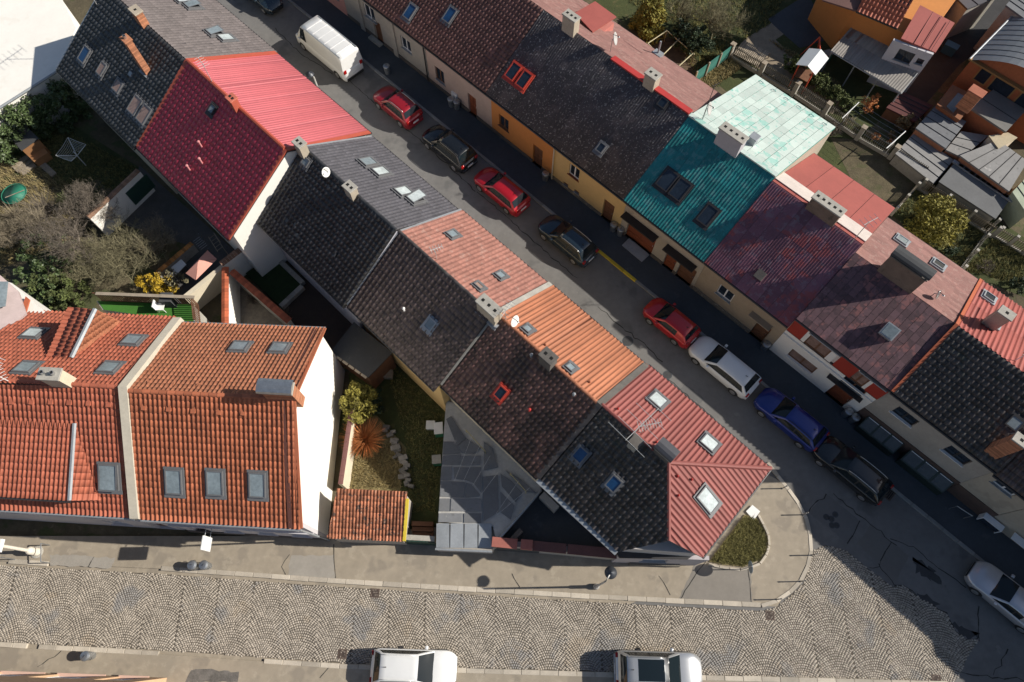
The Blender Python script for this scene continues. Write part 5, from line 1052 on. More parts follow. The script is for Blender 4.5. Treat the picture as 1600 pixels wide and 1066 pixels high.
# raised bed
h = thing('raised_bed', 'sunken dark green bed with concrete edging behind the black roof', 'planter', W(430, 440, 0)); bd = [W(*p) for p in [(424, 402), (472, 448), (438, 480), (386, 430)]]
m = MB(); m.prism(bd, -.02, .25); m.build('turf', M('dark_turf', (.02, .04, .012), 1, .2, 2, bump=(25, .6)), h)
for a, b in ((0, 1), (1, 2)):
    P = resample([bd[a], bd[b]], .8); Dv = (bd[b]-bd[a]).normalized(); Nv = Vector((Dv.y, -Dv.x, 0)); cc = sum(bd, Vector())/4; Nv = Nv if (bd[a]-cc).dot(Nv) > 0 else -Nv
    for p, q in zip(P, P[1:]): m = MB(); m.obox(p, Dv, Nv, .01, (q-p).length-.01, 0.002, .34, -.02, .38, rng.random()); m.build('edging_block', m_conc, h)
# flat roofed shed
h = thing('flat_shed', 'flat grey felt roofed shed beside the dark brown roof', 'shed', W(565, 548, 0)); q = [W(553, 503, 2.5), W(613, 551, 2.5), W(575, 590, 2.5), W(517, 549, 2.5)]
m = MB(); m.prism([p.lerp(q[0].lerp(q[2], .5), .06) for p in q], 0, 2.4); m.build('wall', m_wood, h); m = MB(); m.slab(q, .12); m.build('roof', t_bitdark, h)
for i in range(6): a = q[3].lerp(q[2], i/6); b = q[3].lerp(q[2], (i+.85)/6); m = MB(); m.slab([a + Z*.02, b + Z*.02, b + (q[3]-q[0]).normalized()*.14 - Z*.02, a + (q[3]-q[0]).normalized()*.14 - Z*.02], .03); m.build('edge_batten', m_woodgrey, h)
# stones, boxes, steps in the middle garden
R = random.Random(3); mst = M('garden_stone', (.21, .195, .17), .9, .2, 3, rnd=.35, bump=(10, .4)); h = thing('stone_edging', 'row of loose grey stone blocks edging the shaded garden', 'stones', W(625, 720, 0))
for i in range(26):
    q = i/25; px = 608 + 26*q + R.uniform(-7, 7) + (6 if q > .5 else 0); py = 668 + 95*q + R.uniform(-3, 3); p = W(px, py); a = R.uniform(-.5, .5); D = V3(math.cos(a), math.sin(a), 0); N = V3(-D.y, D.x, 0); m = MB(); s_ = R.uniform(.14, .27)
    m.obox(p, D, N, -s_, s_, -s_*.6, s_*.6, -.02, R.uniform(.15, .3), R.random()); bevel(m.build('stone', mst, h), .03)
def crate(name, label, px, py, w, d, z0, z1, rz, mat, cat, top=None):
    t = thing(name, label, cat, W(px, py, 0)); p = W(px, py, (z0+z1)/2); p = V3(p.x, p.y, 0); D = V3(math.cos(rz), math.sin(rz), 0); N = V3(-D.y, D.x, 0); m = MB(); m.obox(p, D, N, -w/2, w/2, -d/2, d/2, z0, z1-.05); m.build('body', mat, t)
    m = MB(); m.obox(p, D, N, -w/2-.03, w/2+.03, -d/2-.03, d/2+.03, z1-.05, z1); bevel(m.build('lid', top or mat, t), .015, 1); return t
crate('storage_box', 'small white box lid lying in the shaded garden', 673, 665, .5, .5, 0, .35, 0, m_whitepaint, 'box'); crate('composter', 'white lidded green bin beside the slab roof', 686, 672, .5, .7, 0, .9, .1, M('green_plastic', (.03, .22, .12), .5, .05), 'bin', m_whitepaint)
crate('composter', 'dark bin with grey lid leaning by the slab roof', 683, 720, .5, .5, 0, .8, .1, M('green_plastic', (1, 1, 1)), 'bin', m_conc)
crate('garden_bench', 'plain wooden bench beside the flat felt shed', 598, 585, 1.3, .5, 0, .45, -.05, m_woodgrey, 'bench')
h = thing('wooden_steps', 'dark wooden steps down to the green gate', 'steps', W(660, 830, 0))
for i in range(4): a, b = W(645, 816 + i*8, .1), W(678, 817 + i*8, .1); m = MB(); dd = (b-a).normalized(); m.obox(Vector((a.x, a.y, 0)), dd, V3(dd.y, -dd.x, 0), 0, (b-a).length, 0, .26, -.02, .5-.12*i); m.build('tread', m_wood, h)
# garden shed, dryer, planks
h = thing('garden_shed', 'small plywood shed with dark felt roof beside the ivy', 'shed', W(45, 225, 0)); q = [W(12, 212, 1.5), W(39, 195, 1.7), W(60, 216, 1.7), W(33, 235, 1.5)]
m = MB(); c_ = (q[0]+q[2])/2; ply = M('orange_plywood', (.30, .145, .06), .8, .12, 2); m.prism([p.lerp(c_, .07) for p in q], -.02, 1.45); m.build('wall', ply, h); m = MB(); m.slab(q, .08); m.build('roof', t_bitdark, h)
m = MB(); m.prism([W(38, 238, .9), W(61, 221, .9), W(72, 236, .9), W(50, 250, .9)], .0, .7); m.build('log_store', ply, h)
pk = thing('timber_stack', 'weathered planks laid on the ground beside the plywood shed', 'planks', W(40, 258, 0))
for q in [[(16, 258), (50, 236), (54, 241), (22, 264)], [(22, 265), (55, 243), (58, 247), (27, 269)], [(29, 268), (52, 254), (56, 259), (35, 273)], [(62, 246), (88, 270), (80, 276), (55, 254)]]: m = MB(); m.slab([W(*p, .12) for p in q], .14, rng.random()); m.build('plank', m_woodgrey, pk)
h = thing('rotary_dryer', 'white rotary clothes dryer on the shaded lawn', 'clothes dryer', W(112, 240, 0)); hub = W(111, 233, 1.9); base = V3(hub.x, hub.y, 0)
m = MB(); m.tube([base - Z*.03, base + Z*1.6], .03, 8); m.build('pole', m_whitepaint, h); cs = [W(106, 215, 2.0), W(87, 243, 2.0), W(111, 252, 2.0), W(134, 226, 2.0)]
for c in cs: m = MB(); m.tube([base + Z*1.15, c], .022, 6); m.build('arm', m_whitepaint, h)
for k in range(7):
    for i in range(4):
        if k > 0 and i in (2,): continue
        f = 1 - k*.11; a = (base + Z*1.15).lerp(cs[i], f); b = (base + Z*1.15).lerp(cs[(i+1) % 4], f); m = MB(); m.tube([a, (a+b)/2 - Z*.06, b], .008 if k else .014, 4); m.build('line', m_whitepaint, h)
h = thing('trampoline_cover', 'green sagging cover on a ring frame in the lawn corner', 'garden toy', W(22, 303, 0)); gp = M('green_tarp', (.02, .17, .11), .6, .15, 2); c_ = W(22, 303, .5); m = MB()
m.lathe(V3(c_.x, c_.y, 0), [(.02, .22), (.5, .25), (.8, .4), (.85, .5)], 18); m.build('sheet', gp, h, True); m = MB(); P = [V3(c_.x + .88*math.cos(i*math.pi/9), c_.y + .88*math.sin(i*math.pi/9), .52) for i in range(19)]; m.tube(P, .03, 5); m.build('ring', gp, h)
for i in range(5): a = i*1.257; m = MB(); m.tube([(c_.x + .88*math.cos(a), c_.y + .88*math.sin(a), -.02), (c_.x + .88*math.cos(a), c_.y + .88*math.sin(a), .5)], .025, 5); m.build('leg', m_metal, h)
m = MB(); m.tube([W(8, 309, .6), W(38, 297, .6)], .03, 5); m.build('crossbar', m_woodgrey, h)
# terrace with green carpet
h = thing('roof_terrace', 'roof terrace with green carpet and brown lattice fence behind the dormer', 'terrace', W(230, 480, 0)); zt_ = 3.6; tq = [W(160, 484, zt_), W(150, 470, zt_), W(300, 474, zt_), W(305, 506, zt_), W(270, 500, zt_)]
m = MB(); m.prism(tq, 0, zt_-.03); m.build('base', m_conc, h); m = MB(); m.prism([p.lerp(sum(tq, Vector())/5, .03) for p in tq], zt_-.04, zt_); m.build('carpet', M('green_carpet', (.045, .16, .02), 1, .1, 3), h)
def picket_run(par, a, b, h_, w, gap, mat, z0=0, rails=(.2, .8), rm=None, nm='picket', lean=0):
    a, b = Vector((a.x, a.y, z0)), Vector((b.x, b.y, z0)); L = (b-a).length; D = (b-a).normalized(); N = Vector((-D.y, D.x, 0)); n = max(2, int(L/(w+gap)))
    me = MB(); me.obox(Vector((0, 0, 0)), D, N, -w/2, w/2, -.012, .012, 0, h_); dm = bpy.data.meshes.new(nm); dm.from_pydata(me.v, [], me.f); dm.materials.append(mat)
    for i in range(n): o = bpy.data.objects.new(nm, dm); link(o, par); o.location = a + D*((i+.5)*L/n) - org_of(par) + Z*rng.uniform(-.01, .01)
    for r in rails: m = MB(); m.obox(a, D, N, 0, L, -.045, -.013, h_*r-.03, h_*r+.03); m.build('rail', rm or mat, par)
picket_run(h, W(152, 464, zt_+.5), W(303, 470, zt_+.5), 1.1, .07, .07, m_wood, zt_, (.05, .97)); picket_run(h, W(305, 470, zt_+.5), W(309, 505, zt_+.5), 1.1, .07, .07, m_wood, zt_, (.05, .97))
m = MB(); a, b = W(150, 459, zt_+1.1), W(304, 465, zt_+1.1); dd = (b-a).normalized(); m.obox(a, dd, V3(-dd.y, dd.x, 0), 0, (b-a).length, -.1, .1, 0, .06); m.build('handrail', m_woodgrey, h)
ch = thing('garden_chair', 'white plastic chair on the green terrace carpet', 'chair', W(255, 484, zt_)); p = W(255, 484, zt_); m = MB(); m.obox(p, V3(1, 0, 0), V3(0, 1, 0), -.25, .25, -.25, .25, .40, .45); m.build('seat', m_whitepaint, ch); m = MB(); m.obox(p, V3(1, 0, 0), V3(0, 1, 0), -.25, -.2, -.25, .25, .45, .9); m.build('backrest', m_whitepaint, ch)
for a in (-.22, .2):
    for b in (-.22, .2): m = MB(); m.obox(p, V3(1, 0, 0), V3(0, 1, 0), a, a+.04, b, b+.04, -.01, .4); m.build('leg', m_whitepaint, ch)
crate('covered_grill', 'dark covered grill at the terrace corner', 284, 489, .7, .6, 0, 4.5, 0, t_bitdark, 'grill')
# parasol and table
h = thing('parasol', 'square pink parasol over the grey yard', 'parasol', W(318, 420, 0)); q = [W(324, 391, 2.2), W(339, 405, 2.2), W(306, 438, 2.2), W(290, 427, 2.2)]; ap = (q[0]+q[1]+q[2]+q[3])/4 + Z*.55; pk = M('pink_fabric', (.62, .30, .24), .8, .06, 1); m = MB()
for i in range(4): m.add([q[i], q[(i+1) % 4], ap], [(0, 1, 2)])
m.build('canopy', pk, h); m = MB(); m.tube([V3(ap.x, ap.y, -.02), ap], .03, 6); m.build('pole', m_wood, h)
for i in range(4): m = MB(); m.tube([ap - Z*.02, q[i]], .012, 4); m.build('rib', m_wood, h)
h = thing('patio_table', 'white rectangular table beside the pink parasol', 'table', W(277, 420, 0)); q = [W(283, 405, .75), W(291, 413, .75), W(271, 433, .75), W(261, 423, .75)]; m = MB(); m.slab(q, .05); m.build('top', m_whitepaint, h); c_ = (q[0]+q[2])/2
for p in q: p = p.lerp(c_, .12); m = MB(); m.tube([V3(p.x, p.y, -.03), V3(p.x, p.y, .71)], .025, 6); m.build('leg', m_metal, h)
h = thing('folding_rack', 'grey metal drying rack at the corner of the crimson roof', 'rack', W(318, 378, 0)); a, b = W(310, 365, 1.0), W(325, 388, 1.0)
for k in range(6): p = W(312 + k*2.4, 370 + k*2.5, 1.0); m = MB(); m.tube([p, p + T*-1.1*.5 + S*-.0], .012, 4); m.build('rod', m_metal, h)
for p in (a, b): m = MB(); m.tube([V3(p.x, p.y, -.03), p], .02, 5); m.build('leg', m_metal, h)
h = thing('ladder', 'wooden ladder frame under the crimson eave', 'ladder', W(335, 370, 0)); a, b = W(325, 352, 2.2), W(340, 376, 2.2)
for k in (0, 1): m = MB(); off = T*(-.45*k); m.tube([a + off - Z*1.0, b + off - Z*1.0], .025, 5); m.build('rail', m_woodgrey, h)
for k in range(5): p = a.lerp(b, (k+.5)/5) - Z*1.0; m = MB(); m.tube([p, p - T*.45], .018, 5); m.build('rung', m_woodgrey, h)
for p in (a, b): m = MB(); m.tube([V3(p.x, p.y, -.03), p - Z*1.0], .025, 5); m.build('stay', m_woodgrey, h)
# ------------------------------------------------------------ gardens and sheds at the upper right
sheet('lawn', [W(*p) for p in [(900, -20), (1260, -20), (1400, 130), (1445, 275), (1395, 335), (1230, 220), (1120, 130), (1010, 60)]], -.022, m_lawn)
sheet('path', [W(*p) for p in [(1145, 82), (1165, 60), (1215, 30), (1232, 48), (1212, 62), (1262, 110), (1320, 165), (1300, 178)]], -.016, M('sandy_path', (.26, .21, .15), .95, .2, 1.5))
sheet('lawn', [W(*p) for p in [(1392, 335), (1448, 275), (1600, 370), (1640, 480), (1520, 432)]], -.02, m_lawn)
sheet('vegetable_bed', [W(*p) for p in [(1000, 55), (1030, 40), (1090, 95), (1075, 125), (1040, 100)]], -.012, M('dug_soil', (.11, .075, .045), 1, .3, 2, bump=(8, .7, .05)))
sheet('yard', [W(*p) for p in [(1200, 30), (1262, -10), (1300, 60), (1250, 75), (1215, 45)]], -.012, m_asphd)  # dark sheet paints in the shadow beside the orange house
sheet('yard', [W(*p) for p in [(1455, 90), (1500, -20), (1600, -20), (1600, 30), (1500, 100), (1440, 170), (1400, 150)]], -.012, M('black_yard', (.03, .03, .032), .9, .2, 1))
sheet('vegetable_bed', [W(*p) for p in [(1298, 215), (1340, 218), (1438, 280), (1394, 330), (1330, 280)]], -.014, M('dug_lawn', (.10, .082, .048), 1, .3, 1.2, spots=[((.07, .075, .03), 1.5, .55, .6)], bump=(10, .7, .05)))
sheet('yard', [W(*p) for p in [(1350, 210), (1395, 170), (1410, 190), (1395, 232)]], -.01, m_ground)
fp = [(1141, 83), (1189, 112), (1241, 143), (1289, 175), (1342, 212), (1394, 242), (1447, 276)]
dkp = M('dark_green_picket', (.14, .13, .105), .7, .1)
FN = ['picket fence panel beside the slatted pallet', 'picket fence panel behind the mint roof beside the sandy path', 'picket fence panel at the end of the long hedge', 'picket fence panel beside the bare shrubs near the mint roof corner', 'picket fence panel beside the wires and orange bushes', 'picket fence panel against the grey sheet roof']
for i in range(6):
    a, b = W(*fp[i], .4), W(*fp[i+1], .4); h = thing('fence_panel', FN[i], 'fence', V3(a.x, a.y, 0), 'picket fences between the gardens'); a.z = b.z = 0
    D = (b-a).normalized(); N = V3(-D.y, D.x, 0); L_ = (b-a).length; m = MB(); m.obox(a, D, N, .2, L_-.2, -.08, .08, -.02, .3); m.build('footing', m_conc, h)
    picket_run(h, a + D*.25, b - D*.25, 1.0, .06, .085, dkp, .28, (.12, .88))
    m = MB(); m.obox(a, D, N, -.16, .16, -.16, .16, -.02, 1.3); m.build('post', m_conc, h); m = MB(); m.obox(a, D, N, -.2, .2, -.2, .2, 1.3, 1.37); m.build('post_cap', m_woodgrey, h)
for lab, p0, p1, hh, mt in [('weathered wooden fence along the grey felt roof', (1438, 292), (1552, 366), .9, m_woodgrey), ('weathered wooden fence past the far corner of the felt roof', (1556, 366), (1625, 408), .9, m_woodgrey), ('dark fence beside the felt roof corner running to the pink roof', (1552, 352), (1500, 424), .8, dkp), ('low concrete wall with rails beside the golden bush', (1446, 276), (1396, 332), .7, m_woodgrey)]:
    a, b = W(*p0, .3), W(*p1, .3); h = thing('fence_panel', lab, 'fence', V3(a.x, a.y, 0), 'picket fences between the gardens'); a.z = b.z = 0; D = (b-a).normalized(); N = V3(-D.y, D.x, 0)
    picket_run(h, a, b, hh, .06, .09, mt, .15, (.15, .85)); 
    for k in range(4): m = MB(); m.obox(a.lerp(b, k/3), D, N, -.1, .1, -.1, .1, -.03, hh+.3); m.build('post', m_conc, h)
    m = MB(); m.obox(a, D, N, 0, (b-a).length, -.07, .07, -.03, .16); m.build('footing', m_conc, h)
h = thing('board_fence', 'teal green board fence beside the dug vegetable bed', 'fence', W(1110, 108, 0)); a, b = W(1140, 84, .5), W(1084, 126, .5); a.z = b.z = 0; D = (b-a).normalized(); N = V3(-D.y, D.x, 0); tg = M('teal_boards', (.04, .16, .13), .7, .12, 1, rnd=.2)
for k in range(4): m = MB(); m.obox(a, D, N, 0, (b-a).length, -.02, .02, .1+k*.32, .4+k*.32, rng.random()); m.build('board', tg, h)
for k in range(4): m = MB(); m.obox(a.lerp(b, k/3), D, N, -.06, .06, .021, .12, -.03, 1.5); m.build('post', m_woodgrey, h)
h = thing('slatted_pallet', 'grey slatted rack lying behind the picket fence', 'pallet', W(1168, 83, 0)); q = [W(1163, 63, .6), W(1204, 82, .6), W(1184, 104, .6), W(1146, 84, .6)]
for k in range(16): f, g = k/16, (k+.65)/16; m = MB(); m.slab([q[0].lerp(q[1], f), q[0].lerp(q[1], g), q[3].lerp(q[2], g), q[3].lerp(q[2], f)], .03, rng.random()); m.build('slat', m_woodgrey, h)
for f in (.05, .5, .95): m = MB(); a, b = q[0].lerp(q[3], f), q[1].lerp(q[2], f); m.tube([a - Z*.06, b - Z*.06], .035, 5); m.build('bearer', m_woodgrey, h)
for p in q: m = MB(); m.tube([V3(p.x, p.y, -.03), p - Z*.05], .04, 5); m.build('leg', m_woodgrey, h)
h = thing('bean_frame', 'pale wooden bean frame over the dug vegetable bed', 'garden frame', W(1040, 80, 0))
for p, q in [((1012, 68), (1042, 48)), ((1042, 48), (1085, 85)), ((1012, 68), (1062, 118)), ((1030, 92), (1062, 60)), ((1058, 106), (1082, 84))]: m = MB(); m.tube([W(*p, 1.1), W(*q, 1.1)], .04, 5); m.build('pole', M('pale_pole', (.5, .44, .28), .8, .1), h)
for p in [(1012, 68), (1042, 48), (1085, 85), (1062, 118)]: a = W(*p, 1.1); m = MB(); m.tube([V3(a.x, a.y, -.03), a], .035, 5); m.build('stake', m_woodgrey, h)
for q, lab in (((1038, 82), 'tall zinc roof vent pipe at the pink slope edge'), ):
    p = W(1028, 84, 4.9); h = thing('vent_pipe', lab, 'vent pipe', p - Z*.6); m = MB(); m.obox(p, S, T, -.35, .35, -.25, .25, -.6, .1); m.build('base', m_zinc, h); m = MB(); m.tube([p, p + Z*1.1], .07, 8); m.build('pipe', m_zinc, h)
# red dormer roof on the pink slope
h = thing('dormer_extension', 'coral red box dormer with pink wall on the dusty pink slope', 'dormer', W(935, 45, 4.0)); q = [W(898, 20, 7.1), W(930, 2, 6.8), W(963, 26, 6.7), W(926, 50, 7.1)]
m = MB(); m.slab(q, .1); m.build('roof', t_redsheet, h); m = MB(); m.prism([p.lerp((q[0]+q[2])/2, .05) for p in q], 4.0, 6.15); m.build('wall', M('pink_cladding', (.50, .18, .15), .8, .1), h)
# play house and swing
h = thing('play_swing', 'red swing frame with small white gabled roof', 'swing', W(1262, 105, 0)); rp = M('red_pole', (.52, .07, .03), .6, .06); wp = M('white_sheet', (.55, .58, .60), .5, .05)
r0, r1 = W(1283, 77, 2.5), W(1262, 103, 2.5); dd = (r1-r0); pn = V3(-dd.y, dd.x, 0).normalized(); half = .85
for sg in (-1, 1): m = MB(); a = r0 + pn*half*sg - Z*.4; b = r1 + pn*half*sg - Z*.4; m.slab([r0, r1, b, a], .04); m.build('roof_sheet', wp, h)
for sg in (-1, 1):
    for p in (r0, r1): c = p + pn*.6*sg; m = MB(); m.tube([V3(c.x, c.y, -.03), c - Z*.3], .05, 6); m.build('post', rp, h)
m = MB(); c = (r0+r1)/2; m.slab([r0 + pn*.6 - Z*1.3, r1 + pn*.6 - Z*1.3, r1 - pn*.6 - Z*1.3, r0 - pn*.6 - Z*1.3], .08); m.build('platform', m_wood, h)
bm_ = W(1281, 58, 2.4); m = MB(); m.tube([r0 - Z*.2, bm_], .05, 6); m.build('swing_beam', rp, h)
for sx in (-.8, .8): m = MB(); e = bm_ + V3(sx, .3, 0); m.tube([bm_, V3(e.x, e.y, -.03)], .05, 6); m.build('leg', rp, h)
# orange house
h = thing('garden_house', 'orange walled house with orange tiled roof and grey veranda sheet', 'house', W(1370, 30, 0)); om = m_orange
m = MB(); m.prism([W(1262, 30, 0), W(1300, 78, 0), W(1400, 130, 0), W(1480, 20, 0), W(1400, -60, 0), W(1300, -60, 0)], 0, 4.0); m.build('wall', om, h)
a_, b_ = W(1338, 18, 4.6), W(1402, 45, 4.6); c_, d_ = W(1452, -45, 7.0), W(1385, -75, 7.0); sl = Slope(a_, b_, d_, [a_, b_, c_, d_]); sl.deck(h, m_gutter); sl.tiles(h, t_orange3, .3, .36, PAN, .03)
m = MB(); m.slab([W(1285, 0, 4.6), W(1342, 18, 4.6), W(1375, -35, 5.6), W(1310, -55, 5.6)], .12); m.build('side_roof', t_brown, h)
m = MB(); m.slab([W(1408, 60, 4.4), W(1462, 82, 4.2), W(1492, 36, 4.6), W(1438, 8, 4.9)], .12); m.build('red_roof', t_redsheet, h)
for k in range(4): a, b = W(1408 + 54*(k+.5)/4, 60 + 22*(k+.5)/4, 4.36), W(1438 + 54*(k+.5)/4, 8 + 28*(k+.5)/4, 4.78); m = MB(); m.tube([a, b], .03, 4); m.build('roof_seam', M('dark_red_seam', (.2, .03, .025), .6, .05), h)
wl0, wl1 = W(1398, 58, 4.2), W(1458, 84, 4.0); wl0.z = wl1.z = 0; D = (wl1-wl0).normalized(); N = V3(D.y, -D.x, 0); L_ = (wl1-wl0).length
facade(h, wl0 + N*.3, D, N, L_, 0, 4.15, [(L_*.25, 2.7, 1.2, 1.0), (L_*.75, 3.0, .5, .5)], M('lilac_white_render', (.55, .53, .55), .9, .05), name='white_wall'); window(h, wl0 + N*.3, D, N, L_*.25, 2.7, 1.2, 1.0, m_gutter); window(h, wl0 + N*.3, D, N, L_*.75, 3.0, .5, .5, m_gutter, mull=0)
wo0, wo1 = W(1262, 31, 0), W(1400, 130, 0); D = (wo1-wo0).normalized(); N = V3(D.y, -D.x, 0); L_ = (wo1-wo0).length
for k, (px, py) in enumerate([(1288, 18), (1312, 32), (1360, 33)]):
    w_ = ray(px, py); c = V3(0, 0, CAMH); tt = (wo0 - c).dot(N)/w_.dot(N); p = c + w_*tt; u_ = (p-wo0).dot(D); m = MB(); m.obox(wo0, D, N, u_-.5, u_+.5, .002, .05, p.z-.45, p.z+.45); f_ = m.build('window', m_wfr, h); m = MB(); m.obox(wo0, D, N, u_-.42, u_+.42, .05, .055, p.z-.37, p.z+.37); m.build('pane', m_glass, f_)
vq = [W(1334, 38, 2.5), W(1446, 98, 2.5), W(1408, 146, 2.1), W(1298, 80, 2.1)]; vm = M('grey_corrugated_veranda', (.26, .24, .22), .8, .08, 1, rnd=.1); sl = Slope(vq[3], vq[2], vq[0], vq); sl.tiles(h, vm, .2, 1.8, CORR, .006, name='veranda_sheet'); 
m = MB(); m.tube([vq[3] - Z*.03, vq[2] - Z*.03], .05, 6); m.tube([vq[2] - Z*.03, vq[1] - Z*.03], .05, 6); m.build('veranda_gutter', m_zinc, h)
for f in (.02, .35, .68, .98): p = vq[3].lerp(vq[2], f); m = MB(); m.tube([V3(p.x, p.y, -.03), p - Z*.03], .05, 6); m.build('veranda_post', m_zinc, h)
crate('rain_barrel', 'green barrel beside the veranda of the orange house', 1291, 88, .55, .55, 0, .8, .3, M('green_plastic', (1, 1, 1)), 'barrel', m_conc)
# brick house with arched roof
h = thing('brick_house', 'brick house with arched grey sheet roof and timber windows', 'house', W(1570, 90, 0)); bw = M('orange_brick_wall', (.36, .12, .05), .9, .12, 5, bump=(25, .4))
e0 = W(1519, 92, 3.6); e1 = W(1612, 148, 3.6); e0.z = e1.z = 0; D = (e1-e0).normalized(); B_ = V3(-D.y, D.x, 0); L_ = 7.6; dep = 9.0; na = 14
arc = lambda q, d=0: e0 + D*(L_*q) + Z*(3.7 + (1.9)*math.sin(math.pi*(.06 + .88*q)) - .35 + d)
for k in range(13):
    m = MB(); y0_, y1_ = dep*k/13 - .3, dep*(k+1)/13 - .33
    for i in range(na): q0, q1 = i/na, (i+1)/na; m.add([arc(q0) + B_*y0_, arc(q1) + B_*y0_, arc(q1) + B_*y1_, arc(q0) + B_*y1_, arc(q0, .07) + B_*(y1_-.06), arc(q1, .07) + B_*(y1_-.06), arc(q1, .07) + B_*y1_, arc(q0, .07) + B_*y1_], [(0, 1, 2, 3), (4, 5, 6, 7), (0, 1, 5, 4), (2, 3, 7, 6)])
    m.build('roof_sheet', M('arched_zinc', (.27, .28, .29), .55, .08, 1, metal=.3), h)
    m = MB(); m.tube([arc(i/na, .05) + B_*y1_ for i in range(na+1)], .045, 5); m.build('roof_rib', m_gutter, h)
m = MB(); P = [e0, e0 + D*L_] + [arc(1 - i/na, -.1) for i in range(na+1)]; m.add(P + [p + B_*(dep-.3) for p in P], [tuple(range(len(P))), tuple(range(len(P), 2*len(P)))[::-1]] + [(i, (i+1) % len(P), (i+1) % len(P)+len(P), i+len(P)) for i in range(len(P))]); m.build('wall', bw, h)
ofr = M('ochre_window_frame', (.30, .17, .06), .7, .1)
for u_, w_, zz, hh in ((1.0, .8, 2.4, 1.2), (2.2, 1.5, 2.3, 1.3), (4.3, .9, 1.4, 2.2), (5.9, 1.1, 2.3, 1.3)):
    m = MB(); m.obox(e0, D, -B_, u_-.1, u_+w_+.1, .003, .06, zz-.1, zz+hh+.1); f_ = m.build('window', ofr, h); m = MB(); m.obox(e0, D, -B_, u_, u_+w_, .06, .065, zz, zz+hh); m.build('pane', m_glass, f_)
m = MB(); m.obox(e0, D, -B_, -.1, L_+.1, .02, .35, 3.62, 3.75); m.build('fascia', ofr, h)
m = MB(); m.tube([arc(0) + B_*-.3 - D*.1, arc(0) + B_*dep - D*.1], .08, 8); m.build('gutter', m_zinc, h)
# cluster of sheet and felt roofs
def flat(name, label, px, z, mat, wm, seams=0, cat='shed', d=.14, dz=None, extra=None, sd=0):
    t = thing(name, label, cat, W(sum(p[0] for p in px)/len(px), sum(p[1] for p in px)/len(px), 0)); zs = dz or [z]*len(px); q = [W(*p, zz) for p, zz in zip(px, zs)]; c = sum(q, Vector())/len(q)
    m = MB(); m.prism([p.lerp(c, .05) for p in q], -.03, min(zs)-d); m.build('wall', wm, t); m = MB(); m.slab(q, d); m.build('roof', mat, t)
    for k in range(seams):
        f = (k+1)/(seams+1); a, b = (q[0].lerp(q[1], f), q[3].lerp(q[2], f)) if not sd else (q[1].lerp(q[2], f), q[0].lerp(q[3], f)); m = MB(); m.tube([a + Z*.02, b + Z*.02], .03, 4); m.build('roof_seam', m_gutter, t)
    return t
flat('felt_garage', 'garage with flat grey felt roof and ragged edge beside the wooden fence', [(1467, 284), (1492, 254), (1578, 312), (1556, 342)], 1.3, M('mid_grey_felt', (.14, .142, .145), .95, .08, .8, bump=(30, .3)), m_conc, 0)
h = bpy.data.objects['felt_garage']
for k in range(10): p = W(1492 + 86*(k+.5)/10, 255 + 58*(k+.5)/10, 1.32); m = MB(); m.obox(p, S, T, -.42, .42, -.12 + rng.uniform(-.05, .05), .18, -.02, .1, rng.random()); m.build('ridge_cap', m_zinc, h)
flat('sheet_shed', 'shed with pale streaked grey sheet roof behind the picket fence', [(1399, 240), (1430, 206), (1490, 250), (1459, 287)], 1.1, t_greysheet, m_conc, 3)
flat('sheet_shed', 'shed with shaded bluish sheet roof next to the rusty brick annex', [(1431, 200), (1463, 164), (1510, 190), (1478, 232)], 1.7, t_bitumen, m_brick, 3)
flat('sheet_shed', 'shed with grey sheet roof and wide fascia between felt garage and cream summer house', [(1500, 243), (1560, 219), (1606, 252), (1577, 299)], 1.9, t_greysheet, m_brick, 4, sd=1)
flat('sheet_shed', 'narrow lit sheet roof between the brick chimney and the felt garage', [(1478, 234), (1502, 205), (1545, 212), (1503, 246)], 1.4, t_greysheet, m_brick, 2)
flat('brick_annex', 'brick annex with dark slanted slab roof in front of the arched house', [(1515, 168), (1552, 140), (1604, 172), (1572, 206)], 2.5, M('dark_slab', (.17, .165, .155), .9, .1, .8), bw, 1)
flat('brick_annex', 'brick annex with rust and blue sheet strip in front of the arched house', [(1464, 163), (1488, 132), (1528, 152), (1500, 188)], 2.1, M('rusty_sheet', (.24, .10, .05), .9, .12, 1), bw, 0)
h = bpy.data.objects['brick_annex.001']; m = MB(); m.slab([W(*p, 2.13) for p in [(1479, 166), (1497, 145), (1509, 151), (1490, 176)]], .03); m.build('sheet_strip', M('blue_grey_sheet', (.18, .21, .23), .7, .1), h)
chimney(h, 1528, 142, 4.3, 2.6, 1.0, .7, m_brick, M('terracotta_cap', (.35, .12, .07), .9, .15), 0)
flat('low_canopy', 'dark red low canopy roof beside the black yard', [(1385, 168), (1410, 143), (1458, 165), (1430, 190)], 1.1, M('dark_red_boards', (.10, .03, .028), .85, .12, 1), m_wood, 4)
flat('summer_house', 'summer house with cream open front beside the dark slab roof', [(1545, 212), (1575, 207), (1590, 215), (1560, 232)], 2.0, M('cream_deck', (.45, .38, .26), .9, .1, 1), m_cream)
flat('greenhouse', 'pale green polythene greenhouse beside the felt garage', [(1582, 300), (1612, 268), (1640, 300), (1606, 336)], 1.9, M('pale_green_film', (.34, .38, .28), .6, .15, 1.5), M('pale_green_film', (1, 1, 1)), 3)
flat('shed_roof', 'dark slate roof with lit patch beyond the black yard', [(1490, -8), (1520, -30), (1560, -5), (1512, 14)], 3.0, t_grey, m_conc, 2)
flat('shed_roof', 'blue grey sheet roof behind the arched roof', [(1572, 8), (1600, -25), (1640, 0), (1605, 32)], 4.2, t_bitumen, m_conc, 4)
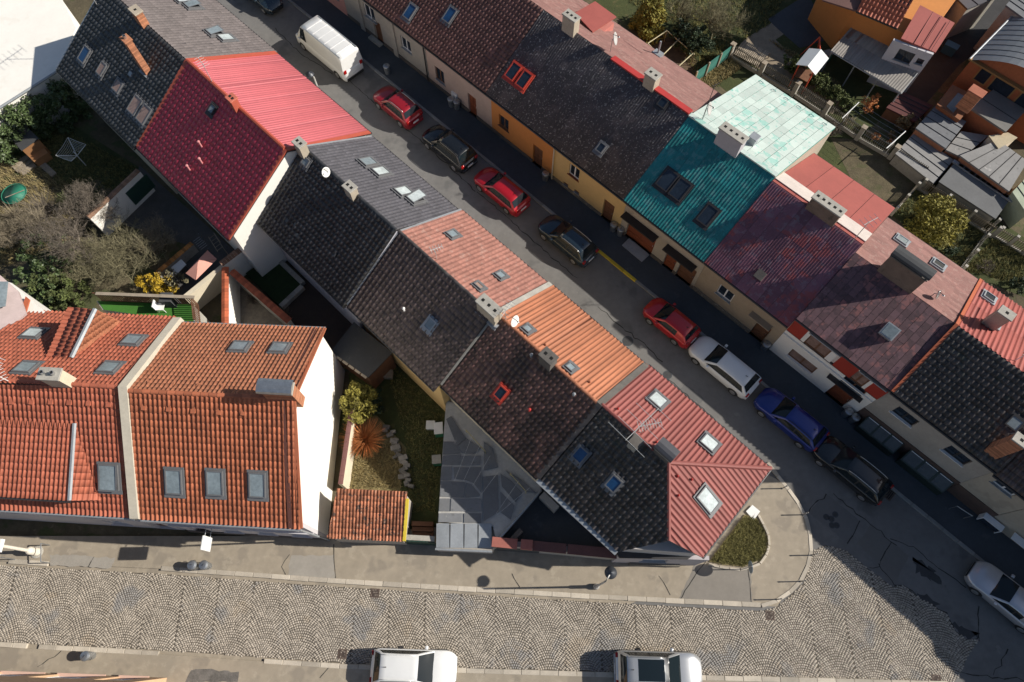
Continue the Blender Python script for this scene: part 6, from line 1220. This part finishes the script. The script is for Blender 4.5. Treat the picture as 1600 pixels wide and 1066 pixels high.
h = thing('clothes_wires', 'washing wires strung between white poles above the small garden', 'clothes line', W(1345, 190, 0)); a0, a1 = W(1316, 185, 1.8), W(1342, 160, 1.8); b0, b1 = W(1385, 232, 1.8), W(1415, 205, 1.8)
for a, b in ((a0, a1), (b0, b1)):
    m = MB(); m.tube([a, b], .035, 6); m.build('crossbar', m_whitepaint, h); c = (a+b)/2; m = MB(); m.tube([V3(c.x, c.y, -.03), c], .035, 6); m.build('post', m_whitepaint, h)
for k in range(6): f = k/5; m = MB(); m.tube([a0.lerp(a1, f), (a0.lerp(a1, f) + b0.lerp(b1, f))/2 - Z*.08, b0.lerp(b1, f)], .008, 4); m.build('wire', m_metal, h)
# parked blue thing in the black yard
crate('storage_box', 'blue plastic crate in the black yard', 1484, 76, .6, 1.0, 0, .8, .9, M('blue_plastic', (.03, .10, .18), .5, .06), 'box')
# ------------------------------------------------------------ cars
red = paint('deep_red_paint', (.30, .010, .018)); red2 = paint('bright_red_paint', (.42, .008, .016)); red3 = paint('scarlet_paint', (.46, .010, .014))
wht = paint('white_car_paint', (.72, .72, .71), .3, 0); slv = paint('silver_paint', (.50, .51, .52), .28, .6); blk = paint('black_car_paint', (.008, .009, .010), .22, .1); nvy = paint('dark_slate_paint', (.020, .035, .05), .25, .4); blu = paint('royal_blue_paint', (.008, .025, .20), .28, .3); slv2 = paint('light_silver_paint', (.55, .55, .58), .28, .5)
park(make_car('parked_car', 'dark car facing down the street ahead of the white van', 4.4, 1.78, 1.48, nvy, 'hatch'), 407, -10, HEAD)
park(make_car('delivery_van', 'white panel van with ribbed roof', 6.3, 2.05, 2.55, wht, 'van'), 512, 72, UP_, 1.2)
park(make_car('parked_car', 'dark red sport utility car with silver roof rails, behind the white van', 4.25, 1.82, 1.64, red, 'suv', m_steel), 620, 163, UP_, .8)
park(make_car('parked_car', 'black boxy utility car with chrome bumper between two red cars', 4.6, 1.85, 1.75, blk, 'suv', m_trim), 701, 228, UP_, .8)
park(make_car('parked_car', 'bright red estate car parked opposite the four skylights', 4.5, 1.78, 1.50, red2, 'wagon'), 783, 296, UP_)
park(make_car('parked_car', 'dark slate estate car with pale roof rails beside the yellow kerb', 4.55, 1.80, 1.52, nvy, 'wagon', m_steel), 886, 373, UP_)
park(make_car('parked_car', 'small red hatchback ahead of the white estate car', 3.85, 1.70, 1.48, red3, 'hatch'), 1048, 502, UP_)
park(make_car('parked_car', 'white estate car parked behind the small red hatchback', 4.75, 1.82, 1.50, wht, 'wagon'), 1131, 571, UP_)
park(make_car('parked_car', 'royal blue estate car parked before the white mansard front', 4.6, 1.80, 1.50, blu, 'wagon', m_trim), 1235, 653, UP_)
park(make_car('parked_car', 'black estate car parked behind the royal blue one', 4.75, 1.82, 1.52, blk, 'wagon', m_steel), 1330, 732, UP_)
park(make_car('parked_car', 'pale silver saloon parked near the junction kerb', 4.6, 1.80, 1.46, slv2, 'sedan'), 1578, 935, UP_)
park(make_car('parked_car', 'white estate car on the cobbled street beside the drain', 4.65, 1.82, 1.50, wht, 'wagon', wht), 647, 1043, -.03)
park(make_car('parked_car', 'silver sport utility car with black panoramic roof on the cobbled street', 4.7, 1.86, 1.66, slv, 'suv', m_steel, True), 1029, 1047, -.03)
# ------------------------------------------------------------ dustbins
BN = [((305, 884), 'galvanised dustbin of the pair by the lane kerb', .0), ((323, 884), 'galvanised dustbin of the pair by the lane kerb', 1), ((140, 1025), 'single galvanised dustbin on the pavement opposite the twin bins', 1), ((605, 110), 'single galvanised dustbin on the pavement near the white van', .3), ((705, 161), 'galvanised dustbin of the pair by the pinkish house door', .5), ((714, 165), 'galvanised dustbin of the pair by the pinkish house door', .9), ((852, 277), 'single dustbin at the corner of the orange and yellow fronts', .2), ((958, 356), 'galvanised dustbin of the pair between yellow front and garage door', .1), ((969, 363), 'galvanised dustbin of the pair between yellow front and garage door', .7), ((1195, 542), 'single dustbin at the corner of the brown beige front', .4), ((1322, 646), 'galvanised dustbin of the pair at the white mansard front corner', .2), ((1333, 655), 'galvanised dustbin of the pair at the white mansard front corner', .2)]
proto = make_bin()
for i, (p, lab, rz) in enumerate(BN):
    o = proto if i == 0 else copy_tree(proto); q = W(*p, .4); place(o, (q.x, q.y, .1), rz, lab, 'galvanised dustbins')
# ------------------------------------------------------------ street lamps, signs, bollards
def lamp(px, py, label, h_=5.2, head=None, arm=None, base=True):
    b = W(px, py, 0); t = thing('street_lamp', label, 'street lamp', (b.x, b.y, .1), 'street lamps'); a = Vector(arm)
    b.z = .1; m = MB(); m.tube([b - Z*.02, b + Z*1.0, b + Z*1.05, b + Z*(h_-.3), b + a*.4 + Z*(h_), b + a*.9 + Z*(h_)], [.10, .095, .06, .05, .04, .035], 10); m.build('post', M('lamp_post_grey', (.45, .44, .42), .5, .1, metal=.3), t, True)
    m = MB(); m.lathe(b + a + Z*(h_-.12), [(.30, -.02), (.33, .0), (.30, .08), (.12, .16), (.05, .24), (.01, .26)], 18); l_ = m.build('lamp_head', M('dark_lamp_head', (.05, .055, .065), .45, .08, metal=.4), t, True)
    m = MB(); m.lathe(b + a + Z*(h_-.12), [(.27, -.05), (.26, -.021)], 16); m.build('diffuser', m_wfr, l_)
    if base: m = MB(); m.lathe(b, [(.17, -.02), (.17, .25), (.12, .35)], 12); m.build('base_cover', M('lamp_post_grey', (1, 1, 1)), t)
lamp(931, 917, 'street lamp with dark round head on the lane pavement', 4.6, arm=(.28, .42, 0)); 
p_ = W(492, 136, 1.2); q_ = ST(p_.dot(S), 17.35, 0); b = W(483, 115, 4.7) + V3(.3, -.1, 0)
w_ = b - V3(0, 0, CAMH); w_.z = -CAMH; dd_ = -_s*w_.y + _c*w_.z; lamp(800 + FPX*w_.x/-dd_, 533 - FPX*(_c*w_.y + _s*w_.z)/-dd_, 'street lamp with dark round head standing by the pink red roof eave', 4.6, arm=(-.3, .1, 0))
b = W(60, 863, 0); t = thing('lamp_column', 'thick white tapered column on round base at the lane edge', 'lamp post', (b.x, b.y, .1)); b.z = .1; m = MB(); m.lathe(b, [(.36, -.02), (.36, .05), (.30, .07)], 18); m.build('base_ring', m_conc, t)
wc = M('ivory_column', (.68, .63, .54), .7, .08, 2); m = MB(); m.lathe(b, [(.24, .05), (.22, .75), (.17, .85), (.10, .9), (.085, 4.6), (.07, 6.5)], 14); m.build('column', wc, t, False)
m = MB(); m.obox(b + Z*3.2, V3(1, 0, 0), V3(0, 1, 0), -.1, .1, -.34, .34, -.14, .14); m.build('cross_plate', m_whitepaint, t)
b2 = W(8, 872, 1.0); t = thing('road_sign', 'round red rimmed road sign beside the thick white column', 'road sign', (b2.x, b2.y, .1)); c = W(-2, 868, 2.2); c = V3(b2.x, b2.y, 2.2); m = MB(); m.tube([V3(b2.x, b2.y, .08), c], .03, 6); m.build('post', m_metal, t)
m = MB(); m.tube([c + V3(-.03, 0, .1), c + V3(.0, 0, .1)], .36, 20); f_ = m.build('sign_disc', M('sign_red', (.5, .02, .05), .4, .05), t); m = MB(); m.tube([c + V3(.0, 0, .1), c + V3(.008, 0, .1)], .25, 18); m.build('sign_face', m_whitepaint, f_)
b = W(1158, 890, 0); t = thing('road_sign', 'round sign on a thin post at the edge of the grassy bed', 'road sign', (b.x, b.y, .1)); m = MB(); m.tube([V3(b.x, b.y, .08), V3(b.x, b.y, 2.0)], .03, 6); m.build('post', m_metal, t); m = MB(); c = V3(b.x, b.y, 1.6); m.tube([c + V3(.03, 0, 0), c + V3(.055, 0, 0)], .35, 20); f_ = m.build('sign_disc', M('sign_blue_grey', (.12, .16, .2), .45, .05), t); m = MB(); m.tube([c + V3(.055, 0, 0), c + V3(.062, 0, 0)], .28, 18); m.build('sign_face', m_whitepaint, f_)
bmt = M('bollard_metal', (.22, .21, .20), .5, .1, metal=.5)
for i, p in enumerate([(1221, 764), (1253, 805), (1267, 868), (1249, 909), (1212, 937)]):
    b = W(*p, 0); t = thing('bollard', 'thin metal bollard on the rounded kerb of the corner pavement', 'bollard', (b.x, b.y, .1), 'thin bollards on the corner kerb'); m = MB(); m.lathe((b.x, b.y, .1), [(.06, -.02), (.06, .04), (.036, .05), (.036, .78), (.045, .79), (.045, .84), (.02, .87)], 10); m.build('post', bmt, t); m = MB(); m.lathe((b.x, b.y, .1), [(.038, .60), (.038, .70)], 10); m.build('band', m_whitepaint, t)
h = thing('projecting_sign', 'white box sign on twin brackets on the lavender front', 'sign', W(325, 852, 0)); c = W(323, 846, 4.0); m = MB(); m.obox(c, V3(1, 0, 0), V3(0, 1, 0), -.06, .06, -.5, .25, -.55, .55); bevel(m.build('panel', m_whitepaint, h), .04)
for zz in (.35, -.35): m = MB(); m.tube([c + V3(0, .2, zz), c + V3(0, .75, zz)], .02, 5); m.build('bracket', m_metal, h)
a0, a1 = W(84, 864, .9), W(76, 882, .9); h = thing('barrier_rail', 'white and red rail across the lane pavement near the thick column', 'barrier', W(78, 872, 0)); m = MB(); p0, p1 = W(78, 852, .1), W(78, 880, .1)
for p in (p0, p1): m = MB(); m.tube([V3(p.x, p.y, .09), V3(p.x, p.y, .95)], .03, 6); m.build('post', m_metal, h)
m = MB(); m.tube([V3(p0.x, p0.y, .95), V3(p1.x, p1.y, .95)], .03, 6); m.build('rail', m_metal, h)
h = thing('rail_hoop', 'white metal hoop standing on the shaded pavement before the shopfront', 'railing', W(1495, 795, .1)); p0, p1 = W(1482, 795, .1), W(1505, 810, .1)
m = MB(); m.tube([V3(p0.x, p0.y, .09), V3(p0.x, p0.y, 1.0), V3(p1.x, p1.y, 1.0), V3(p1.x, p1.y, .09)], .03, 6); m.build('hoop', m_metal, h)
# display boxes before the shopfront
DGm = M('dark_green_metal', (.03, .045, .04), .5, .1, metal=.3)
for lab, p0, p1 in (('dark green glazed display box beside the twin dustbins', (1345, 663), (1400, 706)), ('dark green glazed display box near the white hoop', (1415, 710), (1482, 762))):
    a, b = W(*p0, 1.0), W(*p1, 1.0); sa, sb = a.dot(S), b.dot(S); h = thing('display_box', lab, 'display box', ST((sa+sb)/2, 24.2, .1), 'glazed display boxes at the shopfront'); o = ST(sa, tR, 0); L_ = sb-sa
    m = MB(); m.obox(o, S, NT, 0, L_, .06, .75, .1, .75); m.build('case', DGm, h); P = lambda u, n, z: o + S*u + NT*n + Z*z
    m = MB(); m.add([P(0, .06, .75), P(L_, .06, .75), P(L_, .75, .75), P(0, .75, .75), P(0, .06, 1.35), P(L_, .06, 1.35)], [(0, 3, 4), (1, 5, 2), (3, 2, 5, 4)]); m.build('sloping_top', DGm, h)
    for k in range(3):
        u0, u1 = L_*(k+.08)/3, L_*(k+.92)/3; lo = lambda u, f: P(u, .75, .765).lerp(P(u, .06, 1.365), f); m = MB(); m.quad(lo(u0, .1), lo(u1, .1), lo(u1, .9), lo(u0, .9)); m.build('pane', M('dusty_pane', (.07, .08, .085), .15, .15), h)
        m = MB(); m.tube([lo(u0, .92), lo(u1, .92)], .025, 5); m.build('glazing_bar', m_wfr, h)
h = thing('loading_ramp', 'grey steel ramp plate at the garage door on the pavement', 'ramp', W(992, 392, .1)); q = [W(974, 378, .22), W(984, 370, .22), W(1016, 396, .22), W(1006, 407, .12)]
m = MB(); m.slab([W(972, 383, .16), W(983, 372, .26), W(1015, 398, .26), W(1003, 409, .16)], .06); m.build('plate', m_zinc, h); m = MB(); m.prism([W(975, 382, .16), W(983, 374, .16), W(1013, 398, .16), W(1004, 406, .16)], .09, .15); m.build('support', m_plinth, h)
# ------------------------------------------------------------ dishes and antennas
dish(957, 61, 8.6, 'grey satellite dish on the ridge between the two lichen roofs', (.8, -.2, .3)); dish(1104, 170, 8.8, 'satellite dish at the mint roof ridge', (.7, -.3, .3)); dish(506, 268, 8.9, 'white satellite dish on the black roof ridge', (.7, -.5, .3), r=.3, col=m_whitepaint); dish(1461, 458, 7.4, 'small bright dish on the dusty pink slope', (.6, -.6, .3), r=.28, col=m_steel); dish(800, 500, 8.9, 'pale satellite dish beside the big three flue chimney', (.7, -.5, .3), r=.33, col=m_whitepaint)
antenna(985, 688, 7.4, 2.2, 'large television antenna with long elements on the black and red roof ridge', .75, 2.4, 5, 2.4, None, 1); antenna(1000, 680, 7.4, 1.9, 'short many rod antenna beside the large one on the black and red ridge', .2, 1.2, 9, .6)
antenna(336, 136, 8.6, 2.0, 'thin antenna mast on the crimson roof ridge', 2.2, .9, 5, .7); antenna(1096, 190, 7.5, 3.2, 'tall dark mast on the teal roof ridge', .5, .5, 3, .5, m_black); antenna(683, 408, 7.7, 1.4, 'small antenna on the salmon roof ridge', .4, .7, 5, .5); antenna(1325, 385, 7.3, 2.6, 'antenna mast on the purple red roof ridge', .5, 1.0, 4, .8); antenna(1583, 565, 7.2, 2.0, 'antenna with loops on the ridge of the shopfront house', .3, 1.1, 7, .9, m_whitepaint, 2); antenna(18, 598, 9.8, 1.6, 'white antenna on the red orange ridge', 1.2, 1.2, 7, .9, m_whitepaint, 2); antenna(160, 20, 7.6, 2.2, 'antenna with long rods on the black tiled roof', .9, 2.2, 6, 1.6); antenna(790, 505, 7.7, 1.6, 'antenna tangled beside the big three flue chimney', 1.0, 1.0, 6, .7)
# ------------------------------------------------------------ planting
bed = struct(MB().prism([W(*p) for p in [(1107, 878), (1120, 860), (1162, 805), (1180, 810), (1194, 835), (1196, 858), (1184, 876), (1160, 886), (1130, 883)]], -.02, .17).build('grass_bed', m_dryl))
kerb(bed, [W(*p) for p in [(1106, 880), (1130, 886), (1160, 889), (1186, 879), (1199, 859), (1197, 834), (1182, 806)]], .6, .14, .2, m_kerb, -1)
sheet('stone_slab', [W(*p) for p in [(1164, 800), (1174, 790), (1186, 800), (1176, 814)]], .21, m_whitepaint) 
def tufts(name, poly, z, n, mats, seed, hgt=.12, parent=None):
    R = random.Random(seed); xs = [p.x for p in poly]; ys = [p.y for p in poly]; m = MB(); k = 0
    while k < n:
        x, y = R.uniform(min(xs), max(xs)), R.uniform(min(ys), max(ys))
        if not inpoly(poly, np.array([x]), np.array([y]))[0]: continue
        k += 1; c = R.random()
        for j in range(4): a = R.uniform(0, 6.28); l = hgt*R.uniform(.5, 1.5); d = V3(math.cos(a), math.sin(a), 0); b = V3(x + R.gauss(0, .05), y + R.gauss(0, .05), z); w = V3(-d.y, d.x, 0)*.02; m.add([b - w, b + w, b + d*l*.8 + Z*l], [(0, 1, 2)], min(1, max(0, c + R.gauss(0, .15))))
    return m.build(name, mats, parent, kind='stuff')
m_blade = M('grass_blade', (.16, .145, .05), 1, .2, .7, rnd=.6); m_bladed = M('straw_blade', (.27, .215, .10), 1, .2, .7, rnd=.5)
def tuftg(lab, px, z, n, mt, seed, hg): o = tufts('grass', [W(*p) for p in px], z, n, mt, seed, hg); return tag(o, lab, 'grass')
tuftg('mixed green grass growing in the corner bed', [(1112, 876), (1162, 810), (1178, 812), (1193, 836), (1194, 858), (1182, 875), (1158, 884)], .17, 1800, m_blade, 1, .2); tuftg('straw coloured grass in the middle garden', [(545, 680), (590, 690), (630, 700), (625, 762), (540, 762)], -.01, 1500, m_bladed, 2, .16)
tuftg('short grass of the lawn around the rotary dryer', [(80, 190), (212, 262), (160, 325), (105, 305), (60, 245)], -.02, 3000, m_blade, 3, .1); tuftg('rough straw grass under the bare trees', [(0, 230), (70, 260), (160, 330), (150, 360), (0, 420)], -.03, 2600, m_bladed, 4, .22); tuftg('rough grass around the golden conifer and bean frame', [(960, -10), (1230, -10), (1200, 40), (1140, 80), (1085, 120), (1050, 40)], -.02, 2600, m_blade, 5, .18); tuftg('grass around the golden bush', [(1400, 330), (1448, 280), (1550, 350), (1500, 420)], -.02, 1200, m_blade, 6, .15); tuftg('grass beyond the wooden fence', [(1505, 425), (1555, 370), (1600, 395), (1600, 450), (1540, 430)], -.02, 1000, m_blade, 7, .18); tuftg('shaded grass beside the slab roof', [(600, 560), (690, 640), (680, 800), (640, 800), (635, 690)], -.02, 1400, m_blade, 8, .12); tuftg('dry weeds behind the mint roof', [(1085, 128), (1140, 88), (1160, 105), (1112, 140)], -.02, 700, m_bladed, 9, .2); tuftg('rough grass between the swing and the hedge', [(1200, 62), (1255, 90), (1310, 130), (1320, 160), (1290, 130)], -.01, 900, m_bladed, 10, .12)
TL = 'trees in the back gardens'
def ivy_wall():
    a, b = W(-60, 203, 3.6), W(88, 109, 3.6); d = (b-a); d.z = 0; L_ = d.length; d = d.normalized(); n = V3(d.y, -d.x, 0); a.z = 0; R = random.Random(5); t = thing('ivy', 'thick ivy covering the wall below the white roof', 'ivy', a.lerp(V3(b.x, b.y, 0), .5) + n*.3 - Z*.03); m = MB(); cl = []
    for i in range(230): u = R.uniform(.1, L_+.3); cl.append((a + d*u + n*R.uniform(.1, 1.3)*(1.25 - .55*R.random()) + Z*R.uniform(.1, 3.2)*(1), R.uniform(.2, .45), R.random()))
    for i in range(14000): c, r, br = cl[R.randrange(230)]; q = V3(R.gauss(0, 1), R.gauss(0, 1), R.gauss(0, 1)).normalized()*r*R.uniform(.4, 1.05); p = c + q; p.z = max(.02, p.z); leaf(m, p, .12, R); m.r[-1] = min(1, max(0, br*.6 + R.random()*.4))
    m.build('foliage', m_ivy, t); k = MB()
    for i in range(10): u = L_*(i+.5)/10; k.tube([a + d*u + n*.2 - Z*.02, a + d*(u+.3) + n*.25 + Z*3], [.04, .015], 5)
    k.build('stem', m_bark, t)
for i, (px, py, hh, sp, mt, lab, dn) in enumerate([(130, 395, 5.2, .95, m_bark, 'spreading bare tree over the cream garden wall', 3), (215, 415, 4.6, 1.0, m_barkmoss, 'dense mossy bare tree beside the white table', 4), (172, 430, 4.2, 1.0, m_barkmoss, 'dense mossy bare tree behind the terrace lattice', 4), (255, 385, 3.2, 1.0, m_barklight, 'low pale twigged bush tree in front of the shaded courtyard', 4), (75, 365, 3.6, .95, m_barklight, 'brown twiggy tree between the green cover and the laurel thicket', 4), (25, 380, 2.6, 1.0, m_barklight, 'low brown thicket tree beside the pinkish house end', 4), (165, 345, 4.2, .8, m_bark, 'forked dark bare tree against the cream wall', 3)]):
    twig_tree(W(px, py, 0) - Z*.03, hh, sp, 20+i, mt, 5 if dn == 4 else 6, .10, 6, 'bare_tree', lab, 'tree', TL, .18, dn)
for i, (px, py, hh, lab) in enumerate([(1110, 62, 4.6, 'grey bare tree with fine twigs beside the teal fence'), (1060, 40, 3.2, 'small dark bare tree beside the golden conifer')]): twig_tree(W(px, py, 0) - Z*.03, hh, .9, 50+i, m_barkmoss, 5, .1, 6, 'bare_tree', lab, 'tree', TL, .2, 4)
leafy(W(1010, 48, 0) - Z*.03, 1.5, 1.5, 4.2, 5200, 1, m_thujayel, 'conifer', 'tall golden conifer beside the coral red dormer', 'tree', 'cone', .13, TL, clumps=90)
leafy(W(1082, 85, 0) - Z*.03, 1.3, 1.1, 2.4, 3000, 2, m_ever, 'evergreen_bush', 'dark evergreen bush under the grey bare tree', 'bush', 'round', .11, clumps=60); leafy(W(1062, 68, 0) - Z*.03, 1.0, 1.0, 2.0, 2000, 12, m_ever, 'evergreen_bush', 'dark evergreen bush beside the dug vegetable bed', 'bush', 'round', .11, clumps=40)
leafy(W(1445, 362, 0) - Z*.03, 1.75, 1.75, 2.9, 6000, 3, m_thujayel, 'evergreen_bush', 'large rounded golden green bush behind the pink roof', 'bush', 'round', .12, clumps=110)
leafy(W(570, 645, 0) - Z*.03, 1.05, 1.25, 3.2, 5200, 4, m_thujayel, 'conifer', 'golden green conifer beside the white gable', 'tree', 'round', .10, TL, clumps=90); leafy(W(588, 634, 0) - Z*.03, .8, .9, 2.0, 1800, 14, m_ever, 'evergreen_bush', 'shaded dark bush behind the golden green conifer', 'bush', 'round', .10, clumps=40)
leafy(W(1478, 395, 0) - Z*.03, .55, .55, .9, 900, 15, m_ever, 'evergreen_bush', 'small clipped dark bush near the pink roof gutter', 'bush', 'round', .07, clumps=25)
for i, f in enumerate([0, .14, .28, .42, .56, .7, .84, 1]): leafy(W(1232 + 76*f, 108 + 56*f, 0) - Z*.03, .75, .65, 1.4, 1100, 30+i, m_thuja, 'hedge_bush', 'green hedge bush in the row along the sandy path', 'hedge', 'round', .09, 'hedge bushes along the sandy path', clumps=26)
leafy(W(1413, 200, 0) - Z*.03, .9, .9, 1.5, 1800, 40, m_drybush, 'dry_bush', 'tan dry round bush beside the grey sheet roof', 'bush', 'round', .09, clumps=36); leafy(W(1352, 172, 0) - Z*.03, .6, .8, 1.6, 1000, 41, m_redtwig, 'dry_bush', 'rusty red leaved shrub by the veranda post', 'bush', 'round', .08, clumps=25); leafy(W(1316, 170, 0) - Z*.03, .6, .6, 1.1, 900, 42, m_thuja, 'evergreen_bush', 'small green bush at the picket fence corner', 'bush', 'round', .08, clumps=22)
for i, p in enumerate([(1365, 216), (1388, 226), (1392, 215)]): leafy(W(*p, 0) - Z*.03, .35, .35, .5, 500, 43+i, m_redtwig if i != 2 else m_drybush, 'dry_bush', ['small orange bush beside the picket fence', 'small red bush beside the fence post cap', 'small mauve brown bush beside the orange one'][i], 'bush', 'round', .06, clumps=16)
twig_tree(W(1300, 212, 0) - Z*.03, 1.8, 1.0, 60, m_bark, 3, .06, 6, 'bare_shrub', 'bare dark shrub beside the coral red sheet roof', 'bush', None, .1, 5); twig_tree(W(1540, 420, 0) - Z*.03, 1.3, 1.0, 61, m_bark, 3, .05, 6, 'bare_shrub', 'bare dark shrub behind the coral ribbed roof', 'bush', None, .1, 5); twig_tree(W(1320, 195, 0) - Z*.03, 1.6, 1.0, 62, m_barklight, 3, .05, 6, 'bare_shrub', 'bare brown shrub at the mint roof corner', 'bush', None, .1, 5)
leafy(W(1585, 450, 0) - Z*.03, .7, .6, 1.0, 900, 47, m_ever, 'evergreen_bush', 'dark low bush beside the coral ribbed roof edge', 'bush', 'round', .08, clumps=22)
ivy_wall()
leafy(W(85, 440, 0) - Z*.03, 1.6, 2.6, 2.2, 5000, 7, m_ivy, 'evergreen_bush', 'dark green laurel thicket beside the pinkish house end', 'bush', 'box', .12, clumps=120); leafy(W(110, 470, 0) - Z*.03, 1.5, .9, 2.4, 2600, 8, m_thuja, 'evergreen_bush', 'olive green bush at the terrace corner', 'bush', 'box', .12, clumps=60)
leafy(W(255, 455, 0) - Z*.03, 1.5, .7, 1.9, 2200, 9, m_forsy, 'yellow_bush', 'yellow leaved bush behind the green terrace', 'bush', 'round', .08, clumps=60); leafy(W(278, 445, 0) - Z*.03, 1.0, .7, 1.6, 1000, 10, m_barkmoss, 'dry_bush', 'olive bush beside the yellow leaved one', 'bush', 'round', .08, clumps=30)
def stems(loc, n, h_, sp, seed, mat, label):
    R = random.Random(seed); t = thing('twig_shrub', label, 'bush', loc); m = MB()
    for i in range(n): a = R.uniform(0, 6.28); q = R.random()**.6; e = loc + V3(math.cos(a)*sp*q, math.sin(a)*sp*q, h_*R.uniform(.7, 1.1)); m.tube([loc + V3(R.gauss(0, .12), R.gauss(0, .12), 0), loc.lerp(e, .5) + Z*.15, e], [.014, .011, .005], 3, False, R.random())
    m.build('stems', mat, t)
stems(W(572, 690, 0) - Z*.03, 700, 1.3, 1.5, 1, m_redtwig, 'orange red twig shrub beside the white gable')
stems(W(30, 345, 0) - Z*.03, 200, 1.2, 1.0, 2, m_barklight, 'pale brown twig shrub beside the green cover'); stems(W(108, 318, 0) - Z*.03, 160, .8, .8, 3, M('green_stem', (.12, .14, .05), .9, .1, rnd=.3), 'green spiky clump at the lawn edge'); stems(W(398, 470, 0) - Z*.03, 140, .7, .9, 4, m_bark, 'bare vine tangle in the gravel yard'); stems(W(450, 498, 0) - Z*.03, 80, 1.3, .6, 5, m_barklight, 'pale bare shrub at the end of the terracotta wall')
stems(W(75, 335, 0) - Z*.03, 240, 1.4, 1.6, 6, m_bark, 'grey brown thicket in the rough grass')
